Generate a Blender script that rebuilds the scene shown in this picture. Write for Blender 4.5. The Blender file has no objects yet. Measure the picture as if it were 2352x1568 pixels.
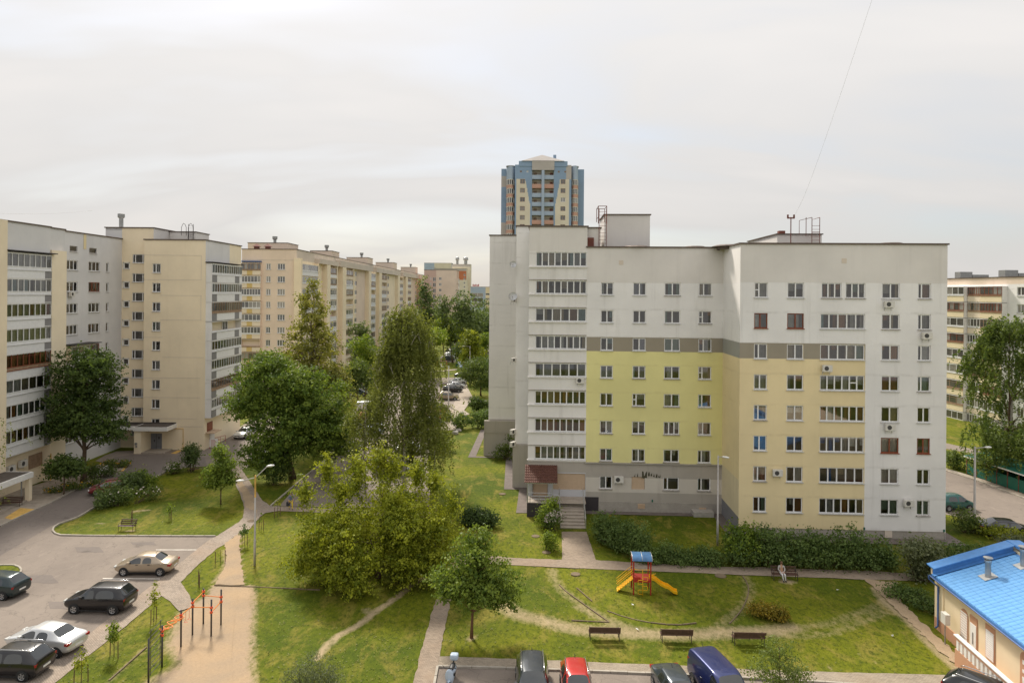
import bpy, bmesh, math, random
import numpy as np
from mathutils import Vector, Matrix
from mathutils.geometry import tessellate_polygon

# ------------------------------------------------------------------ camera, sky, sun, exposure
SC = bpy.context.scene
COL = SC.collection
F, EYE, ROLL = 1568.0, 22.0, 0.0075          # focal length in 2352-wide photo units, eye height, camera roll
cam_d = bpy.data.cameras.new('camera'); cam = bpy.data.objects.new('camera', cam_d); COL.objects.link(cam)
cam_d.lens = 24.0; cam_d.sensor_width = 36.0; cam_d.sensor_fit = 'HORIZONTAL'
cam_d.shift_y = -(784 - 673) / 2352.0
cam_d.clip_start = 0.2; cam_d.clip_end = 6000
cam.location = (0, 0, EYE); cam.rotation_euler = (math.pi / 2, -ROLL, 0)
SC.camera = cam
SC.view_settings.view_transform = 'Standard'; SC.view_settings.look = 'None'
SC.view_settings.exposure = 0.80; SC.view_settings.gamma = 1.0; SC.view_settings.use_curve_mapping = False
SC.render.engine = 'CYCLES'
SC.cycles.use_denoising = True
SC.cycles.max_bounces = 6; SC.cycles.diffuse_bounces = 3; SC.cycles.glossy_bounces = 3
SC.cycles.transparent_max_bounces = 8; SC.cycles.transmission_bounces = 4
SC.cycles.caustics_reflective = False; SC.cycles.caustics_refractive = False

TO_SUN = Vector((-0.42, 1.0, 1.12)).normalized()
SUN_EL = math.asin(TO_SUN.z); SUN_AZ = math.atan2(TO_SUN.x, TO_SUN.y)
world = bpy.data.worlds.new('World'); SC.world = world; world.use_nodes = True
wn = world.node_tree.nodes; wl = world.node_tree.links; wn.clear()
wo = wn.new('ShaderNodeOutputWorld'); bg = wn.new('ShaderNodeBackground'); bg.inputs[1].default_value = 0.1
sky = wn.new('ShaderNodeTexSky'); sky.sky_type = 'NISHITA'; sky.sun_disc = False
sky.sun_elevation = SUN_EL; sky.sun_rotation = SUN_AZ; sky.dust_density = 2.0; sky.air_density = 1.0
tc = wn.new('ShaderNodeTexCoord')
sep = wn.new('ShaderNodeSeparateXYZ'); wl.new(tc.outputs['Generated'], sep.inputs[0])
mx = wn.new('ShaderNodeMath'); mx.operation = 'MAXIMUM'; mx.inputs[1].default_value = 0.0; wl.new(sep.outputs[2], mx.inputs[0])
ad = wn.new('ShaderNodeMath'); ad.operation = 'ADD'; ad.inputs[1].default_value = 0.34; wl.new(mx.outputs[0], ad.inputs[0])
dx = wn.new('ShaderNodeMath'); dx.operation = 'DIVIDE'; wl.new(sep.outputs[0], dx.inputs[0]); wl.new(ad.outputs[0], dx.inputs[1])
dy = wn.new('ShaderNodeMath'); dy.operation = 'DIVIDE'; wl.new(sep.outputs[1], dy.inputs[0]); wl.new(ad.outputs[0], dy.inputs[1])
cb = wn.new('ShaderNodeCombineXYZ'); wl.new(dx.outputs[0], cb.inputs[0]); wl.new(dy.outputs[0], cb.inputs[1])
mp = wn.new('ShaderNodeMapping'); mp.inputs['Rotation'].default_value = (0, 0, math.radians(28)); mp.inputs['Scale'].default_value = (0.55, 1.5, 1)
mp.inputs['Location'].default_value = (0.75, 0.4, 0)
wl.new(cb.outputs[0], mp.inputs[0])
nz = wn.new('ShaderNodeTexNoise'); nz.inputs['Scale'].default_value = 1.25; nz.inputs['Detail'].default_value = 4; nz.inputs['Roughness'].default_value = 0.5
nz.inputs['Distortion'].default_value = 0.4
wl.new(mp.outputs[0], nz.inputs[0])
cr = wn.new('ShaderNodeValToRGB')           # opacity of the cloud veil
cr.color_ramp.elements[0].position = 0.34; cr.color_ramp.elements[0].color = (0.64, 0.64, 0.64, 1)
cr.color_ramp.elements[1].position = 0.54; cr.color_ramp.elements[1].color = (0.97, 0.97, 0.97, 1)
wl.new(nz.outputs[0], cr.inputs[0])
cc = wn.new('ShaderNodeValToRGB')           # cloud brightness
cc.color_ramp.elements[0].position = 0.30; cc.color_ramp.elements[0].color = (0.70, 0.71, 0.725, 1)
cc.color_ramp.elements[1].position = 0.68; cc.color_ramp.elements[1].color = (0.93, 0.89, 0.855, 1)
e = cc.color_ramp.elements.new(0.47); e.color = (0.81, 0.795, 0.78, 1)
wl.new(nz.outputs[0], cc.inputs[0])
up = wn.new('ShaderNodeVectorMath'); up.operation = 'SCALE'; wl.new(cc.outputs[0], up.inputs[0])
zg = wn.new('ShaderNodeMath'); zg.operation = 'MULTIPLY_ADD'; zg.inputs[1].default_value = 3.9; zg.inputs[2].default_value = 4.55; wl.new(mx.outputs[0], zg.inputs[0]); wl.new(zg.outputs[0], up.inputs[3])      # overcast sky: brighter towards the zenith
mixw = wn.new('ShaderNodeMix'); mixw.data_type = 'RGBA'; mixw.clamp_result = False; mixw.clamp_factor = True
wl.new(cr.outputs[0], mixw.inputs[0]); wl.new(sky.outputs[0], mixw.inputs[6]); wl.new(up.outputs[0], mixw.inputs[7])
wl.new(mixw.outputs[2], bg.inputs[0]); wl.new(bg.outputs[0], wo.inputs[0])
sun_d = bpy.data.lights.new('sun', 'SUN'); sun = bpy.data.objects.new('sun', sun_d); COL.objects.link(sun)
sun_d.energy = 3.0; sun_d.angle = math.radians(9); sun_d.color = (1.0, 0.93, 0.82)
sun.rotation_euler = (-TO_SUN).to_track_quat('-Z', 'Y').to_euler()

# ------------------------------------------------------------------ helpers
RNG = random.Random(7)
def ray(u, v):
    c, s = math.cos(ROLL), math.sin(ROLL); du, dv = u - 1176.0, v - 673.0
    return (du * c + dv * s) / F, -(-du * s + dv * c) / F
def G(u, v, z=0.0):
    """ground point (x, y) seen at photo position (u, v) when the surface there lies at height z"""
    a, b = ray(u, v); Y = (z - EYE) / b; return (a * Y, Y)
def at(u, v, Y):
    a, b = ray(u, v); return Vector((a * Y, Y, EYE + b * Y))
def lerp(a, b, t): return a + (b - a) * t

class MB:
    """collects shapes, then becomes ONE mesh object"""
    def __init__(s): s.v = []; s.f = []; s.m = []
    def add(s, vs, fs, mi=0):
        b = len(s.v); s.v.extend([tuple(p) for p in vs]); s.f.extend([tuple(i + b for i in f) for f in fs]); s.m.extend([mi] * len(fs)); return s
    def quad(s, a, b, c, d, mi=0): return s.add([a, b, c, d], [(0, 1, 2, 3)], mi)
    def box(s, x0, x1, y0, y1, z0, z1, mi=0, M=None):
        vs = [(x0, y0, z0), (x1, y0, z0), (x1, y1, z0), (x0, y1, z0), (x0, y0, z1), (x1, y0, z1), (x1, y1, z1), (x0, y1, z1)]
        if M is not None: vs = [M @ Vector(p) for p in vs]
        return s.add(vs, [(0, 3, 2, 1), (4, 5, 6, 7), (0, 1, 5, 4), (1, 2, 6, 5), (2, 3, 7, 6), (3, 0, 4, 7)], mi)
    def tube(s, pts, r, n=8, mi=0, cap=True):
        pts = [Vector(p) for p in pts]; rs = r if isinstance(r, (list, tuple)) else [r] * len(pts)
        b = len(s.v); up0 = None
        for i, p in enumerate(pts):
            d = (pts[min(i + 1, len(pts) - 1)] - pts[max(i - 1, 0)])
            d = d.normalized() if d.length > 1e-9 else Vector((0, 0, 1))
            if up0 is None: up0 = Vector((1, 0, 0)) if abs(d.x) < .9 else Vector((0, 1, 0))
            x = (up0 - d * up0.dot(d)).normalized(); up0 = x; y = d.cross(x)
            for k in range(n):
                a = 2 * math.pi * k / n; s.v.append(tuple(p + (x * math.cos(a) + y * math.sin(a)) * rs[i]))
        for i in range(len(pts) - 1):
            for k in range(n):
                k2 = (k + 1) % n; s.f.append((b + i * n + k, b + i * n + k2, b + (i + 1) * n + k2, b + (i + 1) * n + k)); s.m.append(mi)
        if cap:
            s.f.append(tuple(b + k for k in reversed(range(n)))); s.m.append(mi)
            s.f.append(tuple(b + (len(pts) - 1) * n + k for k in range(n))); s.m.append(mi)
        return s
    def lathe(s, prof, n=16, M=None, mi=0):
        b = len(s.v)
        for r, z in prof:
            for k in range(n):
                a = 2 * math.pi * k / n; p = Vector((r * math.cos(a), r * math.sin(a), z)); s.v.append(tuple(M @ p if M is not None else p))
        for i in range(len(prof) - 1):
            for k in range(n):
                k2 = (k + 1) % n; s.f.append((b + i * n + k, b + i * n + k2, b + (i + 1) * n + k2, b + (i + 1) * n + k)); s.m.append(mi)
        return s
    def prism(s, poly, z0, z1, mi=0, M=None):
        n = len(poly); vs = [(x, y, z0) for x, y in poly] + [(x, y, z1) for x, y in poly]
        if M is not None: vs = [M @ Vector(p) for p in vs]
        fs = [tuple(reversed(range(n))), tuple(range(n, 2 * n))] + [(i, (i + 1) % n, n + (i + 1) % n, n + i) for i in range(n)]
        return s.add(vs, fs, mi)
    def mesh(s, name, mats, smooth=False):
        me = bpy.data.meshes.new(name); me.from_pydata(s.v, [], s.f)
        for m in (mats if isinstance(mats, (list, tuple)) else [mats]): me.materials.append(m)
        if any(s.m): me.polygons.foreach_set('material_index', s.m)
        if smooth: me.polygons.foreach_set('use_smooth', [True] * len(s.f))
        me.update(); return me
def link(name, data, parent=None, loc=(0, 0, 0), rz=0.0):
    o = bpy.data.objects.new(name, data); COL.objects.link(o)
    if parent is not None: o.parent = parent
    o.location = loc
    if rz: o.rotation_euler = (0, 0, rz)
    return o
def obj(name, mb, mats, parent=None, loc=(0, 0, 0), rz=0.0, smooth=False): return link(name, mb.mesh(name, mats, smooth), parent, loc, rz)
def tag(o, label=None, cat=None, group=None, kind=None):
    if label: o['label'] = label
    if cat: o['category'] = cat
    if group: o['group'] = group
    if kind: o['kind'] = kind
    return o
def thing(name, label, cat, loc=(0, 0, 0), rz=0.0, group=None):
    o = link(name, None, None, loc, rz); o.empty_display_size = .3; return tag(o, label, cat, group)
def copy_tree(o, parent=None):
    c = o.copy(); COL.objects.link(c); c.parent = parent
    for ch in [q for q in o.children]: copy_tree(ch, c)
    return c
CACHE = {}
def cached(key, fn):
    if key not in CACHE: CACHE[key] = fn()
    return CACHE[key]

# ------------------------------------------------------------------ materials
def new_mat(name):
    m = bpy.data.materials.new(name); m.use_nodes = True; nt = m.node_tree; b = nt.nodes['Principled BSDF']; return m, nt, b
def mixrgb(nt, fac, a, b, mode='MIX'):
    n = nt.nodes.new('ShaderNodeMix'); n.data_type = 'RGBA'; n.blend_type = mode; n.clamp_factor = True
    for i, x in ((0, fac), (6, a), (7, b)):
        if hasattr(x, 'is_output'): nt.links.new(x, n.inputs[i])
        elif i == 0: n.inputs[0].default_value = x
        else: n.inputs[i].default_value = (*x, 1) if len(x) == 3 else x
    return n.outputs[2]
def noise(nt, scale, detail=4, rough=.55, vec=None, dist=0.0):
    n = nt.nodes.new('ShaderNodeTexNoise'); n.inputs['Scale'].default_value = scale; n.inputs['Detail'].default_value = detail
    n.inputs['Roughness'].default_value = rough; n.inputs['Distortion'].default_value = dist
    if vec is not None: nt.links.new(vec, n.inputs['Vector'])
    return n.outputs[0]
def ramp(nt, x, p0, p1, c0=0.0, c1=1.0):
    n = nt.nodes.new('ShaderNodeMapRange'); n.clamp = True
    n.inputs[1].default_value = p0; n.inputs[2].default_value = p1; n.inputs[3].default_value = c0; n.inputs[4].default_value = c1
    nt.links.new(x, n.inputs[0]); return n.outputs[0]
def wpos(nt, scale=(1, 1, 1), rot=(0, 0, 0)):
    g = nt.nodes.new('ShaderNodeNewGeometry'); m = nt.nodes.new('ShaderNodeMapping')
    m.inputs['Scale'].default_value = scale; m.inputs['Rotation'].default_value = rot
    nt.links.new(g.outputs['Position'], m.inputs[0]); return m.outputs[0]
def math_(nt, op, a, b=None):
    n = nt.nodes.new('ShaderNodeMath'); n.operation = op
    for i, x in enumerate((a, b)):
        if x is None: continue
        if hasattr(x, 'is_output'): nt.links.new(x, n.inputs[i])
        else: n.inputs[i].default_value = x
    return n.outputs[0]
def bump(nt, b, h, strength=.3, dist=.02):
    n = nt.nodes.new('ShaderNodeBump'); n.inputs['Strength'].default_value = strength; n.inputs['Distance'].default_value = dist
    nt.links.new(h, n.inputs['Height']); nt.links.new(n.outputs[0], b.inputs['Normal'])
def simple(name, col, rough=.6, metal=0.0, var=.08, scale=3.0, spec=.4, coat=0.0, bumps=0.0):
    m, nt, b = new_mat(name)
    b.inputs['Roughness'].default_value = rough; b.inputs['Metallic'].default_value = metal; b.inputs['Specular IOR Level'].default_value = spec
    b.inputs['Coat Weight'].default_value = coat; b.inputs['Coat Roughness'].default_value = .05
    if var:
        n = noise(nt, scale, 4, .6, wpos(nt)); f = ramp(nt, n, .3, .7)
        c = mixrgb(nt, f, tuple(max(0, x * (1 - var)) for x in col), tuple(min(1, x * (1 + var)) for x in col))
        nt.links.new(c, b.inputs['Base Color'])
        if bumps: bump(nt, b, n, bumps, .02)
    else: b.inputs['Base Color'].default_value = (*col, 1)
    return m
def plaster(name, col, stain=(.33, .30, .26), amt=.35, rough=.9, joint=None):
    """painted render: blotches, rain streaks and patched strips"""
    m, nt, b = new_mat(name); b.inputs['Roughness'].default_value = rough; b.inputs['Specular IOR Level'].default_value = .2
    big = noise(nt, .22, 5, .6, wpos(nt)); f = ramp(nt, big, .35, .68)
    c = mixrgb(nt, f, tuple(x * .93 for x in col), tuple(min(1, x * 1.05) for x in col))
    st = noise(nt, 1.0, 6, .65, wpos(nt, (1.1, 1.1, .09))); sf = ramp(nt, st, .55, .80, 0, amt)
    c = mixrgb(nt, sf, c, stain)
    hz = noise(nt, 1.0, 5, .7, wpos(nt, (.16, .16, 1.4))); hf = ramp(nt, hz, .57, .75, 0, amt * .6)
    c = mixrgb(nt, hf, c, tuple(lerp(x, y, .45) for x, y in zip(col, stain)))
    if joint is not None:      # dirt and patching along the panel joints of every storey
        g = nt.nodes.new('ShaderNodeNewGeometry'); sp = nt.nodes.new('ShaderNodeSeparateXYZ'); nt.links.new(g.outputs['Position'], sp.inputs[0])
        wob = math_(nt, 'MULTIPLY', noise(nt, .8, 4, .6, wpos(nt)), .35)
        fz = math_(nt, 'ABSOLUTE', math_(nt, 'SUBTRACT', math_(nt, 'FRACT', math_(nt, 'DIVIDE', math_(nt, 'ADD', math_(nt, 'SUBTRACT', sp.outputs[2], joint), wob), 2.8)), .5))
        jf = math_(nt, 'MULTIPLY', ramp(nt, fz, .02, .055, 1, 0), ramp(nt, noise(nt, .5, 5, .7, wpos(nt, (1, 1, .5))), .42, .66, 0, .5))
        c = mixrgb(nt, jf, c, tuple(lerp(x, y, .5) for x, y in zip(col, stain)))
    nt.links.new(c, b.inputs['Base Color'])
    bump(nt, b, noise(nt, 9, 5, .6, wpos(nt)), .12, .02); return m
def concrete(name, col, scale=.6):
    m, nt, b = new_mat(name); b.inputs['Roughness'].default_value = .9; b.inputs['Specular IOR Level'].default_value = .2
    n = noise(nt, scale, 7, .65, wpos(nt)); n2 = noise(nt, scale * 9, 4, .6, wpos(nt))
    c = mixrgb(nt, ramp(nt, n, .3, .7), tuple(x * .78 for x in col), tuple(min(1, x * 1.15) for x in col))
    c = mixrgb(nt, ramp(nt, n2, .4, .75, 0, .5), c, tuple(x * .72 for x in col))
    nt.links.new(c, b.inputs['Base Color']); bump(nt, b, n2, .25, .02); return m

M = {}
M['white_wall'] = plaster('white_wall', (.80, .77, .735), joint=19.2)
M['white_wall2'] = plaster('white_wall_clean', (.83, .805, .78), amt=.3, joint=19.2)
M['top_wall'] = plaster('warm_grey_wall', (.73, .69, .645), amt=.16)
M['top_wall_lit'] = plaster('sunlit_top_wall', (.83, .80, .765), amt=.2)  # lighter copy of the top wall: sunlight on the step side put into the colour
M['band'] = plaster('taupe_band', (.33, .29, .225), amt=.15)
M['lime'] = plaster('lime_yellow_wall', (.78, .72, .33), stain=(.5, .42, .2), amt=.12, joint=19.2)
M['ochre'] = plaster('ochre_yellow_wall', (.81, .67, .40), stain=(.5, .38, .2), amt=.16, joint=19.2)
M['grey_wall'] = plaster('grey_base_wall', (.44, .40, .35), stain=(.2, .18, .15), amt=.35)
M['pale_base'] = plaster('pale_base_panel', (.62, .57, .50), stain=(.3, .26, .22), amt=.3)
M['plinth'] = concrete('plinth_grey', (.40, .365, .32))
M['plinth_dark'] = simple('dark_plinth_paint', (.045, .038, .04), .7)
M['plinth_slate'] = simple('slate_plinth_paint', (.21, .205, .215), .8)
M['cream'] = plaster('cream_wall', (.87, .735, .53), stain=(.45, .36, .24), amt=.16)
M['cream2'] = plaster('pale_cream_wall', (.88, .755, .555), stain=(.5, .4, .27), amt=.12)
M['cool_grey'] = plaster('cool_grey_wall', (.69, .67, .655), stain=(.36, .34, .33), amt=.14)
M['bpanel'] = simple('white_balcony_panel', (.78, .765, .75), .55, var=.05)
M['bpanel_g'] = simple('grey_balcony_panel', (.235, .225, .225), .55, var=.05)
M['pink'] = plaster('pinkish_wall', (.79, .64, .51), stain=(.36, .28, .22), amt=.16)
M['pink2'] = plaster('faded_pink_wall', (.62, .445, .365), stain=(.36, .27, .22), amt=.14)
M['peach'] = plaster('peach_balcony', (.80, .68, .53), stain=(.45, .35, .24), amt=.2)
M['attic'] = plaster('brownish_attic', (.66, .57, .475), stain=(.3, .25, .2), amt=.3)
M['butter'] = plaster('butter_yellow_balcony', (.80, .68, .46), stain=(.5, .38, .2), amt=.12)
M['tblue'] = plaster('tower_blue', (.27, .37, .50), stain=(.25, .28, .3), amt=.14)
M['tblue2'] = plaster('tower_pale_blue', (.40, .48, .58), stain=(.3, .3, .32), amt=.14)
M['tcream'] = plaster('tower_cream', (.72, .65, .51), stain=(.4, .34, .26), amt=.15)
M['tred'] = plaster('tower_terracotta', (.56, .34, .26), stain=(.3, .2, .15), amt=.15)
M['tgrey'] = plaster('tower_grey', (.50, .46, .42), stain=(.28, .25, .22), amt=.2)
M['orange'] = plaster('orange_attic', (.55, .20, .10), amt=.1)
M['interior'] = simple('dim_room', (.34, .29, .24), .9, var=.2, scale=.7)
M['frame'] = simple('white_window_plastic', (.80, .79, .77), .4, var=.03)
M['frame_brown'] = simple('brown_window_wood', (.23, .065, .03), .5, var=.15)
M['frame_old'] = simple('old_wood_frame', (.33, .22, .14), .7, var=.25)
M['sill'] = simple('sheet_metal_sill', (.62, .61, .59), .45, metal=.3, var=.1)
M['sill_dark'] = simple('grey_sill', (.36, .33, .30), .6, var=.15)
M['roofing'] = concrete('roofing_felt', (.085, .078, .072))
M['flash'] = simple('brown_metal_flashing', (.13, .095, .075), .5, metal=.4)
M['rust'] = simple('rusty_red_metal', (.19, .06, .04), .65, var=.3)
M['zinc'] = simple('zinc_metal', (.33, .33, .32), .45, metal=.5, var=.15)
M['steel'] = simple('galvanised_steel', (.50, .50, .49), .4, metal=.6, var=.1)
M['lamp_post'] = concrete('lamp_post_paint', (.47, .44, .41), 2)
M['lamp_head'] = simple('white_lamp_head', (.78, .77, .75), .35, var=.03)
M['ac'] = simple('air_conditioner_casing', (.66, .63, .57), .5, var=.06)
M['black'] = simple('black_plastic', (.02, .02, .021), .5, var=.1)
M['grille'] = simple('dark_grille', (.06, .057, .054), .5)
M['asphalt_dark'] = concrete('blind_area_asphalt', (.17, .142, .125), 1.2)
M['shutter'] = simple('beige_roller_shutter', (.56, .41, .28), .6, var=.05)
M['slate_door'] = simple('grey_steel_door', (.20, .205, .225), .5, var=.08)
M['wood'] = simple('brown_bench_wood', (.095, .05, .036), .55, var=.25, scale=6)
M['dark_metal'] = simple('dark_brown_metal', (.055, .042, .038), .5, var=.15)
M['post_grey'] = simple('charcoal_post', (.055, .05, .05), .45, var=.1)
M['orange_pipe'] = simple('orange_pipe', (.72, .22, .03), .4, var=.06)
M['red_clamp'] = simple('red_orange_clamp', (.75, .10, .03), .4, var=.06)
M['play_red'] = simple('red_play_paint', (.38, .03, .025), .45, var=.1)
M['play_yellow'] = simple('yellow_play_paint', (.78, .42, .012), .4, var=.08)
M['play_blue'] = simple('blue_play_roof', (.06, .16, .32), .35, var=.25, scale=2)
M['step_stone'] = concrete('stair_concrete', (.42, .36, .30), 1.5)
M['kerb'] = concrete('kerb_stone', (.40, .36, .30), 1.4)
M['brown_tile'] = simple('brown_roof_tile', (.115, .052, .038), .7, var=.3, scale=5, spec=.2)
M['blue_tile'] = simple('blue_metal_tile', (.13, .34, .64), .38, var=.09, scale=2.5, spec=.5)
M['blue_metal'] = simple('blue_sheet_metal', (.085, .25, .56), .4, var=.12, spec=.5)
M['blue_pipe'] = simple('dark_blue_pipe', (.055, .12, .30), .45, var=.1)
M['sand_wall'] = plaster('warm_cream_render', (.82, .68, .46), stain=(.6, .48, .32), amt=.08)
M['terra'] = plaster('terracotta_base', (.56, .31, .19), stain=(.4, .25, .17), amt=.15)
M['white_paint'] = simple('white_paint', (.80, .78, .74), .6, var=.06)
M['green_sheet'] = simple('dark_green_sheet', (.012, .125, .085), .5, var=.12)
M['green_roof'] = simple('green_roof_sheet', (.03, .16, .115), .5, var=.12)
M['stone'] = concrete('grey_stone', (.42, .39, .35), 2)
M['soil'] = concrete('dug_soil', (.19, .145, .095), 2.5)
M['litter'] = simple('white_litter', (.8, .8, .8), .6)
M['terrace'] = concrete('asphalt_roof', (.115, .098, .085), 1.1)
def glass(name, tint, refl=1.0):
    m = bpy.data.materials.new(name); m.use_nodes = True; nt = m.node_tree; nt.nodes.clear()
    o = nt.nodes.new('ShaderNodeOutputMaterial'); mixs = nt.nodes.new('ShaderNodeMixShader')
    t = nt.nodes.new('ShaderNodeBsdfTransparent'); t.inputs[0].default_value = (*tint, 1)
    g = nt.nodes.new('ShaderNodeBsdfGlossy'); g.inputs['Roughness'].default_value = .03; g.inputs[0].default_value = (refl, refl, refl, 1)
    fr = nt.nodes.new('ShaderNodeFresnel'); fr.inputs[0].default_value = 1.95
    nt.links.new(fr.outputs[0], mixs.inputs[0]); nt.links.new(t.outputs[0], mixs.inputs[1]); nt.links.new(g.outputs[0], mixs.inputs[2])
    nt.links.new(mixs.outputs[0], o.inputs[0]); return m
M['glass'] = glass('window_glass', (.80, .82, .80))
M['far_glass'] = simple('dark_window_glass', (.085, .078, .07), .12, var=.5, scale=.35, spec=.6)
M['far_glass2'] = simple('curtained_window_glass', (.27, .25, .22), .2, var=.35, scale=.35, spec=.5)
M['car_glass'] = simple('car_glass', (.022, .025, .025), .06, var=.2, spec=.7)
M['car_glass'].node_tree.nodes['Principled BSDF'].inputs['IOR'].default_value = 1.7
for q_ in ('far_glass', 'far_glass2'): M[q_].node_tree.nodes['Principled BSDF'].inputs['IOR'].default_value = 1.9
M['rubber'] = simple('tyre_rubber', (.016, .016, .016), .8)
M['rim'] = simple('alloy_rim', (.42, .42, .42), .35, metal=.7)
M['plate'] = simple('number_plate', (.75, .74, .71), .5)
M['tail'] = simple('tail_light_red', (.30, .012, .010), .2)
M['head'] = simple('head_light_clear', (.55, .55, .53), .1)
M['chrome'] = simple('chrome_trim', (.6, .6, .6), .2, metal=.9, var=.03)
for nm, c in dict(white=(.80, .78, .74), sheer=(.58, .55, .50), green=(.32, .42, .32), brown=(.40, .20, .09), orange=(.58, .26, .09), blue=(.05, .16, .50), grey=(.38, .36, .34), tan=(.60, .47, .30), red=(.32, .09, .06), teal=(.33, .48, .48), lilac=(.48, .48, .58)).items():
    M['cur_' + nm] = simple(nm + '_curtain', c, .9, var=.15, scale=2)
# ------------------------------------------------------------------ ground, roads, paths
def smooth_poly(pts, n=4, closed=False):
    out = []; N = len(pts)
    rngi = range(N if closed else N - 1)
    for i in rngi:
        p = [np.array(pts[(i + k) % N] if closed else pts[max(0, min(N - 1, i + k))], float) for k in (-1, 0, 1, 2)]
        for k in range(n):
            t = k / n
            out.append(tuple(.5 * ((2 * p[1]) + (-p[0] + p[2]) * t + (2 * p[0] - 5 * p[1] + 4 * p[2] - p[3]) * t * t + (-p[0] + 3 * p[1] - 3 * p[2] + p[3]) * t ** 3)))
    if not closed: out.append(tuple(pts[-1]))
    return out
def GP(pts): return [G(u, v) for u, v in pts]
def ragged(pts, amp, step, seed):
    r = random.Random(seed); out = []
    for i in range(len(pts)):
        a = np.array(pts[i]); b = np.array(pts[(i + 1) % len(pts)]); L = np.linalg.norm(b - a); n = max(1, int(L / step))
        nrm = np.array([-(b - a)[1], (b - a)[0]]) / max(L, 1e-6)
        for k in range(n): out.append(tuple(a + (b - a) * k / n + nrm * r.uniform(-amp, amp)))
    return out
def sheet(name, pts, z, mat, kind='structure', rag=0.0, step=.5, seed=1):
    if rag: pts = ragged(pts, rag, step, seed)
    tri = tessellate_polygon([[Vector((x, y, 0)) for x, y in pts]])
    mb = MB(); mb.add([(x, y, z) for x, y in pts], [tuple(t) for t in tri])
    o = obj(name, mb, mat); me = o.data
    # all faces up
    for p in me.polygons:
        if p.normal.z < 0: p.flip()
    return tag(o, kind=kind)

def asphalt(name, col, dusty):
    m, nt, b = new_mat(name); b.inputs['Roughness'].default_value = .88; b.inputs['Specular IOR Level'].default_value = .25
    n1 = noise(nt, .16, 6, .65, wpos(nt, (1, .45, 1), (0, 0, .5))); n2 = noise(nt, 1.3, 7, .7, wpos(nt)); n3 = noise(nt, 22, 3, .6, wpos(nt))
    c = mixrgb(nt, ramp(nt, n1, .35, .66), col, dusty)
    c = mixrgb(nt, ramp(nt, n2, .52, .75, 0, .45), c, tuple(x * .62 for x in col))
    c = mixrgb(nt, ramp(nt, n3, .35, .7, 0, .35), c, tuple(min(1, x * 1.35) for x in dusty))
    vor = nt.nodes.new('ShaderNodeTexVoronoi'); vor.feature = 'DISTANCE_TO_EDGE'; vor.inputs['Scale'].default_value = .22
    wv = nt.nodes.new('ShaderNodeVectorMath'); wv.operation = 'ADD'
    nn = nt.nodes.new('ShaderNodeTexNoise'); nn.inputs['Scale'].default_value = .8; nn.inputs['Detail'].default_value = 5; nt.links.new(wpos(nt), nn.inputs['Vector'])
    sc = nt.nodes.new('ShaderNodeVectorMath'); sc.operation = 'SCALE'; sc.inputs[3].default_value = 2.2; nt.links.new(nn.outputs[1], sc.inputs[0])
    nt.links.new(wpos(nt), wv.inputs[0]); nt.links.new(sc.outputs[0], wv.inputs[1]); nt.links.new(wv.outputs[0], vor.inputs['Vector'])
    c = mixrgb(nt, ramp(nt, vor.outputs[0], .002, .007, .4, 0), c, tuple(x * .45 for x in col))
    sp_ = noise(nt, .55, 3, .5, wpos(nt)); c = mixrgb(nt, ramp(nt, sp_, .66, .72, 0, .45), c, tuple(x * .4 for x in col))
    lt = noise(nt, .9, 6, .75, wpos(nt, (1, .35, 1), (0, 0, .9))); c = mixrgb(nt, ramp(nt, lt, .58, .74, 0, .4), c, tuple(min(1, x * 1.6) for x in dusty))
    nt.links.new(c, b.inputs['Base Color']); bump(nt, b, n3, .3, .01); return m
M['asphalt'] = asphalt('old_asphalt', (.165, .136, .115), (.235, .195, .16))
M['asphalt2'] = asphalt('newer_asphalt', (.14, .118, .104), (.185, .155, .134))
def paving(name, col, bx=.22, by=.11, rot=0.0):
    m, nt, b = new_mat(name); b.inputs['Roughness'].default_value = .9; b.inputs['Specular IOR Level'].default_value = .2
    br = nt.nodes.new('ShaderNodeTexBrick'); br.inputs['Scale'].default_value = 1.0; br.inputs['Brick Width'].default_value = bx; br.inputs['Row Height'].default_value = by
    br.inputs['Mortar Size'].default_value = .007; br.inputs['Mortar Smooth'].default_value = .3; br.inputs['Bias'].default_value = 0
    br.inputs['Color1'].default_value = (*[x * .82 for x in col], 1); br.inputs['Color2'].default_value = (*[x * 1.14 for x in col], 1); br.inputs['Mortar'].default_value = (*[x * .42 for x in col], 1)
    nt.links.new(wpos(nt, (1, 1, 1), (0, 0, rot)), br.inputs['Vector'])
    n1 = noise(nt, .7, 6, .65, wpos(nt)); c = mixrgb(nt, ramp(nt, n1, .4, .72, 0, .55), br.outputs[0], tuple(x * 1.3 for x in col))
    n2 = noise(nt, .25, 5, .6, wpos(nt)); c = mixrgb(nt, ramp(nt, n2, .5, .75, 0, .4), c, (col[0] * 1.05, col[1] * .86, col[2] * .7))
    nt.links.new(c, b.inputs['Base Color']); bump(nt, b, br.outputs[1], .5, -.01); return m
M['paver'] = paving('grey_pavers', (.30, .245, .195), rot=.75)
M['paver_c'] = paving('worn_pavers', (.285, .225, .17), rot=.1)
M['paver_s'] = paving('strip_pavers', (.30, .25, .19), bx=.2, by=.1, rot=0.04)
M['slabs'] = paving('concrete_slabs', (.33, .28, .225), bx=.5, by=.5, rot=.0)
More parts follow.
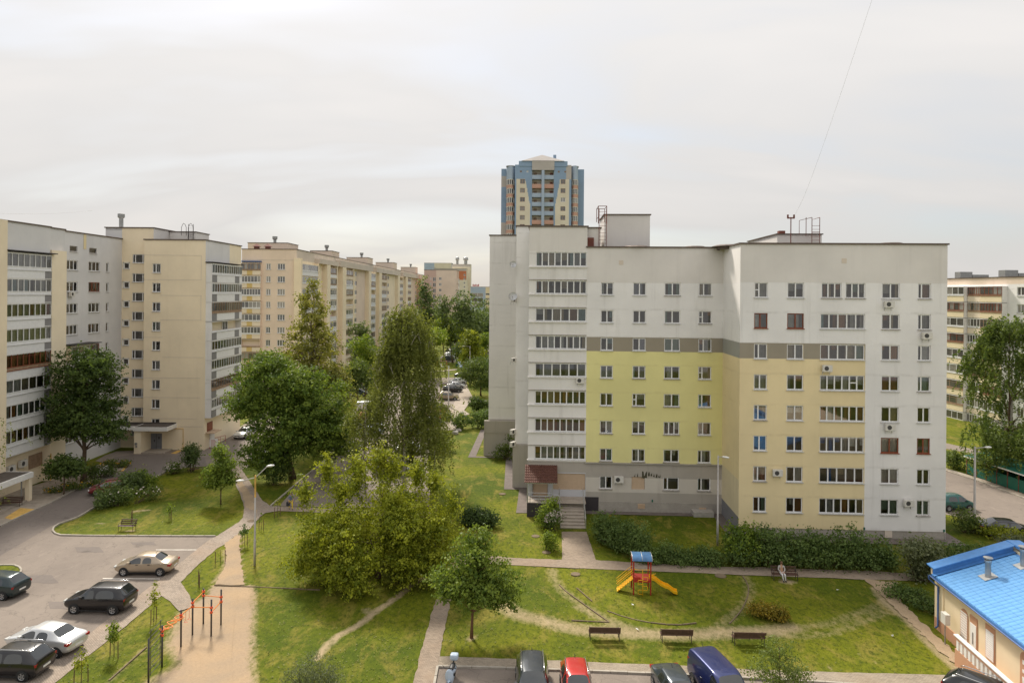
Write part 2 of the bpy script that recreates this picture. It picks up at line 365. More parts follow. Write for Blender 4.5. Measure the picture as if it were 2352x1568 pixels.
def sand_colour(nt, c0, c1):
    n1 = noise(nt, .35, 6, .6, wpos(nt)); n2 = noise(nt, 6, 6, .75, wpos(nt)); n3 = noise(nt, 30, 3, .7, wpos(nt))
    c = mixrgb(nt, ramp(nt, n1, .35, .68), c0, c1); c = mixrgb(nt, ramp(nt, n2, .45, .75, 0, .45), c, tuple(x * .62 for x in c0))
    return mixrgb(nt, ramp(nt, n3, .5, .8, 0, .6), c, tuple(min(1, x * 1.5) for x in c1))
def sandy(name, c0, c1):
    m, nt, b = new_mat(name); b.inputs['Roughness'].default_value = .95; b.inputs['Specular IOR Level'].default_value = .1
    n1 = noise(nt, .35, 6, .6, wpos(nt)); n2 = noise(nt, 6, 6, .75, wpos(nt)); n3 = noise(nt, 30, 3, .7, wpos(nt))
    c = mixrgb(nt, ramp(nt, n1, .35, .68), c0, c1); c = mixrgb(nt, ramp(nt, n2, .45, .75, 0, .45), c, tuple(x * .62 for x in c0))
    c = mixrgb(nt, ramp(nt, n3, .5, .8, 0, .6), c, tuple(min(1, x * 1.5) for x in c1))
    nt.links.new(c, b.inputs['Base Color']); bump(nt, b, n3, .6, .03); return m
M['sand'] = sandy('gravelly_sand', (.32, .245, .17), (.40, .285, .175))
M['dirt'] = sandy('trodden_dirt', (.335, .25, .165), (.42, .315, .205))
M['mark'] = simple('worn_white_marking', (.62, .57, .50), .8, var=.25, scale=2)
M['mark_y'] = simple('worn_yellow_marking', (.60, .37, .10), .8, var=.3, scale=2)

# lawn: one fine sheet near the camera with trodden places stored per vertex, one coarse sheet to the horizon
WORN = [  # (polyline of photo points, half width m, strength)
    ([(1163, 1390), (1190, 1410), (1250, 1425), (1310, 1440), (1390, 1450), (1480, 1454), (1560, 1456), (1660, 1452), (1760, 1448), (1820, 1440)], 1.0, .73),
    ([(1268, 1308), (1283, 1345), (1325, 1380), (1380, 1412), (1440, 1438)], .7, .58),
    ([(1330, 1392), (1380, 1418), (1430, 1440), (1500, 1450)], .6, .66),
    ([(1713, 1322), (1722, 1350), (1712, 1385), (1680, 1415), (1650, 1438)], .8, .5),
    ([(1820, 1440), (1900, 1432), (1960, 1412), (2010, 1392), (2040, 1376)], .8, .5),
    ([(1790, 1462), (1880, 1458), (1950, 1440), (2040, 1402)], .6, .5),
    ([(728, 1512), (770, 1463), (820, 1436), (858, 1406), (900, 1378), (950, 1340), (1010, 1300)], .33, .95),
    ([(840, 1400), (860, 1404)], .5, .7),
    ([(575, 1346), (578, 1400), (574, 1460), (574, 1520), (580, 1575)], .55, .7),
    ([(470, 1376), (445, 1388), (424, 1412), (404, 1463), (395, 1480), (425, 1520), (370, 1556), (330, 1580)], .8, .72),
    ([(520, 1262), (520, 1300), (495, 1335)], .45, .75),
    ([(556, 1225), (553, 1280), (558, 1340)], .25, .7),
    ([(330, 1490), (290, 1530), (245, 1570)], .5, .5),
    ([(660, 1152), (640, 1175), (610, 1185)], .5, .4),
    ([(1885, 1520), (1930, 1545)], .25, .6), ([(1970, 1500), (2010, 1520)], .25, .5),
    ([(2010, 1350), (2040, 1385), (2095, 1432), (2140, 1480), (2200, 1536)], .5, .8),
    ([(290, 1218), (305, 1218)], .35, .8), ([(225, 1201), (240, 1201)], .3, .7), ([(310, 1173), (342, 1170)], .35, .8), ([(460, 1148), (466, 1148)], .3, .6),
    ([(1180, 1275), (1190, 1230), (1180, 1190)], .3, .25), ([(700, 1215), (650, 1230)], .5, .3), ([(650, 1255), (640, 1290)], .5, .3),
    ([(1800, 1334), (1815, 1335)], .5, .9), ([(1090, 1460), (1075, 1468)], .35, .8),
]
def seg_dist(P, a, b):
    ab = b - a; t = np.clip(((P - a) @ ab) / max(ab @ ab, 1e-9), 0, 1); return np.linalg.norm(P - (a + t[:, None] * ab), axis=1)
def worn_at(P):
    w = np.zeros(len(P))
    for line, hw, st in WORN:
        pts = [np.array(q) for q in GP(smooth_poly(line, 4) if len(line) > 2 else line)]
        d = np.min([seg_dist(P, pts[i], pts[i + 1]) for i in range(len(pts) - 1)], axis=0)
        w = np.maximum(w, st * np.clip(1.25 - d / hw * .75, 0, 1))
    return w
def grass_mat():
    m, nt, b = new_mat('mown_grass'); b.inputs['Roughness'].default_value = .9; b.inputs['Specular IOR Level'].default_value = .12
    n0 = noise(nt, .11, 4, .55, wpos(nt)); n1 = noise(nt, .55, 7, .68, wpos(nt, (1, .55, 1), (0, 0, .35)), .6); n2 = noise(nt, 3.2, 6, .7, wpos(nt, (1, .6, 1), (0, 0, .35))); n3 = noise(nt, 17, 4, .7, wpos(nt))
    c = mixrgb(nt, ramp(nt, n0, .38, .62), (.066, .094, .005), (.152, .162, .008))
    c = mixrgb(nt, ramp(nt, n1, .50, .64, 0, .8), c, (.235, .192, .038))
    c = mixrgb(nt, ramp(nt, n2, .48, .66, 0, .8), c, (.036, .056, .005))
    c = mixrgb(nt, ramp(nt, n2, .42, .28, 0, .55), c, (.25, .235, .045))
    c = mixrgb(nt, ramp(nt, n3, .50, .72, 0, .6), c, (.045, .065, .008))
    c = mixrgb(nt, ramp(nt, n3, .44, .25, 0, .35), c, (.24, .23, .035))
    at_ = nt.nodes.new('ShaderNodeAttribute'); at_.attribute_name = 'worn'
    dn = math_(nt, 'ADD', n2, math_(nt, 'MULTIPLY', n3, .5)); dn = math_(nt, 'MULTIPLY', dn, .75)
    f = math_(nt, 'SUBTRACT', math_(nt, 'ADD', at_.outputs['Fac'], .06), dn); f = ramp(nt, f, -.12, .34)
    dirt = mixrgb(nt, ramp(nt, n1, .35, .65), (.32, .245, .145), (.40, .31, .19))
    dirt = mixrgb(nt, ramp(nt, n3, .5, .75, 0, .5), dirt, (.22, .19, .085))
    c = mixrgb(nt, f, c, dirt)
    sa = nt.nodes.new('ShaderNodeAttribute'); sa.attribute_name = 'sand'
    fs = ramp(nt, math_(nt, 'SUBTRACT', sa.outputs['Fac'], math_(nt, 'ADD', math_(nt, 'MULTIPLY', n2, .8), math_(nt, 'MULTIPLY', n1, .35))), -.12, .1)
    c = mixrgb(nt, fs, c, sand_colour(nt, (.32, .245, .17), (.40, .285, .175))); nt.links.new(c, b.inputs['Base Color'])
    h = math_(nt, 'ADD', n2, n3); bump(nt, b, h, .7, .04); return m
M['grass'] = grass_mat()
x0, x1, y0, y1, st = -66., 66., 34., 126., .5
xs = np.arange(x0, x1 + .1, st); ys = np.arange(y0, y1 + .1, st); nx, ny = len(xs), len(ys)
PX, PY = np.meshgrid(xs, ys); P2 = np.stack([PX.ravel(), PY.ravel()], 1)
me = bpy.data.meshes.new('lawn'); idx = (np.arange(ny - 1)[:, None] * nx + np.arange(nx - 1)[None, :]).ravel()
fa = np.stack([idx, idx + 1, idx + nx + 1, idx + nx], 1)
vz = .015 * np.sin(P2[:, 0] * .9 + np.sin(P2[:, 1] * .6)) - .02
me.from_pydata(np.column_stack([P2, vz]).tolist(), [], fa.tolist()); me.materials.append(M['grass'])
near = (P2[:, 1] < 75); w = np.zeros(len(P2)); w[near] = worn_at(P2[near])
a_ = me.attributes.new('worn', 'FLOAT', 'POINT'); a_.data.foreach_set('value', w.astype(np.float32))
SG = [(492, 1342), (530, 1343), (572, 1346), (580, 1361), (573, 1426), (570, 1501), (577, 1570), (580, 1620), (300, 1620), (372, 1552), (424, 1526), (410, 1498), (392, 1476), (403, 1463), (425, 1408), (447, 1385), (473, 1373)]
sgp = [np.array(q) for q in GP(SG)]; sd_ = np.full(len(P2), 9.0); sd_[near] = np.min([seg_dist(P2[near], sgp[i], sgp[(i + 1) % len(sgp)]) for i in range(len(sgp))], axis=0)
ins = np.zeros(len(P2), bool); j_ = len(sgp) - 1
for i in range(len(sgp)):
    (xi, yi), (xj, yj) = sgp[i], sgp[j_]; ins ^= ((yi > P2[:, 1]) != (yj > P2[:, 1])) & (P2[:, 0] < (xj - xi) * (P2[:, 1] - yi) / (yj - yi + 1e-12) + xi); j_ = i
a2 = me.attributes.new('sand', 'FLOAT', 'POINT'); a2.data.foreach_set('value', np.where(ins, np.clip(.62 + sd_ * .6, 0, 1.3), np.clip(.62 - sd_ * .55, 0, 1)).astype(np.float32))
me.polygons.foreach_set('use_smooth', [True] * len(me.polygons)); me.update()
tag(link('lawn', me), kind='structure')
mb = MB(); mb.quad((-3000, -60, -.09), (3000, -60, -.09), (3000, 5000, -.09), (-3000, 5000, -.09)); tag(obj('ground', mb, M['grass']), kind='structure')

# roads
PK = [(65, 1568), (120, 1517), (205, 1456), (262, 1411), (310, 1373), (360, 1336), (422, 1286), (475, 1243), (495, 1231)]      # parking edge / paver path
LAWN1 = [(150, 1230), (128, 1226), (121, 1220), (124, 1211), (140, 1202), (180, 1188), (217, 1166), (280, 1133), (350, 1100), (380, 1084), (425, 1074), (475, 1070), (508, 1073)]
island = [(-20, 1302), (20, 1298), (40, 1301), (49, 1309), (46, 1318), (30, 1330), (-20, 1350)]
left_edge = [(-260, 1340), (-60, 1240), (0, 1209), (83, 1171), (116, 1156), (166, 1129), (225, 1101), (262, 1086), (284, 1080), (293, 1072), (292, 1065), (268, 1062), (236, 1062), (219, 1058), (240, 1046), (268, 1036), (312, 1034), (375, 1038), (420, 1029), (470, 1033)]
road = left_edge + [(500, 1010), (560, 975), (620, 930), (680, 890), (750, 850), (815, 815), (830, 818), (800, 855), (770, 885), (700, 940), (640, 1000), (600, 1065), (555, 1077), (532, 1090), (508, 1073)] + LAWN1[::-1][1:] + [(200, 1231), (350, 1232), (495, 1232)] + PK[::-1][1:] + [(20, 1610), (-300, 1610)]
sheet('road', GP(road), .010, M['asphalt'])
sheet('road', [(-42, 92), (-36, 90), (-33, 130), (-37.5, 230), (-37.5, 420), (-43, 420), (-43, 230), (-42, 130)], .005, M['asphalt'])
sheet('road_resurfacing', GP([(-200, 1310), (-60, 1242), (0, 1211), (83, 1172.5), (116, 1157.5), (166, 1130.5), (225, 1102.5), (262, 1087.5), (286, 1081), (296, 1072), (294, 1064), (268, 1060), (260, 1050), (300, 1044), (420, 1045), (470, 1050), (475, 1068), (425, 1073), (380, 1083), (350, 1099), (280, 1132), (217, 1165), (180, 1187), (140, 1201), (120, 1206), (0, 1276), (-200, 1390)]), .014, M['asphalt2'], rag=.02, step=.8)
for i, (u, v, w_, h_) in enumerate(((205, 1262, 34, 6), (90, 1330, 44, 9), (330, 1248, 30, 3.5), (140, 1390, 30, 8), (720, 1120, 30, 5), (860, 1055, 22, 6))): sheet('asphalt_patch', GP([(u - w_, v - h_), (u + w_ * .7, v - h_ * 1.1), (u + w_, v + h_), (u - w_ * .8, v + h_ * .9)]), .0165 + .0005 * i, M['asphalt2'], rag=.06, step=.5, seed=30 + i)
sheet('lawn_island', GP(smooth_poly(island, 3)), .06, M['grass'])
park2 = [(622, 1161), (643, 1160), (700, 1094), (755, 1050), (790, 1008), (812, 965), (815, 935), (880, 915), (900, 890), (930, 880), (960, 874), (1000, 868), (1050, 866), (1072, 881), (1049, 912), (1038, 937), (1022, 954), (1012, 985), (992, 1020), (980, 1060), (990, 1110), (985, 1163), (800, 1166)]
sheet('car_park', GP(park2), .012, M['asphalt'])
sheet('car_park', GP([(1003, 831), (1060, 831), (1128, 838), (1128, 780), (1090, 775), (1040, 790)]), .012, M['asphalt'])
# bottom parking bay
kb = [(1005, 1532), (1090, 1534), (1230, 1538), (1400, 1544), (1605, 1553), (1854, 1566), (2200, 1590)]
sheet('parking_bay', GP([(998, 1570)] + kb) + [(60, 22), (-5.5, 22)], .010, M['asphalt'])
strip_top = [(1010, 1508), (1090, 1511), (1230, 1516), (1365, 1522), (1565, 1529), (1674, 1536), (1854, 1543), (2169, 1551), (2300, 1556)]
sheet('pavement', GP(strip_top + kb[::-1] + [(1005, 1532)]), .060, M['paver_s'], rag=.03, step=.4)
# main paver path along the parking, central path, cross path
pa_right = [(608, 1178), (593, 1191), (572, 1216), (550, 1224), (515, 1250), (500, 1258), (450, 1301), (416, 1336), (436, 1369), (446, 1392), (412, 1403), (390, 1381), (370, 1368), (290, 1436), (200, 1508), (127, 1568), (60, 1630)]
pa = [(0, 1630)] + PK + [(500, 1229), (548, 1199), (558, 1188), (561, 1164), (551, 1134), (533, 1094), (510, 1073), (545, 1070), (556, 1078), (583, 1120), (603, 1149), (622, 1162), (722, 1166), (850, 1172), (990, 1176), (990, 1190), (850, 1182), (722, 1176), (640, 1173)] + pa_right
sheet('footpath', GP(pa), .022, M['paver'], rag=.04, step=.5, seed=4)
sheet('dirt_track', GP([(530, 1092), (545, 1110), (556, 1135), (566, 1165), (590, 1178), (580, 1140), (560, 1112), (545, 1095)]), .027, M['dirt'], rag=.12, step=.4, seed=9)
pc = [(940, 1610), (950, 1568), (970, 1483), (990, 1413), (1015, 1336), (1014, 1293), (1040, 1270), (1120, 1275), (1180, 1281), (1290, 1285), (1368, 1286), (1500, 1294), (1615, 1301), (1740, 1302), (1904, 1308), (2004, 1311), (2120, 1319), (2120, 1334), (1999, 1331), (1879, 1326), (1704, 1320), (1615, 1316), (1490, 1311), (1340, 1305), (1190, 1298), (1120, 1294), (1052, 1297), (1045, 1326), (1035, 1383), (1020, 1451), (1007, 1523), (998, 1568), (990, 1610)]
sheet('footpath', GP(pc), .020, M['paver_c'], rag=.05, step=.45, seed=5)
sheet('footpath', GP([(1290, 1221), (1347, 1221), (1369, 1287), (1291, 1286)]), .026, M['paver_c'], rag=.03)
dg = [(1985, 1330), (2062, 1336), (2058, 1352), (2068, 1378), (2104, 1416), (2154, 1461), (2229, 1533), (2300, 1600), (2240, 1600), (2199, 1531), (2129, 1468), (2089, 1426), (2036, 1376), (2011, 1352)]
sheet('dirt_track', GP(dg), .024, M['dirt'], rag=.14, step=.35, seed=6)
sg = [(492, 1342), (530, 1343), (572, 1346), (580, 1361), (573, 1426), (570, 1501), (577, 1570), (580, 1620), (300, 1620), (372, 1552), (424, 1526), (410, 1498), (392, 1476), (403, 1463), (425, 1408), (447, 1385), (473, 1373)]
cen = np.mean(GP(sg), axis=0)
def inset(pts, d):
    out = []; n = len(pts); A2 = sum(pts[i][0] * pts[(i + 1) % n][1] - pts[(i + 1) % n][0] * pts[i][1] for i in range(n))
    for i in range(n):
        p, q, r = (np.array(pts[k % n]) for k in (i - 1, i, i + 1)); e1 = (q - p) / max(np.linalg.norm(q - p), 1e-6); e2 = (r - q) / max(np.linalg.norm(r - q), 1e-6)
        nrm = np.array([-(e1 + e2)[1], (e1 + e2)[0]]); nrm /= max(np.linalg.norm(nrm), 1e-6); out.append(tuple(q + nrm * d * (1 if A2 > 0 else -1)))
    return out
sheet('sports_ground', inset(GP(sg), .95), .003, M['sand'])
sheet('dirt_track', GP([(515, 1249), (552, 1222), (557, 1222), (550, 1248), (554, 1293), (561, 1343), (493, 1342), (498, 1334), (515, 1301), (520, 1276)]), .028, M['sand'], rag=.08, step=.3, seed=8)
# pavement of the left house and yellow crossings
sheet('pavement', GP([(-260, 1338), (-60, 1239), (0, 1208), (83, 1170), (116, 1155), (166, 1128), (225, 1100), (262, 1085), (284, 1079), (291, 1072), (290, 1066), (266, 1063), (236, 1064), (205, 1075), (170, 1090), (130, 1100), (60, 1120), (-200, 1180)]), .05, M['slabs'])
sheet('yellow_marking', GP([(10, 1190), (47, 1167), (82, 1170), (32, 1195)]), .058, M['mark_y'])
sheet('yellow_marking', GP([(277, 1083), (288, 1071), (292, 1071), (284, 1082)]), .062, M['mark_y'])
sheet('yellow_marking', GP([(234, 1063.5), (266, 1063), (270, 1066), (240, 1067)]), .062, M['mark_y'])
sheet('yellow_marking', GP([(392, 1041), (408, 1034), (420, 1033), (404, 1042)]), .02, M['mark_y'])
for a, b_, c_, d_ in (((358, 1261.6), (452, 1261.6), (452, 1263), (358, 1263)), ((236, 1327), (368, 1328), (367, 1330), (236, 1328.6)), ((262, 1212 + 80), (262, 1292), (262, 1292), (262, 1292))):
    if c_ != d_: sheet('parking_line', GP([a, b_, c_, d_]), .018, M['mark'], rag=.015, step=.3)
# right-hand yard
sheet('road', GP([(2150, 1074), (2260, 1110), (2420, 1170), (2520, 1210), (2520, 1340), (2330, 1270), (2240, 1206), (2192, 1184), (2150, 1178)]), .010, M['asphalt'])
sheet('pavement', GP([(2150, 1068), (2260, 1102), (2420, 1158), (2420, 1170), (2260, 1110), (2150, 1074)]), .05, M['slabs'])
sheet('road', GP([(2120, 1010), (2172, 1017), (2225, 1029), (2400, 1070), (2400, 1088), (2225, 1040), (2172, 1030), (2120, 1022)]), .010, M['asphalt'])
sheet('footpath', GP([(1030, 988), (1049, 986), (1048, 959), (1079, 951), (1066, 942), (1087, 914), (1074, 890), (1072, 881), (1049, 912), (1038, 937), (1022, 954), (1012, 985)]), .03, M['slabs'])
sheet('footpath', GP([(985, 853), (1075, 845), (1075, 847), (985, 856)]), .03, M['slabs'])
sheet('footpath', GP([(1075, 914), (1128, 920), (1128, 927), (1085, 921)]), .03, M['slabs'])
# kerbs: single stones
stone = MB(); stone.box(-.485, .485, -.07, .07, -.1, .13); stone_me = stone.mesh('kerbstone', M['kerb'])
low = MB(); low.box(-.485, .485, -.035, .035, -.1, .045); low_me = low.mesh('kerbstone', M['soil'])
def kerb(pts, data=stone_me, step=1.0):
    root = link('kerb', None); tag(root, kind='structure')
    P = [np.array(q) for q in GP(pts)]; seg = [np.linalg.norm(P[i + 1] - P[i]) for i in range(len(P) - 1)]; L = sum(seg); n = max(1, round(L / step))
    cum = np.concatenate([[0], np.cumsum(seg)])
    def pt(d):
        i = min(np.searchsorted(cum, d, 'right') - 1, len(seg) - 1); i = max(i, 0); return P[i] + (P[i + 1] - P[i]) * ((d - cum[i]) / max(seg[i], 1e-6))
    for k in range(n):
        a, b2 = pt(L * k / n), pt(L * (k + 1) / n); c = (a + b2) / 2
        o = link('kerbstone', data, root, (c[0], c[1], RNG.uniform(-.012, .008)), math.atan2(*(b2 - a)[::-1])); o.scale.x = np.linalg.norm(b2 - a) / 1.0
kerb(smooth_poly([(495, 1232), (350, 1231.5), (150, 1230), (128, 1226), (121, 1220), (124, 1211), (140, 1202), (180, 1188), (217, 1166), (350, 1100), (380, 1084)], 4))
kerb(smooth_poly([(-20, 1301), (20, 1298), (40, 1301), (49, 1309), (46, 1318), (30, 1330), (-20, 1350)], 3), step=.8)
kerb(kb); kerb([(1005, 1532), (996, 1580)])
kerb([(622, 1162), (700, 1095), (755, 1050)]); kerb([(492, 1343), (572, 1346.5), (735, 1354)], low_me); kerb([(250, 1562), (337, 1485)], low_me)
kerb([(0, 1209), (83, 1170.5), (116, 1155.5), (166, 1128.5), (225, 1100.5), (262, 1085.5)])
kerb(smooth_poly([(1325, 1350), (1360, 1380)], 2), low_me); kerb(smooth_poly([(1395, 1402), (1440, 1418), (1500, 1430), (1560, 1434), (1600, 1430)], 3), low_me); kerb([(1312, 1424), (1400, 1428)], low_me); kerb([(1399, 1428), (1300, 1358), (1284, 1342)], low_me)
kerb(smooth_poly([(1706, 1322), (1719, 1345), (1717, 1370), (1700, 1405), (1675, 1432)], 3), low_me)
kerb([(2172, 1078.5), (2260, 1110), (2400, 1163)])
# ------------------------------------------------------------------ building kit
def wall(parent, O, dv, L, z0, z1, holes, mats, zone=None, cuts_s=(), cuts_z=(), reveal=.2, room=2.0, name='wall'):
    """vertical wall with real openings: starts at O, runs along dv, outside is to the right of dv"""
    dxy = Vector((dv[0], dv[1], 0)); inn = Vector((-dv[1], dv[0], 0)); O3 = Vector((O[0], O[1], 0))
    def P(s, z, d=0.0): return O3 + dxy * s + inn * d + Vector((0, 0, z))
    S = sorted({0.0, L, *[min(max(x, 0), L) for x in cuts_s], *[h[0] for h in holes], *[h[1] for h in holes]})
    Z = sorted({z0, z1, *[min(max(x, z0), z1) for x in cuts_z], *[h[2] for h in holes], *[h[3] for h in holes]})
    mb = MB(); nm = len(mats)
    def inside(s, z): return any(h[0] < s < h[1] and h[2] < z < h[3] for h in holes)
    for i in range(len(S) - 1):
        if S[i + 1] - S[i] < 1e-5: continue
        for j in range(len(Z) - 1):
            if Z[j + 1] - Z[j] < 1e-5: continue
            sc, zc = (S[i] + S[i + 1]) / 2, (Z[j] + Z[j + 1]) / 2
            if inside(sc, zc): continue
            mb.quad(P(S[i], Z[j]), P(S[i + 1], Z[j]), P(S[i + 1], Z[j + 1]), P(S[i], Z[j + 1]), zone(sc, zc) if zone else 0)
    for h in holes:
        s0, s1, a, b = h[:4]; mi = zone((s0 + s1) / 2, a - .05) if zone else 0; r = reveal
        mb.quad(P(s0, a), P(s0, b), P(s0, b, r), P(s0, a, r), mi); mb.quad(P(s1, a), P(s1, a, r), P(s1, b, r), P(s1, b), mi)
        mb.quad(P(s0, a), P(s0, a, r), P(s1, a, r), P(s1, a), mi); mb.quad(P(s0, b), P(s1, b), P(s1, b, r), P(s0, b, r), mi)
        if room:
            d = room; e = .25
            mb.quad(P(s0 - e, a - .5, d), P(s1 + e, a - .5, d), P(s1 + e, b + .3, d), P(s0 - e, b + .3, d), nm)
            mb.quad(P(s0 - e, a - .5, r), P(s0 - e, a - .5, d), P(s0 - e, b + .3, d), P(s0 - e, b + .3, r), nm)
            mb.quad(P(s1 + e, a - .5, r), P(s1 + e, b + .3, r), P(s1 + e, b + .3, d), P(s1 + e, a - .5, d), nm)
            mb.quad(P(s0 - e, a - .5, r), P(s1 + e, a - .5, r), P(s1 + e, a - .5, d), P(s0 - e, a - .5, d), nm)
            mb.quad(P(s0 - e, b + .3, r), P(s0 - e, b + .3, d), P(s1 + e, b + .3, d), P(s1 + e, b + .3, r), nm)
    return obj(name, mb, [M[m] for m in mats] + [M['interior']], parent)

def r2(x): return round(x, 2)
def frame_mesh(w, h, fr, mat, vent, t=.075):
    t *= 1.2
    def make():
        mb = MB(); y0, y1 = .08, .15
        mb.box(0, w, y0, y1, 0, t); mb.box(0, w, y0, y1, h - t, h)
        xs = [0.0]
        for f in fr: xs.append(xs[-1] + f * w)
        for i, x in enumerate(xs):
            a, b = (0, t) if i == 0 else ((w - t, w) if i == len(xs) - 1 else (x - t * .65, x + t * .65))
            mb.box(a, b, y0 + .003, y1 - .003, t, h - t)
        if vent is not None:
            a, b = xs[vent] + t, xs[vent + 1] - t * .65; mb.box(a, b, y0 + .004, y1 - .004, h * .48, h * .48 + t)
        return mb.mesh('window', M[mat])
    return cached(('fr', r2(w), r2(h), tuple(r2(f) for f in fr), mat, vent), make)
def quad_mesh(w, h, mat, nm='pane', y=0.0):
    def make():
        mb = MB(); mb.quad((0, y, 0), (w, y, 0), (w, y, h), (0, y, h)); return mb.mesh(nm, M[mat])
    return cached((nm, r2(w), r2(h), mat), make)
def curtain_mesh(w, h, mat):
    def make():
        mb = MB(); n = max(4, int(w / .09)); vs = []
        for i in range(n + 1):
            x = w * i / n; y = .035 * math.sin(i * 2.1) + .02 * math.sin(i * .9); vs += [(x, y, 0), (x, y, h)]
        mb.add(vs, [(2 * i, 2 * i + 2, 2 * i + 3, 2 * i + 1) for i in range(n)]); return mb.mesh('curtain', M[mat], True)
    return cached(('cur', r2(w), r2(h), mat), make)
def sill_mesh(w, mat):
    def make():
        mb = MB(); mb.add([(-.06, .1, .02), (w + .06, .1, .02), (w + .06, -.12, -.02), (-.06, -.12, -.02), (-.06, .1, -.03), (w + .06, .1, -.03), (w + .06, -.12, -.06), (-.06, -.12, -.06)], [(0, 3, 2, 1), (3, 7, 6, 2), (4, 5, 6, 7), (0, 4, 7, 3), (1, 2, 6, 5)])
        return mb.mesh('sill', M[mat])
    return cached(('sill', r2(w), mat), make)
CUR = ['white', 'sheer', 'sheer', 'grey', 'grey', 'tan', 'green', 'teal', 'lilac', 'brown', 'orange']
def window(parent, O, dv, s0, s1, z0, z1, fr=(.5, .5), mat='frame', vent=None, sill='sill', curtains=None, detail=True, glassm='glass', rng=RNG, y=0.0, t=.075, name='window'):
    w, h = s1 - s0, z1 - z0; rz = math.atan2(dv[1], dv[0])
    loc = (O[0] + dv[0] * s0 - dv[1] * y, O[1] + dv[1] * s0 + dv[0] * y, z0)
    o = link(name, frame_mesh(w, h, fr, mat, vent, t), parent, loc, rz)
    x = 0.0
    if detail:
        for i, f in enumerate(fr):
            a, b = x + .03, x + f * w - .03; link('pane', quad_mesh(b - a, h - .06, glassm), o, (a, .115, .03)); 
            c = (curtains[i % len(curtains)] if curtains else rng.choice(CUR + ['sheer', 'white', 'sheer', 'white', 'sheer'] + [None] * 5))
            if c:
                full = rng.random() < .72; hh = (h + .1) if full else h * rng.uniform(.4, .75)
                k = 1.0 if rng.random() < .6 else rng.uniform(.35, .6); off = 0 if rng.random() < .5 else (1 - k) * f * w
                link('curtain', curtain_mesh(f * w * k, hh, 'cur_' + c), o, (x + off, rng.uniform(.28, .42), h - hh + .05))
            x += f * w
    else:
        link('pane', quad_mesh(w - .04, h - .04, rng.choice(['far_glass', 'far_glass', 'far_glass2'])), o, (.02, .14, .02))
    if sill: link('sill', sill_mesh(w, sill), o, (0, 0, 0))
    return o
def roof_slab(parent, poly, z, mat='roofing', rim='flash', over=.12, t=.14, name='roof'):
    """flat roof with a thin metal-capped rim; poly runs anticlockwise"""
    mb = MB(); tri = tessellate_polygon([[Vector((x, y, 0)) for x, y in poly]])
    mb.add([(x, y, z - .35) for x, y in poly], [tuple(t_) for t_ in tri], 0)
    o = obj(name, mb, [M[mat]], parent)
    c = Vector((sum(p[0] for p in poly) / len(poly), sum(p[1] for p in poly) / len(poly), 0)); rm = MB(); n = len(poly)
    for i in range(n):
        a, b = Vector((*poly[i], 0)), Vector((*poly[(i + 1) % n], 0)); d = (b - a).normalized(); out = Vector((d.y, -d.x, 0))
        q = [a + out * over - d * over * .9, b + out * over + d * over * .9, b - out * .35 + d * over * .9, a - out * .35 - d * over * .9]; zz = z + .001 * i
        mb2 = [(p.x, p.y, zz - t) for p in q] + [(p.x, p.y, zz) for p in q]
        rm.add(mb2, [(0, 3, 2, 1), (4, 5, 6, 7), (0, 1, 5, 4), (1, 2, 6, 5), (2, 3, 7, 6), (3, 0, 4, 7)])
    obj('roof_edge', rm, M[rim], o); return o
def plain(parent, x0, x1, y0, y1, z0, z1, mat, name='wall', rim=True):
    mb = MB(); mb.box(x0, x1, y0, y1, z0, z1); o = obj(name, mb, M[mat], parent)
    if rim: r = MB(); r.box(x0 - .12, x1 + .12, y0 - .12, y1 + .12, z1 + .002, z1 + .11); obj('roof', r, M['flash'], parent)
    return o
def ac_unit(label, loc, rz, group='air conditioners on the walls', s=1.0, stain=False):
    t = thing('air_conditioner', label, 'air conditioner', loc, rz, group)
    b = MB(); b.box(-.42 * s, .42 * s, -.42, -.12, 0, .58 * s); obj('casing', b, M['ac'], t)
    f = MB(); n = 18; mt = Matrix.Translation((-.1 * s, -.424, .29 * s)) @ Matrix.Rotation(math.pi / 2, 4, 'X')
    f.lathe([(.0, 0), (.2 * s, 0), (.22 * s, -.02)], n, mt); obj('fan_grille', f, M['grille'], t)
    for sx in (-.3, .3):
        k = MB(); k.box(sx * s - .02, sx * s + .02, -.44, .0, -.04, -.002); k.box(sx * s - .02, sx * s + .02, -.03, 0, -.3, -.04); obj('bracket', k, M['steel'], t)
    return t
def ladder(parent, loc, rz, h, w=.6, step=.35, mat='rust', cage=False, name='ladder'):
    o = MB(); o.tube([(-w / 2, 0, 0), (-w / 2, 0, h)], .035, 6); o.tube([(w / 2, 0, 0), (w / 2, 0, h)], .035, 6)
    k = step
    while k < h: o.tube([(-w / 2, 0, k), (w / 2, 0, k)], .018, 5); k += step
    return obj(name, o, M[mat], parent, loc, rz)

# ------------------------------------------------------------------ the white, lime and ochre house on the right
TH = math.radians(2.75); TT = (math.cos(TH), -math.sin(TH)); NN = (math.sin(TH), math.cos(TH)); BO = (21.21, 68.58)
def BL(X, Y): dx_, dy_ = X - BO[0], Y - BO[1]; return (dx_ * TT[0] + dy_ * TT[1], dx_ * NN[0] + dy_ * NN[1])
def BW(s, d): return (BO[0] + s * TT[0] + d * NN[0], BO[1] + s * TT[1] + d * NN[1])
B = thing('apartment_house', 'white apartment house with lime and ochre painted lower walls and brown band', 'building', (BO[0], BO[1], 0), -TH)
rb = random.Random(3)
X1 = (1, 0)
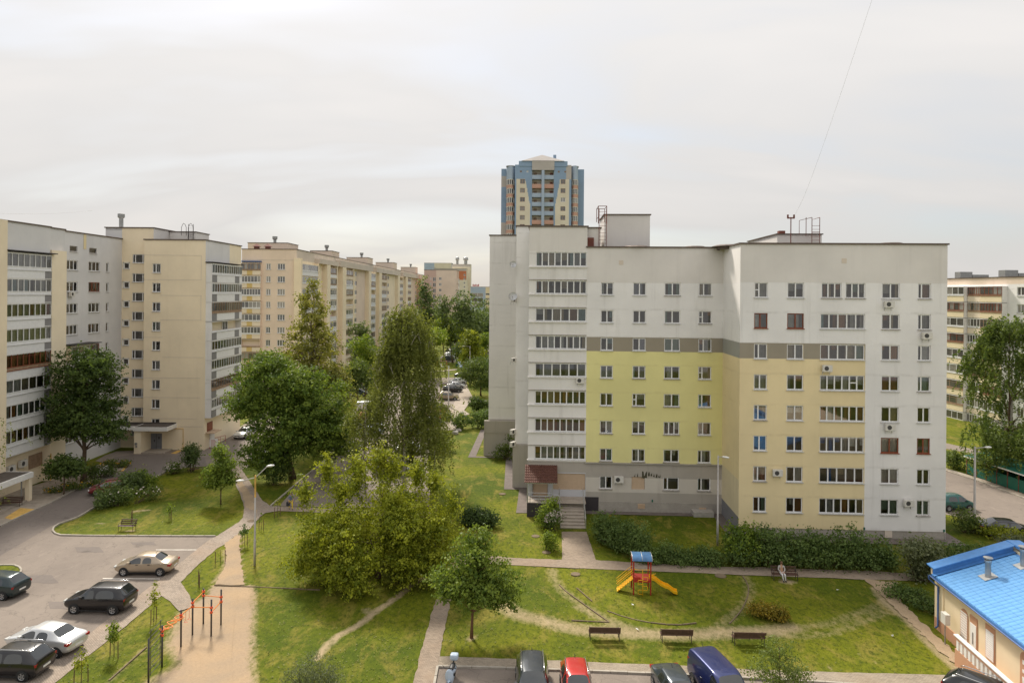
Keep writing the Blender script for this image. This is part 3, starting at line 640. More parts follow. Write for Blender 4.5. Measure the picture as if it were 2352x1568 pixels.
# far wing
cols = [(-12.22, -10.95), (-8.99, -7.67), (-5.83, -4.25), (-2.42, -1.11)]; FO = (-13.62, 0)
holes = []; specs = []
for k in range(8):
    for ci, (a, b) in enumerate(cols):
        z1 = 23.15 - 2.8 * k; z0 = z1 - 1.28; h = (a - FO[0], b - FO[0], z0, z1); holes.append(h)
        specs.append((h, k, ci))
def zf(s, z):
    if z > 23.12: return 0
    if z > 17.62: return 1
    if z > 16.19: return 2
    if z > 4.92: return 3
    if z > 3.42: return 4
    if z > 1.95: return 5
    return 4
wall(B, FO, X1, 13.62, 1.0, 26.7, holes, ['top_wall', 'white_wall2', 'band', 'lime', 'grey_wall', 'pale_base'], zf, cuts_z=(23.12, 17.62, 16.19, 4.92, 3.42, 1.95))
for h, k, ci in specs:
    if k == 7 and ci == 1:
        link('roller_shutter', quad_mesh(h[1] - h[0] - .02, h[3] - h[2] - .02, 'shutter', 'roller_shutter'), B, (FO[0] + h[0] + .01, .1, h[2] + .01)); continue
    sty = rb.random(); fr = (.5, .5); vent = None
    if ci == 3: fr = (.38, .62) if k in (0, 2, 5) else (.3, .7); vent = 0 if k in (1, 3) else None
    elif ci == 1 and k == 4: fr = (.3, .7); vent = 0
    elif ci == 2 and k == 5: fr = (.33, .34, .33)
    elif ci == 2 and k == 7: fr = (.28, .72)
    cur = {(0, 0): ['white', 'lilac'], (0, 1): ['lilac', 'lilac'], (0, 3): ['tan', 'grey'], (1, 3): ['grey', 'orange'], (3, 0): ['lilac', 'lilac'], (3, 1): ['teal', 'grey'], (0, 2): ['teal', 'green'], (2, 3): ['orange', 'sheer'], (3, 3): ['tan', 'tan'], (6, 0): ['grey', 'teal'], (5, 3): ['white', None], (2, 2): ['green', 'green']}.get((k, ci))
    window(B, FO, X1, *h, fr=fr, vent=vent, sill='sill_dark' if rb.random() < .4 else 'sill', curtains=cur, rng=rb)
pl = MB(); pl.box(-12.3, 0, -.05, .3, -.5, 1.0); obj('plinth', pl, M['plinth'], B)
lg = MB(); lg.box(-13.7, 0, -.16, .0, 4.83, 4.95); obj('ledge', lg, M['plinth'], B)
pl = MB(); pl.box(-14.0, -12.3, -.06, .3, -.5, 1.42); obj('plinth', pl, M['plinth_dark'], B)
# near wing
NO = (0.0, -6.0); cols2 = [(1.28, 2.49), (4.25, 5.74), (7.22, 11.2), (12.68, 14.26), (15.87, 17.02)]
holes = []; specs = []
for k in range(8):
    for ci, (a, b) in enumerate(cols2):
        z1 = 23.14 - 2.8 * k; z0 = z1 - 1.38
        if ci == 2 and k == 0:
            for q, (c, d) in enumerate(((7.3, 9.1), (9.45, 11.2))): holes.append((c, d, z0, z1)); specs.append(((c, d, z0, z1), k, 20 + q))
        else: holes.append((a, b, z0, z1)); specs.append(((a, b, z0, z1), k, ci))
def zn(s, z):
    if z > 23.16: return 0
    if s > 11.25: return 1
    if z > 17.62: return 1
    if z > 16.19: return 2
    return 3
wall(B, NO, X1, 18.44, .72, 26.65, holes, ['top_wall', 'white_wall2', 'band', 'ochre'], zn, cuts_z=(23.16, 17.62, 16.19), cuts_s=(11.25,))
LOG = {1: (['teal', 'brown', 'orange', 'sheer', 'sheer'], 5), 2: (['brown', 'brown', None, 'tan', 'green'], 5), 3: (['sheer', 'sheer', 'sheer', 'sheer', 'grey', 'sheer'], 6), 4: (['red', 'sheer', 'red', 'brown', 'orange', 'red'], 6), 5: (['blue', 'blue', 'blue', 'grey', 'white', 'white'], 6), 6: ([None, 'blue', 'tan', None, None], 5), 7: ([None, 'sheer', None, 'orange', None, 'tan'], 6)}
for h, k, ci in specs:
    if ci == 2:
        cu, n = LOG[k]; window(B, NO, X1, *h, fr=[1 / n] * n, curtains=cu, rng=rb, vent=4 if k == 3 else None, name='window'); continue
    if ci >= 20: window(B, NO, X1, *h, fr=(.34, .33, .33), curtains=['brown', 'tan', 'orange'] if ci == 20 else ['sheer', 'green', 'sheer'], rng=rb, sill='sill_dark'); continue
    mat = 'frame_brown' if (k == 1 and ci in (0, 1)) or (k == 5 and ci in (3, 4)) else 'frame'
    fr = (.5, .5); vent = None
    if ci == 0: fr = (.45, .55) if k % 2 else (.35, .65); vent = 0 if k == 0 else None
    if ci == 4: fr = (.3, .7) if k < 4 else (.5, .5)
    cur = {(5, 0): ['tan', 'blue'], (5, 1): ['lilac', 'blue'], (2, 3): ['orange', 'orange'], (3, 3): ['red', 'red'], (1, 3): ['brown', 'tan'], (4, 3): ['grey', 'tan'], (6, 1): ['white', 'sheer'], (4, 1): ['white', 'white'], (7, 3): ['green', 'green'], (7, 4): ['green', 'teal'], (5, 3): ['sheer', 'sheer'], (5, 4): ['sheer', 'sheer'], (6, 0): ['white', 'sheer']}.get((k, ci))
    window(B, NO, X1, *h, fr=fr, mat=mat, vent=vent, sill='frame_brown' if mat != 'frame' else ('sill_dark' if rb.random() < .3 else 'sill'), curtains=cur, rng=rb)
pl = MB(); pl.box(-.04, 18.4, -5.93, -5.6, -.5, .72); obj('plinth', pl, M['plinth'], B)
def zs(s, z):
    if z > 23.12: return 0
    if z > 17.62: return 1
    if z > 16.19: return 2
    if z > 5.2 - s * .12: return 3
    return 4 if z > 1.6 else 5
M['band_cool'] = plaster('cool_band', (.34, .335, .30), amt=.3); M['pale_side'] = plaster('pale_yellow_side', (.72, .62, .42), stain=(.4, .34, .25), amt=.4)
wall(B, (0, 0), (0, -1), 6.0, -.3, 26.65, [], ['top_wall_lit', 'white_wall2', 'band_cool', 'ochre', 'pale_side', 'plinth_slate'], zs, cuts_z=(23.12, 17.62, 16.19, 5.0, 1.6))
wall(B, (18.44, -6), (0, 1), 14, -.3, 26.65, [], ['white_wall'])
roof_slab(B, [(0, -6), (18.44, -6), (18.44, 8), (0, 8)], 26.78)
roof_slab(B, [(-13.62, 0), (0, 0), (0, 12), (-13.62, 12)], 26.8)
# loggia block on the left
LO = (-19.5, 0); holes = []; specs = []
for k in range(8):
    z1 = 26.2 if k == 0 else 23.3 - 2.8 * (k - 1); z0 = z1 - (1.45 if k == 0 else 1.34); h = (.67, 5.83, z0, z1); holes.append(h); specs.append((h, k))
holes += [(2.6, 5.85, 2.1, 3.75), (.55, 2.05, 1.42, 3.6)]
def zl(s, z):
    if z > 26.3: return 0
    if z > 4.9: return 1
    if z > 3.85: return 2
    return 3
M['pale_blue_wall'] = plaster('pale_bluish_shopfront', (.56, .56, .58), amt=.15)
wall(B, LO, X1, 5.88, 0, 28.75, holes, ['top_wall', 'white_wall', 'grey_wall', 'pale_blue_wall'], zl, cuts_z=(26.3, 4.9, 3.85))
LC = {0: ['green', 'tan', 'tan', 'sheer', 'tan', 'teal', 'grey', 'teal'], 1: ['brown', 'tan', 'grey', None, 'tan', None, None, 'tan'], 2: ['sheer', 'tan', 'tan', 'tan', 'brown', 'teal'], 3: ['sheer', 'sheer', 'white', None, 'white', 'tan', 'grey', 'tan'], 4: ['lilac', 'lilac', 'grey', 'grey', 'lilac', 'lilac'], 5: ['tan', 'brown', 'tan', 'brown', 'orange', 'orange', 'orange', None], 6: [None, 'brown', 'brown', 'red', 'brown', 'brown', None, 'orange'], 7: ['orange', 'lilac', 'lilac', 'lilac', 'lilac', 'lilac', 'lilac', 'lilac']}
for h, k in specs:
    n = len(LC[k]); window(B, LO, X1, *h, fr=[1 / n] * n, curtains=LC[k], rng=rb, mat='frame' if k not in (5, 6) else 'frame')
    lg = MB(); lg.box(-19.58, -13.64, -.14, .0, h[2] - .13, h[2] - .02); obj('ledge', lg, M['white_wall'], B)
    if k:
        lg = MB(); lg.box(-19.55, -13.66, -.09, .0, h[3] + .06, h[3] + .12); obj('ledge', lg, M['plinth'], B)
for (a, b, c, d, m) in ((2.6, 5.85, 2.1, 3.75, 'shutter'), (.55, 2.05, 1.42, 3.6, 'shutter')):
    mb = MB(); n = 16
    for i in range(n): z = lerp(c, d, i / n); mb.box(a + .01, b - .01, .08, .11 if i % 2 else .105, z + .008, lerp(c, d, (i + 1) / n))
    obj('roller_shutter', mb, M[m], B, (LO[0], 0, 0))
plain(B, -13.64, -12.2, 1.2, 9, 26.4, 28.75, 'top_wall'); roof_slab(B, [(-19.5, 0), (-13.62, 0), (-13.62, 10), (-19.5, 10)], 28.88)
# left return, strip and rear wing
wall(B, (-19.5, 8), (0, -1), 8, 0, 28.75, [], ['white_wall'])
zz = lambda s, z: 0 if z > 4.9 else (1 if z > 1.3 else 2)
wall(B, (-21.15, 8), X1, 1.7, -.3, 29.6, [], ['white_wall2', 'grey_wall', 'plinth'], zz, cuts_z=(4.9, 1.3))
st = MB(); st.box(-21.4, -19.5, 7.72, 8, 0, 4.85); obj('plinth_wall', st, M['grey_wall'], B); roof_slab(B, [(-21.15, 8), (-19.4, 8), (-19.4, 22), (-21.15, 22)], 29.7)
wall(B, (-25.4, 22.9), X1, 4.5, -.3, 29.75, [], ['white_wall', 'grey_wall', 'plinth'], zz, cuts_z=(4.9, 1.3))
st = MB(); st.box(-26.0, -20.9, 22.5, 22.9, 0, 3.1); st.box(-25.95, -20.9, 22.45, 22.9, 3.1, 4.75, 0); obj('plinth_wall', st, M['grey_wall'], B)
roof_slab(B, [(-25.4, 22.9), (-20.9, 22.9), (-20.9, 36), (-25.4, 36)], 29.9); wall(B, (-25.4, 36), (0, -1), 13.1, 0, 29.75, [], ['white_wall'])
# roof houses, hatches, ladders
plain(B, -11.55, -6.7, 4.2, 10, 26.4, 30.45, 'top_wall', 'roof_house'); plain(B, 5.5, 9.9, .6, 10.5, 26.3, 28.1, 'top_wall', 'roof_house')
for (x, y, w_) in ((-8.6, 1.2, 1.6), (-2.6, 1.2, 1.3), (.3, -1.0, 1.7), (14.2, -4.4, 1.3)):
    mb = MB(); mb.lathe([(w_ * .72, 0), (w_ * .72, .28), (w_, .34), (w_ * .7, .5), (.02, .52)], 12); obj('roof_vent', mb, M['flash'], B, (x, y, 26.42))
o = ladder(B, (-12.0, 1.0, 26.45), 0, 4.3, .75, .36)
rl = MB()
for x in (-12.45, -11.6): rl.tube([(x, 1.0, 29.2), (x, 1.0, 31.0), (x, 3.4, 31.0), (x, 3.4, 29.6)], .035, 6)
rl.tube([(-12.45, 1.0, 31.0), (-11.6, 1.0, 31.0)], .035, 6); rl.tube([(-12.45, 3.4, 31.0), (-11.6, 3.4, 31.0)], .035, 6); rl.tube([(-12.45, 1, 29.9), (-12.45, 3.4, 29.9)], .03, 6); obj('ladder_rail', rl, M['rust'], B)
hb = MB(); hb.box(-13.55, -12.9, .9, 1.5, 26.4, 27.75); obj('roof_hatch', hb, M['rust'], B)
o = ladder(B, (9.0, -.2, 26.4), 0, 2.6, .75, .36)
rl = MB()
for x in (8.05, 8.62, 9.38): rl.tube([(x, -.2, 27.9), (x, -.2, 29.75)], .035, 6)
rl.tube([(7.6, .4, 28.1), (7.6, .4, 29.5), (8.62, -.2, 29.75)], .03, 6); rl.tube([(8.62, -.2, 28.3), (9.38, -.2, 28.3)], .03, 6); rl.tube([(9.38, -.2, 29.75), (8.9, .5, 29.6), (8.9, .5, 28.1)], .03, 6); obj('ladder_rail', rl, M['rust'], B)
am = MB(); am.tube([(6.35, -.8, 26.4), (6.35, -.8, 29.7)], .05, 6); am.box(6.0, 6.7, -.85, -.75, 29.55, 29.68); am.tube([(6.05, -.8, 29.6), (6.05, -.8, 29.95)], .09, 6); am.tube([(6.65, -.8, 29.6), (6.65, -.8, 29.95)], .09, 6); obj('antenna_mast', am, M['rust'], B)
ch = MB(); ch.box(5.9, 6.5, 1.2, 1.8, 28.2, 28.55); obj('chimney', ch, M['rust'], B)
for s_, d_, z in ((-10.2, 0, 24.95), (9.3, -6, 24.95)):
    v_ = MB(); v_.box(s_ - .22, s_ + .22, d_ - .02, d_ + .05, z, z + .44); obj('vent_grille', v_, M['attic'], B)
for s_, z in ((-8.0, .35), (-1.9, .1)):
    v_ = MB(); v_.box(s_ - .36, s_ + .36, -.07, -.04, z, z + .5)
    for i in range(5): v_.box(s_ - .34, s_ + .34, -.10, -.071, z + .03 + i * .095, z + .08 + i * .095)
    obj('vent_grille', v_, M['tan_metal'] if 'tan_metal' in M else M['shutter'], B)
v_ = MB(); v_.box(13.1, 13.75, -5.99, -5.95, .1, .7); obj('vent_grille', v_, M['attic'], B)
st = MB(); st.box(-3.0, -1.0, -1.1, -.06, -.1, .45); st.box(-2.8, -1.2, -.95, -.2, .451, .46); obj('light_well', st, M['stone'], B)
for s_, d_, z in ((-6.9, -.03, 1.05), (11.25, -6.03, .75), (18.3, -6.03, .72)):
    g_ = MB(); g_.box(s_ - .07, s_ + .07, d_ - .02, d_ + .02, z, z + .24); obj('house_plate', g_, M['green_sheet'], B)
# porch, stair, canopy
po = MB(); po.box(-19.5, -16.25, -2.3, -.02, -.3, 1.36); obj('porch', po, M['plinth_dark'], B)
po2 = MB(); po2.box(-19.52, -13.7, -2.25, -.03, 1.361, 1.43); po2.box(-16.2, -13.72, -.8, -.03, -.3, 1.36); obj('porch_floor', po2, M['step_stone'], B)
st = link('staircase', MB().box(-16.25, -16.18, -5.2, -.8, -.3, .06).mesh('staircase', M['step_stone']), B)
for i in range(9):
    z = 1.43 - .155 * (i + 1); y1 = -.8 - i * .5
    s_ = MB(); s_.box(-16.2, -13.95, y1 - .5, y1 - .004, -.2, z); s_.box(-16.22, -13.93, y1 - .53, y1 - .006, z + .001, z + .03); obj('step', s_, M['step_stone'], st)
rl = MB()
for x in (-16.28, -13.9):
    rl.tube([(x, -5.3, .95), (x, -.8, 2.3), (x, -.1, 2.3)], .035, 6); rl.tube([(x, -5.3, .5), (x, -.8, 1.85)], .025, 6)
    for y, z in ((-5.3, 0), (-3.8, .45), (-2.3, .9), (-.8, 1.4)): rl.tube([(x, y, z), (x, y, z + .95)], .03, 6)
obj('handrail', rl, M['steel'], B)
rl = MB()
for z in (1.75, 2.05, 2.35): rl.tube([(-19.4, -2.2, z), (-17.2, -2.2, z), (-16.4, -2.2, z - .25), (-16.3, -2.2, z - .35)], .025, 6)
for x in (-19.4, -18.3, -17.2, -16.3): rl.tube([(x, -2.2, 1.4), (x, -2.2, 2.35 if x < -17 else 2.0)], .03, 6)
obj('handrail', rl, M['steel'], B)
c0 = MB(); c0.box(-19.7, -16.55, -2.35, -2.3, 3.3, 3.4); c0.box(-19.7, -19.62, -2.3, 0, 3.32, 3.38); c0.box(-16.63, -16.55, -2.3, 0, 3.32, 3.38); c0.tube([(-19.45, -2.25, 1.43), (-19.45, -2.25, 3.35)], .05, 6); c0.tube([(-17.0, -2.25, 1.43), (-17.0, -2.25, 3.35)], .04, 6); c0.tube([(-19.2, -2.25, 1.43), (-19.2, -2.25, 3.35)], .04, 6)
can = obj('canopy', c0, M['steel'], B)
tl = MB(); nr, nc = 7, 17
for i in range(nr):
    for j in range(nc):
        xa = lerp(-19.75, -16.5, j / nc); xb = lerp(-19.75, -16.5, (j + 1) / nc); xm = (xa + xb) / 2
        ya, yb = lerp(-.02, -2.42, i / nr), lerp(-.02, -2.42, (i + 1) / nr); za, zb = lerp(4.55, 3.38, i / nr), lerp(4.55, 3.38, (i + 1) / nr) + .04
        tl.add([(xa, ya, za), (xm, ya, za + .05), (xb, ya, za), (xa, yb, zb), (xm, yb, zb + .06), (xb, yb, zb), (xa, yb, zb - .05), (xm, yb, zb), (xb, yb, zb - .05)], [(0, 3, 4, 1), (1, 4, 5, 2), (3, 6, 7, 4), (4, 7, 8, 5)])
tag(obj('roof_tiles', tl, M['brown_tile'], can), kind='stuff')
wd = MB(); wd.box(-19.05, -18.95, -.1, -.02, 1.45, 3.7); obj('door_frame', wd, M['zinc'], B)
# air conditioners and dishes on this house
def acB(s_, d_, z, label, sc=1.0): x, y = BW(s_, d_); return ac_unit(label, (x, y, z), -TH, s=sc)
acB(-14.25, 0, 13.0 - .05, 'white air conditioner under striped blinds at the right end of the loggia column')
acB(-10.3, 0, 3.0, 'large air conditioner on the grey ground floor wall beside a beige shutter', 1.1)
acB(7.75, -6, 15.1, 'air conditioner hanging below the third loggia from the top on the ochre wall')
acB(13.2, -6, 20.95, 'air conditioner below the top floor window on the white right part')
acB(16.55, -6, 18.15, 'air conditioner below the second floor from top window at the right edge')
acB(13.35, -6, 9.85, 'air conditioner on the white wall above the brown framed windows')
acB(3.4, -6, 5.55, 'air conditioner between two windows low on the ochre wall')
acB(15.05, -6, 3.05, 'air conditioner between the two lowest windows on the white wall')
def dish(label, loc, rz, r=.42):
    t = thing('satellite_dish', label, 'satellite dish', loc, rz)
    mt = Matrix.Translation((0, -.35, 0)) @ Matrix.Rotation(math.radians(70), 4, 'X')
    d = MB(); d.lathe([(.01, 0), (r * .5, .03), (r * .8, .08), (r, .14)], 14, mt); obj('reflector', d, M['steel'], t, smooth=True)
    a = MB(); a.tube([(0, 0, -.1), (0, -.35, 0)], .025, 5); a.tube([(0, -.3, -.3), (0, -.75, -.05)], .015, 5); a.tube([(0, -.75, -.05), (0, -.8, 0)], .04, 6); obj('arm', a, M['dark_metal'], t)
x, y = BW(-21.5, 8); dish('lower satellite dish on the narrow white strip of wall', (x, y - .1, 21.6), -TH, .5); dish('upper satellite dish on the narrow white strip of wall', (x, y - .1, 25.2), -TH, .4)
ac_unit('small upper air conditioner on the narrow white wall strip', (x - .1, y, 21.0), -TH + .9, s=.8); ac_unit('small air conditioner halfway up the narrow white wall strip', (x - .1, y, 14.2), -TH + .9, s=.8)
ac_unit('upper of two air conditioners at the corner of the grey base', (x - .1, y - .3, 6.1), -TH + .9, s=.9); ac_unit('lower of two air conditioners at the corner of the grey base', (x - .1, y - .3, 4.7), -TH + .9, s=.9)
# blind area round the house
def bl_sheet(name, pts, z, mat): return sheet(name, [BW(*p) for p in pts], z, M[mat])
bl_sheet('pavement', [(-13.8, -1.0), (-1.0, -1.0), (-1.0, -7.4), (19.6, -7.4), (19.6, 10), (18, 10), (18, -6), (0, -6), (0, 0), (-13.8, 0)], .028, 'asphalt_dark')
bl_sheet('pavement', [(-22.3, 6.9), (-20.6, 6.9), (-20.6, -1.2), (-19.4, -1.2), (-19.4, 8), (-21, 8), (-22.2, 22), (-27.0, 22), (-27.0, 40), (-28, 40), (-28, 21.4), (-22.9, 21.4)], .028, 'asphalt_dark')
# thin cable from the mast up to the eaves above the viewer
mx_, my_ = BW(6.35, -6.8 + 6); p0 = Vector((mx_, my_, 29.7)); p1 = at(2016, -40, 9.0)
cb_ = MB(); cb_.tube([p0.lerp(p1, t) - Vector((0, 0, 3.0 * t * (1 - t))) for t in [i / 24 for i in range(25)]], [lerp(.006, .0012, i / 24) for i in range(25)], 4); tag(obj('overhead_cable', cb_, M['steel']), 'thin cable running from the roof mast up into the sky', 'cable')

# dark moss and soot stain over the shuttered window
M['moss'] = simple('moss_stain', (.07, .065, .04), .95, var=.3)
sm = MB(); rs2 = random.Random(4)
for x0_, w_, zt_, dz in ((-8.75, .12, 3.95, .35), (-7.95, .5, 4.35, .85), (-7.35, .18, 4.2, .5), (-7.1, .16, 4.15, .45), (-6.85, .16, 4.05, .4), (-6.6, .2, 4.0, .45), (-6.35, .25, 3.9, .35), (-8.45, .1, 4.0, .4)):
    n_ = 7; pts_ = [(x0_ + w_ * (i / n_), zt_ - dz + rs2.uniform(0, dz * .9)) for i in range(n_ + 1)]; sm.add([(x, -.012, zt_ - dz - rs2.uniform(0, .12)) for x, z in pts_] + [(x, -.012, z) for x, z in pts_], [(i, i + 1, n_ + 2 + i, n_ + 1 + i) for i in range(n_)])
obj('moss_stain', sm, M['moss'], B)
# ------------------------------------------------------------------ cream and grey house on the left
ra = random.Random(11); Y1 = (0, 1); SP = 2.68
A = thing('apartment_house', 'cream apartment house with grey side wall and white panelled balconies at the left', 'building', (-48.0, 94.4, 0))
def AX(x): return x + 48.0
def AY(y): return y - 94.4
def balcony(parent, O, dv, s0, s1, zb, ph, gz, gh, out=1.0, panels=((0, 1, 'bpanel'),), n=8, frame='frame', glazed=True, curtains=None, detail=True, rng=None, slabm='white_wall', zpan=None):
    """projecting balcony: slab with cheeks, parapet panels, glazing bars, panes"""
    rng = rng or ra; rz = math.atan2(dv[1], dv[0]); L = s1 - s0
    loc = (O[0] + dv[0] * s0, O[1] + dv[1] * s0, zb)
    m = MB(); m.box(0, L, -out, 0, -.06, .06); m.box(0, .08, -out + .02, 0, .06, gz + gh); m.box(L - .08, L, -out + .02, 0, .06, gz + gh); m.box(-.03, L + .03, -out - .06, 0, gz + gh, gz + gh + .07)
    b = obj('balcony', m, M[slabm], parent, loc, rz)
    for f0, f1, pm in panels:
        p = MB(); p.box(L * f0 + .004, L * f1 - .004, -out - .05, -out - .004, .0, ph); obj('parapet_panel', p, M[pm], b)
    sl = MB(); sl.box(-.02, L + .02, -out - .12, -out + .02, ph + .0, ph + .07); obj('sill', sl, M['sill'] if frame == 'frame' else M[frame], b)
    lo = MB(); lo.box(.01, L - .01, -out + .0, -out + .06, ph + .07, gz - .004); obj('infill', lo, M['bpanel'] if frame == 'frame' else M['frame_old'], b)
    if glazed:
        t = .075; fm = MB(); fm.box(0, L, -out - .03, -out + .05, gz, gz + t); fm.box(0, L, -out - .03, -out + .05, gz + gh - t, gz + gh)
        for i in range(n + 1):
            x = L * i / n; fm.box(max(0, x - t * .6), min(L, x + t * .6), -out - .028, -out + .048, gz + t, gz + gh - t)
        if frame != 'frame': fm.box(0, L, -out - .02, -out + .03, gz + gh * .72, gz + gh * .72 + .04)
        obj('glazing_frame', fm, M[frame], b)
        for i in range(n):
            a, c = L * i / n + .02, L * (i + 1) / n - .02
            link('pane', quad_mesh(c - a, gh - .04, 'glass' if detail else rng.choice(['far_glass', 'far_glass', 'far_glass2'])), b, (a, -out + .01, gz + .02))
            if detail:
                cu = curtains[i % len(curtains)] if curtains else rng.choice(CUR + ['sheer', 'white', 'sheer', 'sheer', 'grey'] + [None] * 3)
                if cu: link('curtain', curtain_mesh(L / n * .98, gh + .2, 'cur_' + cu), b, (L * i / n, -out + .16, gz - .1))
    return b
# grey side wall
gO = (AX(-54.65), AY(79.0)); gl = 15.4 + .2
gc = [(83.7, 85.9), (88.1, 90.5), (91.9, 92.5)]; holes = []; specs = []
for k in range(9):
    for ci, (a, b) in enumerate(gc):
        z1 = 25.67 - SP * k
        if z1 < 3: continue
        if k == 4 and ci == 0: continue
        h = (a - 79, b - 79, z1 - 1.22, z1); holes.append(h); specs.append((h, k, ci))
for a, b in ((84.3, 85.8), (88.2, 89.8)): holes.append((a - 79, b - 79, 26.75, 27.45)); specs.append((holes[-1], -1, 5))
wall(A, gO, Y1, 16.6, 0, 29.13, holes, ['cool_grey'])
for h, k, ci in specs:
    if ci == 5: window(A, gO, Y1, *h, fr=(1,), curtains=['grey'], mat='sill_dark', rng=ra); continue
    mat = 'frame_brown' if (k, ci) in ((1, 1), (4, 1)) else 'frame'
    window(A, gO, Y1, *h, fr=(1,) if ci == 2 else (.33, .34, .33), mat=mat, curtains=['brown', 'red', 'sheer'] if mat != 'frame' else None, rng=ra)
ys_ = MB(); ys_.box(AX(-54.64), AX(-54.60), AY(87.0), AY(87.5), 27.2, 29.05); obj('painted_strip', ys_, M['ochre'], A)
balcony(A, (AX(-54.65), AY(83.2)), Y1, 0, 4.6, 13.45, .05, .25, 1.35, out=1.1, panels=((0, 1, 'cream'),), n=4, curtains=[None, 'brown', 'tan', 'orange'], slabm='cream')
rf = MB(); rf.box(-1.6, .1, -.2, 5.1, 0, .1); obj('balcony_roof', rf, M['roofing'], A, (AX(-53.1), AY(83.2), 15.2))
# balcony front with pier
bO = (AX(-53.9), AY(66.0))
wall(A, bO, Y1, 15.2, 0, 29.13, [(3.2, 5.0, 1.0, 3.3), (14.0, 14.8, 30, 30.1)][:1], ['cream'], lambda s, z: 0)
window(A, bO, Y1, 3.2, 5.0, 1.0, 3.3, fr=(.5, .5), rng=ra)
pier = MB(); pier.box(AX(-54.6), AX(-52.95), AY(78.55), AY(81.15), 0, 26.55); obj('pier', pier, M['cream2'], A)
pier = MB(); pier.box(AX(-54.6), AX(-52.75), AY(64), AY(71.35), 3.0, 29.2); obj('pier', pier, M['cream'], A)
up_ = MB(); up_.box(AX(-54.6), AX(-53.0), AY(71.36), AY(78.3), 26.2, 29.13); up_.box(AX(-54.6), AX(-53.5), AY(78.3), AY(81.6), 26.6, 29.13); obj('attic_wall', up_, M['cool_grey'], A)
rf = MB(); rf.box(AX(-54.4), AX(-52.5), AY(71.3), AY(78.9), 26.06, 26.16); obj('balcony_roof', rf, M['roofing'], A)
BC = {2: ['grey', 'tan', 'tan', 'grey', 'red', 'tan', 'tan', 'red'], 4: ['brown', 'orange', 'brown', 'orange', 'red', 'brown', 'red', 'brown'], 3: ['sheer'] * 8, 0: ['sheer', 'grey', 'sheer', 'sheer', 'white', 'sheer', 'grey', 'grey'], 1: ['grey', 'teal', 'sheer', 'teal', None, 'grey', 'sheer', 'grey']}
for k in range(8):
    fr = 'frame_brown' if k == 4 else 'frame'
    balcony(A, (AX(-53.9), AY(71.4)), Y1, 0, 7.05, 23.1 - SP * k, .95, 1.32, 1.45, out=.95, panels=((0, .84, 'bpanel'), (.84, 1, 'bpanel_g')), n=8 if k != 5 else 6, frame=fr, curtains=BC.get(k), rng=ra)
roof_slab(A, [(AX(-53.0), AY(62)), (AX(-53.0), AY(78.3)), (AX(-53.5), AY(78.3)), (AX(-53.5), AY(81.6)), (AX(-54.65), AY(81.6)), (AX(-54.65), AY(95.6)), (AX(-68), AY(95.6)), (AX(-68), AY(62))], 29.25)
# front wall with stair strip
sO = (AX(-54.65), AY(95.6)); holes = []; specs = []
for k in range(10):
    z1 = 27.04 - SP * k; h = (1.45, 3.3, z1 - 1.22, z1); holes.append(h); specs.append((h, 0))
for k in range(9):
    z1 = 25.82 - SP * k; h = (.25, 1.0, z1 - .82, z1); holes.append(h); specs.append((h, 1))
wall(A, sO, X1, 4.4, 0, 30.7, holes, ['cream'])
for h, q in specs: window(A, sO, X1, *h, fr=(.22, .56, .22) if q == 0 else (1,), curtains=[None], rng=ra)
for h, q in specs:
    if q: fm = MB(); fm.box(-54.65 + 48 + h[0] - .12, -54.65 + 48 + h[0], -.05 + 1.2, 1.2, h[2] - .1, h[3] + .1); fm.box(-6.65 + h[1], -6.65 + h[1] + .12, 1.15, 1.2, h[2] - .1, h[3] + .1); fm.box(-6.65 + h[0] - .12, -6.65 + h[1] + .12, 1.15, 1.2, h[3], h[3] + .1); obj('window_surround', fm, M['white_paint'], A)
mO = (AX(-50.9), 0.0); holes = []
for k in range(9): z1 = 25.71 - SP * k; holes.append((1.15, 2.3, z1 - 1.26, z1))
wall(A, mO, X1, 8.5, 0, 28.95, holes, ['cream'])
for h in holes: window(A, mO, X1, *h, fr=(.42, .58), rng=ra)
wall(A, (AX(-50.9), 1.2), (0, -1), 1.2, 0, 28.95, [], ['cream'])
jt = MB()
for (x0_, x1_, z) in ((-50.9, -43.0, 26.85), (-50.9, -42.9, 23.45), (-48.6, -42.9, 21.3), (-48.6, -42.9, 17.9), (-50.9, -48.2, 15.5), (-48.3, -42.6, 12.75), (-50.9, -43, 9.9), (-50.9, -43, 7.2), (-48.6, -43.4, 4.3), (-50, -42.6, 3.2)): jt.box(AX(x0_), AX(x1_), -.025, -.002, z, z + .05)
for z0_, z1_ in ((23.45, 26.85), (17.9, 21.3)): jt.box(AX(-43.02), AX(-42.97), -.024, -.002, z0_, z1_)
obj('panel_joint', jt, M['attic'], A)
dr = MB(); dr.box(AX(-49.75), AX(-48.25), -.06, .0, .1, 2.25); d_o = obj('door', dr, M['slate_door'], A); dh = MB(); dh.box(AX(-49.02), AX(-48.98), -.07, -.061, .1, 2.25); dh.box(AX(-49.3), AX(-49.2), -.1, -.061, 1.1, 1.4); dh.box(AX(-48.7), AX(-48.55), -.08, -.061, 1.5, 1.8); obj('handle', dh, M['black'], d_o)
cw = MB(); cw.box(AX(-50.75), AX(-49.85), AY(91.9), AY(94.4), 0, 3.1); obj('porch_wall', cw, M['cream2'], A)
cp = MB(); cp.box(AX(-54.6), AX(-50.8), AY(92.6), AY(95.6), 3.05, 3.55); cp.box(AX(-50.8), AX(-46.2), AY(91.7), AY(94.4), 3.1, 3.62); co = obj('canopy', cp, M['white_paint'], A)
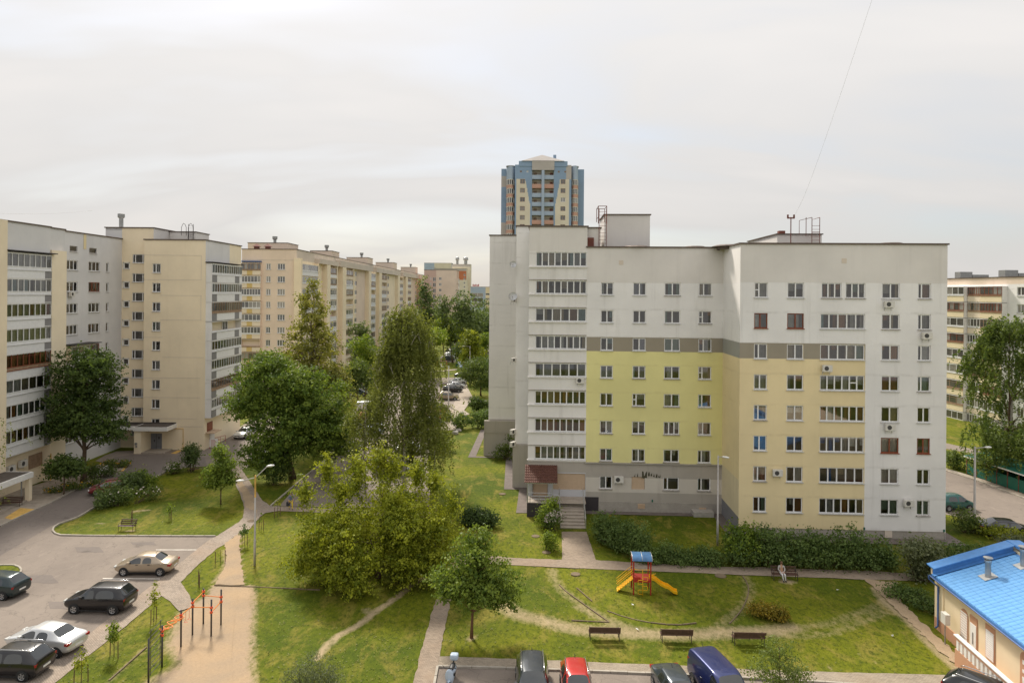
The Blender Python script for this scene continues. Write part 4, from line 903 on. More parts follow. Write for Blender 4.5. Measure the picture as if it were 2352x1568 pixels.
ct = MB(); ct.box(AX(-54.5), AX(-50.9), AY(92.75), AY(95.5), 3.5, 3.56); ct.box(AX(-50.65), AX(-46.35), AY(91.85), AY(94.3), 3.6, 3.63); ct.box(AX(-46.3), AX(-54.6), AY(94.2), AY(94.39), 3.62, 3.8); obj('canopy_top', ct, M['terrace'], co)
bs = MB(); bs.tube([(AX(-45.3), -.08, 0), (AX(-45.3), -.08, 2.95), (AX(-49.2), -.08, 2.95)], .05, 6); obj('gas_pipe', bs, M['mark_y'], A)
mbx = MB(); mbx.box(AX(-50.6), AX(-50.3), AY(91.8), AY(91.9), 1.2, 1.5); mbx.box(AX(-50.5), AX(-50.3), AY(91.8), AY(91.9), .9, 1.1); obj('intercom_box', mbx, M['zinc'], A)
st = MB(); st.box(AX(-50.9), AX(-46.8), AY(92), AY(94.38), -.1, .14); obj('porch_step', st, M['step_stone'], A)
# right flank with balconies
rO = (AX(-42.4), 0.0); wall(A, rO, Y1, 12.4, 0, 28.95, [], ['cream2', 'cool_grey'], lambda s, z: 1 if z > 26 and s < 8 else 0, cuts_s=(8,), cuts_z=(26,))
for k in range(8):
    if k == 3:
        b = balcony(A, rO, Y1, .1, 10.4, 23.2 - SP * k, 1.0, 1.28, 1.2, out=.9, panels=((0, .14, 'bpanel_g'), (.14, .74, 'bpanel'), (.74, .9, 'bpanel_g'), (.9, 1, 'bpanel')), glazed=False, rng=ra)
        window(A, (AX(-42.395), 0), Y1, .6, 2.0, 23.2 - SP * k + 1.1, 23.2 - SP * k + 2.4, detail=False, rng=ra, y=-.2); window(A, (AX(-42.395), 0), Y1, 5.4, 7.2, 23.2 - SP * k + 1.1, 23.2 - SP * k + 2.4, detail=False, rng=ra, y=-.2); continue
    balcony(A, rO, Y1, .1, 10.4, 23.2 - SP * k, 1.0, 1.28, 1.25, out=.9, panels=((0, .14, 'bpanel_g'), (.14, .74, 'bpanel'), (.74, .9, 'bpanel_g'), (.9, 1, 'bpanel')), n=13 if k != 4 else 11, frame={2: 'frame_old', 6: 'frame_old'}.get(k, 'frame'), rng=ra, curtains=None)
rf = MB(); rf.box(0, 1.1, -.1, 11, 0, .08); obj('balcony_roof', rf, M['roofing'], A, (AX(-42.4), 0, 25.95))
roof_slab(A, [(AX(-50.9), 0), (AX(-42.4), 0), (AX(-42.4), 12.4), (AX(-50.9), 12.4)], 29.1)
wall(A, (AX(-42.4), 12.4), (-1, 0), 12.3, 0, 28.95, [], ['cream'])
# stair tower head, roof house, pipe, ladder
mb = MB(); mb.box(AX(-57), AX(-54.66), AY(95.65), AY(104), 28.8, 30.7); obj('roof_house', mb, M['cool_grey'], A)
wall(A, (AX(-50.25), 1.2), (0, 1), 6, 28.6, 30.7, [], ['top_wall']); wall(A, (AX(-57), AY(104)), (0, -1), 6, 28, 30.7, [], ['cream'])
roof_slab(A, [(AX(-57), AY(95.6)), (AX(-50.25), AY(95.6)), (AX(-50.25), AY(104)), (AX(-57), AY(104))], 30.83)
plain(A, AX(-50.2), AX(-46.4), 5.5, 10, 28.7, 30.55, 'top_wall', 'roof_house')
vp = MB(); vp.lathe([(.28, 0), (.28, 1.3), (.26, 1.35), (.46, 1.55), (.46, 2.0), (.4, 2.05)], 12); obj('vent_pipe', vp, M['zinc'], A, (AX(-55.6), AY(97.0), 30.8), smooth=False)
ladder(A, (AX(-46.9), 5.2, 28.8), 0, 2.9, .7, .33, 'dark_metal')
lr = MB()
for x in (-47.9, -46.9):
    lr.tube([(AX(x) - .35, 5.1, 28.8 if x > -47.5 else 30), (AX(x) - .35, 5.1, 31.2), (AX(x) - .2, 5.1, 31.6), (AX(x), 5.1, 31.8), (AX(x) + .2, 5.1, 31.6), (AX(x) + .35, 5.1, 31.2), (AX(x) + .35, 5.1, 28.8 if x > -47.5 else 30)], .035, 6)
obj('ladder_hoop', lr, M['dark_metal'], A)
ac_unit('air conditioner under a second-row window on the grey side wall', (-54.6, 84.3, 21.2), math.pi / 2, s=.95)
ac_unit('left one of two large air conditioners under the lowest left balcony', (-53.85, 73.2, 1.8 + .6), math.pi / 2, s=1.25)
ac_unit('right one of two large air conditioners under the lowest left balcony', (-53.85, 75.0, 1.8 + .75), math.pi / 2, s=1.25)
gr = MB(); gr.box(AX(-53.9), AX(-53.8), AY(76.3), AY(78.4), 1.9, 3.4); obj('window_grille', gr, M['frame_old'], A)
dp = MB(); dp.tube([(AX(-52.85), AY(78.45), .1), (AX(-52.85), AY(78.45), 3.2)], .06, 6); obj('downpipe', dp, M['mark_y'], A)
# flat-roofed entrance at the left edge
cp = MB(); cp.box(AX(-54), AX(-49.9), AY(58), AY(71.4), 2.42, 2.98); co = obj('entrance_canopy', cp, M['white_paint'], A)
ct = MB(); ct.box(AX(-53.8), AX(-50.15), AY(58.2), AY(71.2), 2.95, 2.995); obj('canopy_top', ct, M['terrace'], co)
cw = MB(); cw.box(AX(-50.45), AX(-50.0), AY(70.9), AY(71.35), 0, 2.42); cw.box(AX(-53.9), AX(-53.3), AY(64), AY(71.3), 0, 2.42); obj('entrance_wall', cw, M['cream2'], A)
cw = MB(); cw.tube([(AX(-50.65), AY(70.7), 0), (AX(-50.65), AY(70.7), 2.42)], .07, 8); obj('downpipe', cw, M['zinc'], A)
sh = MB(); sh.box(AX(-53.3), AX(-50.2), AY(64), AY(71.0), -.1, .16); obj('entrance_step', sh, M['step_stone'], A)
# shop signs by the flank
def sign(label, u, v, w_, h_, mat, post=True):
    x, y = G(u, v); t = thing('sign_board', label, 'sign', (x, y, 0), .25)
    p = MB(); p.box(-w_ / 2, w_ / 2, -.03, .03, .25 if post else 1.2, .25 + h_ if post else 1.2 + h_); pb = obj('board', p, M[mat], t)
    l = MB()
    for i in range(6): l.box(-w_ * .36, w_ * (.36 - .1 * (i % 3)), -.036, -.031, (.25 if post else 1.2) + h_ * (.12 + .135 * i), (.25 if post else 1.2) + h_ * (.17 + .135 * i))
    obj('print', l, M['play_red'], pb)
    l = MB(); l.tube([(-w_ / 2, .05, 0), (-w_ / 2, .05, h_ + .3)], .03, 6); l.tube([(w_ / 2, .05, 0), (w_ / 2, .05, h_ + .3)], .03, 6); obj('leg', l, M['play_red'], t)
sign('white and red rounded sign board beside the cream house corner', 491, 1030, 1.1, 1.15, 'white_paint'); 
x, y = G(481, 1024); rs = thing('shop_railing', 'red railing before the shop door at the house flank', 'railing', (x, y, 0), 1.2)
q = MB()
for i in range(4): q.tube([(i * 1.0, 0, 0), (i * 1.0, 0, .95)], .03, 6)
q.tube([(0, 0, .95), (3, 0, .95)], .03, 6); q.tube([(0, 0, .5), (3, 0, .5)], .025, 6); obj('rail', q, M['play_red'], rs)
bb = MB(); bb.box(AX(-42.38), AX(-42.3), .8, 2.4, 2.4, 3.6); obj('shop_sign', bb, M['frame_brown'], A); bb = MB(); bb.box(AX(-42.38), AX(-41.2), .3, 2.8, 2.2, 2.32); obj('shop_canopy', bb, M['shutter'], A)
bb = MB(); bb.box(AX(-42.38), AX(-42.28), 1.6, 3.0, .9, 2.1); obj('poster', bb, M['white_paint'], A)
# cable on the left
p0, p1 = Vector((-56, 91, 32.6)), at(-60, 487, 60); q = MB(); q.tube([p0.lerp(p1, t) - Vector((0, 0, 1.2 * t * (1 - t))) for t in [i / 12 for i in range(13)]], .012, 4); tag(obj('overhead_cable', q, M['steel']), 'faint cable above the left house roof', 'cable')

# ------------------------------------------------------------------ long pinkish house behind
rc = random.Random(5)
L2 = thing('long_apartment_house', 'long pinkish nine-storey house receding behind the trees', 'building', (-47.4, 150, 0))
def onX(u, X): return X / ray(u, 640)[0]
fO = (-12.0, 0.0); holes = []; specs = []; zt = lambda k: 28.1 - 2.79 * k
for k in range(9):
    for a, b in ((5.35, 6.35), (7.85, 9.5)): h = (a, b, zt(k) - 1.35, zt(k)); holes.append(h)
wall(L2, fO, X1, 12.0, -1, 31.2, holes, ['pink', 'attic'], lambda s, z: 0, room=0)
for h in holes: window(L2, fO, X1, *h, detail=False, rng=rc, fr=(.5, .5) if h[1] - h[0] < 1.3 else (.33, .34, .33))
M['yellow_stripe'] = simple('yellow_stripe', (.62, .45, .18), .8)
for k in range(9):
    balcony(L2, fO, X1, .1, 4.35, zt(k) - 2.55, .95, 1.2, 1.35, out=.6, panels=((0, .3, 'peach'), (.3, .58, 'yellow_stripe'), (.58, 1, 'peach')), n=rc.choice([5, 6, 7]), frame=rc.choice(['frame', 'frame', 'frame_old']), detail=False, rng=rc, slabm='pink', glazed=k not in (6,))
jt = MB(); jt.box(-12, .02, -.04, -.002, 28.85, 28.95); obj('cornice', jt, M['attic'], L2)
q = MB(); q.box(-12.0, -7.6, -.7, .0, 28.4, 28.62); obj('awning', q, M['blue_pipe'], L2)
# receding side: columns given by where they stand along the wall
def yy(z4): return onX(520.6 + .25 * z4, -47.4) - 150
wallL = yy(1815)
wcols = [(1152, 1170), (1177, 1198), (1472, 1492), (1686, 1697), (1735, 1745)]
holes = []
for a, b in wcols:
    for k in range(9): holes.append((yy(a), yy(b), zt(k) - 1.35, zt(k)))
wall(L2, (0, 0), Y1, wallL, -1, 31.2, holes, ['pink', 'cream', 'attic'], lambda s, z: 2 if z > 28.9 else (1 if (s % 37) < 20 else 0), cuts_z=(28.9,), cuts_s=[i * 37 + j for i in range(7) for j in (0, 20)], room=0)
for h in holes: window(L2, (0, 0), Y1, *h, detail=False, rng=rc, fr=(.5, .5), sill=None)
for i, (a, b) in enumerate([(645, 800), (910, 975), (1060, 1130), (1295, 1340), (1395, 1445), (1565, 1598), (1640, 1675), (1770, 1790)]):
    ya, yb = yy(a), yy(b); 
    for k in range(9):
        pm = 'bpanel' if (i + k) % 3 == 0 or i in (1, 3) else 'peach'
        balcony(L2, (0, 0), Y1, ya, yb, zt(k) - 2.55, .95, 1.2, 1.35, out=1.0, panels=((0, 1, pm),), n=rc.choice([4, 5, 6]), frame=rc.choice(['frame', 'frame', 'frame', 'frame_old']), detail=False, rng=rc, slabm='cream', glazed=(k + i) % 7 != 5)
    # blank pier beside each balcony stack
    w_ = (yb - ya) * .45 if i else 1.0
    p = MB(); p.box(-.3, 1.25, ya - w_ - .05, ya - .05, -1, 29.3); p.box(-.3, 1.15, yb + .02, yb + .6, -1, 28.7); obj('pier', p, M['cream2' if i % 2 else 'cream'], L2)
q = MB()
for a, b, z in ((808, 985, 29.9), (1000, 1310, 30.4), (1345, 1560, 30.4), (1600, 1790, 30.5)): q.box(-.4, 1.3, yy(a), yy(b), 28.75, z)
obj('attic_wall', q, M['attic'], L2)
roof_slab(L2, [(-12, 0), (0, 0), (0, wallL), (-12, wallL)], 31.32)
for (xa, xb, yv, z) in ((-62, -52.7, 160, 33.3), (-54.2, -48.4, 183, 32.9), (-54.6, -47.6, 225, 33.3), (-55, -47.8, 275, 33.9), (-55.2, -47.9, 338, 34.4)):
    plain(L2, xa + 47.4, xb + 47.4, yv - 150, yv - 142, 30.8, z, 'pink', 'roof_house')
    v_ = MB(); v_.lathe([(.35, 0), (.35, .9), (.6, 1.1), (.6, 1.7)], 10); obj('vent_pipe', v_, M['zinc'], L2, ((xa + xb) / 2 + 47.4 + 1, yv - 148, z))
for x in (-10.5, -8.0):
    v_ = MB(); v_.box(x, x + .9, 3, 4, 30.8, 32.0); v_.add([(x - .3, 2.7, 32.0), (x + 1.2, 2.7, 32.0), (x + 1.2, 4.3, 32.0), (x - .3, 4.3, 32.0), (x + .45, 3.5, 32.7)], [(0, 1, 4), (1, 2, 4), (2, 3, 4), (3, 0, 4)]); obj('roof_vent', v_, M['rust'], L2)

# ------------------------------------------------------------------ far houses down the street
def far_house(label, u0, u1, vtop, Y, mats, zone, wins, depth=14, rows=9, z_first=None, cuts_z=(), cuts_s=(), side=None):
    a0, a1 = ray(u0, 650)[0], ray(u1, 650)[0]; zt_ = EYE + ray((u0 + u1) / 2, vtop)[1] * Y; L = (a1 - a0) * Y
    t = thing('far_apartment_house', label, 'building', (a0 * Y, Y, 0)); holes = []
    for f0, f1, hh in wins:
        for k in range(rows):
            z1 = (z_first or zt_ - 3.6) - 2.8 * k
            if z1 > 2: holes.append((L * f0, L * f1, z1 - hh, z1))
    wall(t, (0, 0), X1, L, -1, zt_, holes, mats, zone, cuts_z=[z + 0 for z in cuts_z], cuts_s=[L * c for c in cuts_s], room=0)
    for h in holes: window(t, (0, 0), X1, *h, detail=False, rng=rc, sill=None, fr=(.5, .5), t=.1)
    sd = MB(); sd.box(0, L, .3, depth, -1, zt_ - .01); obj('side_wall', sd, M[side or mats[0]], t)
    roof_slab(t, [(0, 0), (L, 0), (L, depth), (0, depth)], zt_ + .1); return t, L, zt_
t, L, z = far_house('faded pink house with dark stair windows at the far end of the street', 974, 1049, 620, 336, ['pink2', 'pink'], lambda s, z: 0 if s < 6 else 1, [(.19, .225, 1.2), (.27, .36, 2.0), (.455, .535, 1.4)], cuts_s=(.37,))
for k in range(8): balcony(t, (L, 0), Y1, .2, 5, z - 6.6 - 2.8 * k, .95, 1.2, 1.3, out=.9, n=4, detail=False, rng=rc, panels=((0, 1, 'bpanel'),), slabm='pink')
t, L, z = far_house('pale house with orange attic storey behind the pink house', 996, 1071, 617, 480, ['tcream', 'orange', 'tgrey'], lambda s, z: 2 if z > 37.3 else (1 if z > 31 else 0), [(.92, .97, 1.5)], cuts_z=(37.3, 31))
t, L, z = far_house('tall cream tower block with blue roof line behind the orange attic', 1038, 1080, 607, 500, ['tcream', 'tgrey'], lambda s, z: 1 if z > 41 else 0, [(.72, .85, 2.0)], rows=11, cuts_z=(41,))
for x, r in ((L * .26, 1.5), (L * .72, 2.0)):
    d = MB(); d.lathe([(r * .6, 0), (r * .6, 3), (r, 3.6), (r * .8, 5.2), (.05, 6)], 10); obj('roof_dome', d, M['zinc'], t, (x, 5, z))
t, L, z = far_house('distant blue and cream block on the left of the far skyline', 974, 1037, 604, 620, ['tblue2', 'tcream', 'peach'], lambda s, z: 0 if s < 9 else 1, [(.3, .33, 1.6), (.38, .41, 1.6)], cuts_s=(.37,))
t, L, z = far_house('low dark blue glass shop building beyond the far trees', 1081, 1150, 659, 400, ['tblue2', 'butter'], lambda s, z: 0 if s < 9 else 1, [(.03, .42, 2.4), (.5, .95, 1.2)], rows=3, cuts_s=(.45,))
sg_ = MB()
for i in range(5): sg_.box(1.2 + i * .8, 1.75 + i * .8, -.2, 0, z + .3, z + 1.6 - .3 * (i % 2))
obj('roof_sign', sg_, M['play_red'], t)

# ------------------------------------------------------------------ blue and cream tower
TW = thing('residential_tower', 'tall blue and cream tower block with pitched roof behind the white house', 'building', (9.3, 212, 0))
rt = random.Random(8); TU = .01902
def tx(zx): return (zx - 925) * TU
def tz(zy): return 68.4 - TU * zy
def twall(x0, x1, d, zb, zt_, holes, mats, zone=None, **k): return wall(TW, (tx(x0), d), X1, tx(x1) - tx(x0), zb, zt_, holes, mats, zone, room=0, **k)
twall(245, 335, 3, 0, tz(385), [], ['tblue', 'tgrey'], lambda s, z: 1 if tz(685) < z < tz(505) or z < tz(1275) else 0, cuts_z=(tz(505), tz(685), tz(1275)))
twall(1512, 1615, 3, 0, tz(385), [], ['tblue'])
for sgn, (w0, w1), (c0_, c1_) in ((0, (555, 635), (470, 750)), (1, (1217, 1295), (1105, 1392))):
    holes = [(tx(w0) - tx(c0_), tx(w1) - tx(c0_), tz(655 + 147 * k), tz(580 + 147 * k)) for k in range(8)]
    sq = [(xx, zz_) for xx in ((550, 582) if not sgn else (1170, 1200), (658, 690) if not sgn else (1276, 1306)) for zz_ in (440,)]
    for (xa, xb), zy in sq: holes.append((tx(xa) - tx(c0_), tx(xb) - tx(c0_), tz(zy + 30), tz(zy)))
    def zt2(s, z, c=c0_, sg=sgn):
        zx = s / TU + c; zy = (68.4 - z) / TU
        if zy < 577: return 0 if (sg == 0 or zx < 1305) else 2
        inner = zx if sg == 0 else 1850 - zx      # mirrored
        if inner < 497: return 0
        edge = 640 + (zy - 577) * .185 if zy < 1010 else 722
        return 0 if inner > edge else 1
    twall(c0_, c1_, 0, 0, tz(285) if False else tz(345), holes, ['tblue', 'tcream', 'tgrey'], zt2, cuts_z=[tz(577), *[tz(577 + 36 * i) for i in range(1, 13)]], cuts_s=[i * TU for i in range(0, int(c1_ - c0_), 12)])
    for h in holes: window(TW, (tx(c0_), 0), X1, *h, detail=False, rng=rt, mat='frame_old' if rt.random() < .6 else 'frame', sill=None, t=.09)
    hd = MB(); xa, xb = (532, 748) if not sgn else (1112, 1327); hd.box(tx(xa), tx(xb), -.15, 8, tz(470) + 1.9, tz(285)); obj('roof_block', hd, M['tblue'], TW)
hd = MB(); hd.box(tx(748), tx(1112), -.4, 8, tz(432), tz(276)); obj('roof_block', hd, M['tgrey'], TW)
mid = MB(); mid.box(tx(745), tx(1110), 1.6, 9, 0, tz(432)); obj('loggia_back', mid, M['tcream'], TW)
pi = MB(); pi.box(tx(905), tx(950), -.5, 1.6, 0, tz(435)); obj('pillar', pi, M['tblue2'], TW)
for k in range(8):
    zf_ = tz(572 + 147 * k); m = 'tblue2' if k not in (1, 5) else 'tred'
    for xa, xb in ((750, 905), (950, 1105)):
        b = MB(); b.box(tx(xa), tx(xb), -.1, 1.55, zf_ - .12, zf_ + .1); b.box(tx(xa), tx(xb), -.12, .0, zf_ + .1, zf_ + 1.15); bo = obj('balcony', b, M[m], TW)
        r = MB(); r.tube([(tx(xa), -.05, zf_ + 1.5), (tx(xb), -.05, zf_ + 1.5)], .04, 4); obj('rail', r, M['dark_metal'], bo)
        d = MB(); xc = lerp(xa, xb, .2 if xa < 900 else .6); d.box(tx(xc), tx(xc + 50), 1.5, 1.59, zf_ + .1, zf_ + 2.1); obj('door', d, M['frame_old' if xa < 900 else 'frame_brown'], bo)
for xa, xb in ((330, 470), (1390, 1515)):
    cx, r = (tx(xa) + tx(xb)) / 2, (tx(xb) - tx(xa)) / 2
    def arc(rr, z0, z1, mb_): 
        pts = [(cx + rr * math.sin(a), 3.0 - 3.0 * rr / r * math.cos(a) * .9) for a in np.linspace(-math.pi / 2, math.pi / 2, 13)]
        mb_.add([(x, y, z0) for x, y in pts] + [(x, y, z1) for x, y in pts], [(i, i + 1, 14 + i, 13 + i) for i in range(12)]); return pts
    q = MB(); arc(r, tz(575), tz(362 if xa < 900 else 350), q); obj('bay_top', q, M['tblue2'], TW, smooth=True)
    q = MB(); q.lathe([(.01, .05), (r * 1.1, 0), (r * 1.1, -.3)], 20); obj('bay_roof', q, M['zinc'], TW, (cx, 1.8, tz(352)))
    for k in range(7):
        zy = 577 + 147 * k; q = MB(); arc(r * 1.02, tz(zy + 147), tz(zy + 92), q); obj('bay_parapet', q, M['tred'], TW, smooth=True)
        q = MB(); arc(r * 1.04, tz(zy + 92), tz(zy + 86), q); arc(r * 1.04, tz(zy + 10), tz(zy), q); obj('bay_band', q, M['tcream'], TW, smooth=True)
        q = MB(); arc(r * .97, tz(zy + 88), tz(zy + 8), q); bw = obj('bay_window', q, M[rt.choice(['far_glass', 'far_glass2', 'far_glass'])], TW, smooth=True)
        q = MB()
        for a in np.linspace(-1.2, 1.2, 6): x, y = cx + r * math.sin(a), 3.0 - 2.7 * math.cos(a); q.box(x - .07, x + .07, y - .08, y + .02, tz(zy + 88), tz(zy + 8))
        obj('mullion', q, M['frame'], bw)
    q = MB(); arc(r * .98, 0, tz(577 + 147 * 7), q); obj('bay_base', q, M['tred'], TW)
rf = MB(); rf.add([(tx(575), -.5, tz(284)), (tx(1275), -.5, tz(284)), (tx(1275), 12, tz(284)), (tx(575), 12, tz(284)), (tx(918), 3, tz(150))], [(0, 1, 4), (1, 2, 4), (2, 3, 4), (3, 0, 4)]); ro = obj('roof', rf, M['tgrey'], TW)
c_ = MB(); c_.box(tx(1104), tx(1152), 3, 4.2, tz(260), tz(148)); obj('chimney', c_, M['tblue'], ro)
bk = MB(); bk.box(tx(250), tx(1610), 3.1, 20, 0, tz(390)); obj('side_wall', bk, M['tblue'], TW)

# ------------------------------------------------------------------ yellow-balconied house at the right edge
rr_ = random.Random(21); e_ = (-.1, .995); 
RX = thing('apartment_house', 'house with butter yellow balconies behind the birch at the right edge', 'building', (83.5, 100, 0))
def rs(u):   # distance along the wall
    a = ray(u, 800)[0]; return (83.5 - a * 100) / (a * e_[1] - e_[0])
dvR = (-e_[0], -e_[1])   # runs towards the viewer so that the outside faces left
Lr = 60.0; OR = (e_[0] * 45, e_[1] * 45)
holes = []
for k in range(9):
    for (ua, ub) in ((2335, 2352), (2362, 2385)): holes.append((45 - rs(ua), 45 - rs(ub), 23.6 - 2.8 * k - 1.4, 23.6 - 2.8 * k))
wall(RX, OR, dvR, Lr, -2, 25.2, holes, ['white_wall2', 'pink'], lambda s, z: 1 if z > 24.1 else 0, cuts_z=(24.1,), room=0)
for h in holes: window(RX, OR, dvR, *h, detail=False, rng=rr_)
for (ua, ub, pm, out) in ((2150, 2225, 'butter', 1.0), (2226, 2262, 'peach', .35), (2263, 2313, 'butter', 1.0)):
    for k in range(9):
        balcony(RX, OR, dvR, 45 - rs(ua), 45 - rs(ub), 23.7 - 2.8 * k - 2.6, 1.0, 1.25, 1.35, out=out, panels=((0, 1, pm),), n=rr_.choice([5, 6, 7]), frame=rr_.choice(['frame', 'frame', 'frame', 'frame_brown', 'frame_old']), detail=False, rng=rr_, slabm='white_wall2')
roof_slab(RX, [(OR[0], OR[1]), (OR[0] + dvR[0] * Lr, OR[1] + dvR[1] * Lr), (OR[0] + dvR[0] * Lr + 12, OR[1] + dvR[1] * Lr), (OR[0] + 12, OR[1])], 25.35)
for i, s_ in enumerate((20, 30, 38)):
    q = MB(); q.box(0, 2.2, 0, 1.6, 0, 1.5); q.box(2.3, 5.2, 0, 1.6, 0, 1.0); obj('roof_vent', q, M['zinc'], RX, (OR[0] + dvR[0] * s_ + 1, OR[1] + dvR[1] * s_, 25.0))
br_ = MB(); br_.box(-.15, .0, -60, 0, -2, .9, 0, Matrix.Translation((OR[0], OR[1], 0)) @ Matrix.Rotation(math.atan2(dvR[0], -dvR[1]), 4, 'Z')); obj('brick_base', br_, M['attic'], RX)
# ------------------------------------------------------------------ trees and shrubs
def leaf_mat(name, dark, light, warm=None, trans=.45):
    m = bpy.data.materials.new(name); m.use_nodes = True; nt = m.node_tree; nt.nodes.clear()
    o = nt.nodes.new('ShaderNodeOutputMaterial'); a = nt.nodes.new('ShaderNodeAttribute'); a.attribute_name = 'tint'
    c = mixrgb(nt, a.outputs['Fac'], dark, light)
    if warm is not None:
        n = noise(nt, .5, 3, .6, wpos(nt)); c = mixrgb(nt, ramp(nt, n, .55, .75, 0, .8), c, warm)
    d = nt.nodes.new('ShaderNodeBsdfPrincipled'); d.inputs['Roughness'].default_value = .55; d.inputs['Specular IOR Level'].default_value = .22
    t = nt.nodes.new('ShaderNodeBsdfTranslucent'); nt.links.new(c, d.inputs['Base Color'])
    c2 = mixrgb(nt, 1.0, c, (1.0, 1.0, .55), 'MULTIPLY'); nt.links.new(c2, t.inputs[0])
    mx_ = nt.nodes.new('ShaderNodeMixShader'); mx_.inputs[0].default_value = trans
    nt.links.new(d.outputs[0], mx_.inputs[1]); nt.links.new(t.outputs[0], mx_.inputs[2]); nt.links.new(mx_.outputs[0], o.inputs[0]); return m
LM = {
    'maple_dark': leaf_mat('dark_maple_leaf', (0.046, 0.079, 0.021), (0.137, 0.193, 0.046)),
    'maple': leaf_mat('maple_leaf', (0.088, 0.146, 0.026), (0.258, 0.330, 0.056)),
    'ashleaf': leaf_mat('ash_maple_leaf', (0.137, 0.176, 0.016), (0.422, 0.446, 0.043), (.20, .19, .018)),
    'birch': leaf_mat('birch_leaf', (0.110, 0.129, 0.030), (0.270, 0.296, 0.069)),
    'poplar': leaf_mat('yellowish_leaf', (.160, .175, .036), (.400, .380, .090)),
    'bright': leaf_mat('bright_green_leaf', (0.112, 0.176, 0.022), (0.309, 0.382, 0.047)),
    'mid': leaf_mat('mid_green_leaf', (0.069, 0.114, 0.028), (0.212, 0.263, 0.064)),
    'far': leaf_mat('far_leaf', (0.079, 0.119, 0.043), (0.198, 0.251, 0.089)),
    'hedge': leaf_mat('hedge_leaf', (0.069, 0.118, 0.031), (0.198, 0.273, 0.078)),
    'willow': leaf_mat('silvery_leaf', (0.108, 0.132, 0.062), (0.275, 0.302, 0.163)),
    'russet': leaf_mat('russet_shrub_leaf', (0.143, 0.144, 0.022), (0.385, 0.270, 0.036)),
    'juniper': leaf_mat('juniper_needle', (0.039, 0.070, 0.023), (0.100, 0.146, 0.047)),
    'lilac': leaf_mat('lilac_leaf', (0.063, 0.101, 0.031), (0.178, 0.236, 0.079)),
    'flower': leaf_mat('white_blossom', (.55, .45, .42), (.80, .72, .68), trans=.15),
    'yellowflower': leaf_mat('orange_blossom', (.5, .25, .01), (.7, .4, .02), trans=.15),
}
M['bark'] = concrete('brown_bark', (.12, .082, .055), 4); M['bark_birch'] = concrete('birch_bark', (.42, .38, .33), 3); M['bark_red'] = concrete('reddish_bark', (.17, .09, .055), 4); M['stake'] = simple('wooden_stake', (.13, .07, .045), .8)
def leaves_mesh(name, C, size, mat, rng, aspect=.62, updir=.35, tint=None, outd=None):
    """C: leaf centres (n,3). every leaf one bent four-cornered face"""
    n = len(C); 
    nrm = rng.normal(size=(n, 3)); 
    if outd is not None: nrm = nrm * .75 + outd * 1.0
    nrm[:, 2] += updir; nrm /= np.linalg.norm(nrm, axis=1)[:, None]
    a = np.cross(nrm, rng.normal(size=(n, 3))); a /= np.linalg.norm(a, axis=1)[:, None]; b = np.cross(nrm, a)
    s = size * rng.uniform(.6, 1.35, n)[:, None]
    V = np.stack([C - a * s * .5, C + b * s * aspect * .5 - a * s * .05, C + a * s * .5 - nrm * s * .12, C - b * s * aspect * .5 - a * s * .05], 1).reshape(-1, 3)
    me = bpy.data.meshes.new(name); me.vertices.add(4 * n); me.vertices.foreach_set('co', V.astype(np.float32).ravel())
    me.loops.add(4 * n); me.loops.foreach_set('vertex_index', np.arange(4 * n, dtype=np.int32)); me.polygons.add(n)
    me.polygons.foreach_set('loop_start', np.arange(0, 4 * n, 4, dtype=np.int32)); me.polygons.foreach_set('loop_total', np.full(n, 4, dtype=np.int32))
    at_ = me.attributes.new('tint', 'FLOAT', 'FACE'); tv = rng.uniform(0, 1, n) if tint is None else np.clip(tint, 0, 1); at_.data.foreach_set('value', tv.astype(np.float32))
    me.materials.append(LM[mat] if mat in LM else M[mat]); me.update(); return me
def crown_points(lobes, n, rng, clump=.5, per=16, shell=.42, flat=.7, tmean=.5, tspread=.28, spray=0.0):
    """leaf centres in clumps spread through a union of ellipsoids; returns centres, tint, outward direction, clump centres"""
    L = np.array(lobes, float); wt = (L[:, 3] * L[:, 4] * L[:, 5]) ** (2 / 3); wt /= wt.sum()
    nc = max(3, n // per); li = rng.choice(len(L), nc, p=wt)
    d = rng.normal(size=(nc, 3)); d /= np.linalg.norm(d, axis=1)[:, None]; r = rng.uniform(0, 1, nc) ** shell
    cc_ = L[li, :3] + d * L[li, 3:] * r[:, None]
    ct = np.clip(rng.normal(tmean, tspread, nc), 0, 1)
    k = np.repeat(np.arange(nc), per); off = rng.normal(size=(len(k), 3)) * clump * rng.uniform(.5, 1.2, nc)[k][:, None]; off[:, 2] *= flat
    if spray:
        sdv = d * np.array([1, 1, .55]) + np.array([0, 0, .12]); w_ = rng.uniform(-1, 1, len(k)); off = off * (1 - .55 * np.abs(w_))[:, None] + sdv[k] * (w_ * spray)[:, None] - np.array([0, 0, 1]) * (np.clip(w_, 0, 1) ** 2 * spray * .25)[:, None]
    P = cc_[k] + off; t = np.clip(ct[k] + rng.normal(0, .16, len(k)), 0, 1); o = d[k] * .6 + off / (np.linalg.norm(off, axis=1)[:, None] + 1e-6) * .6
    return P, t, o, cc_
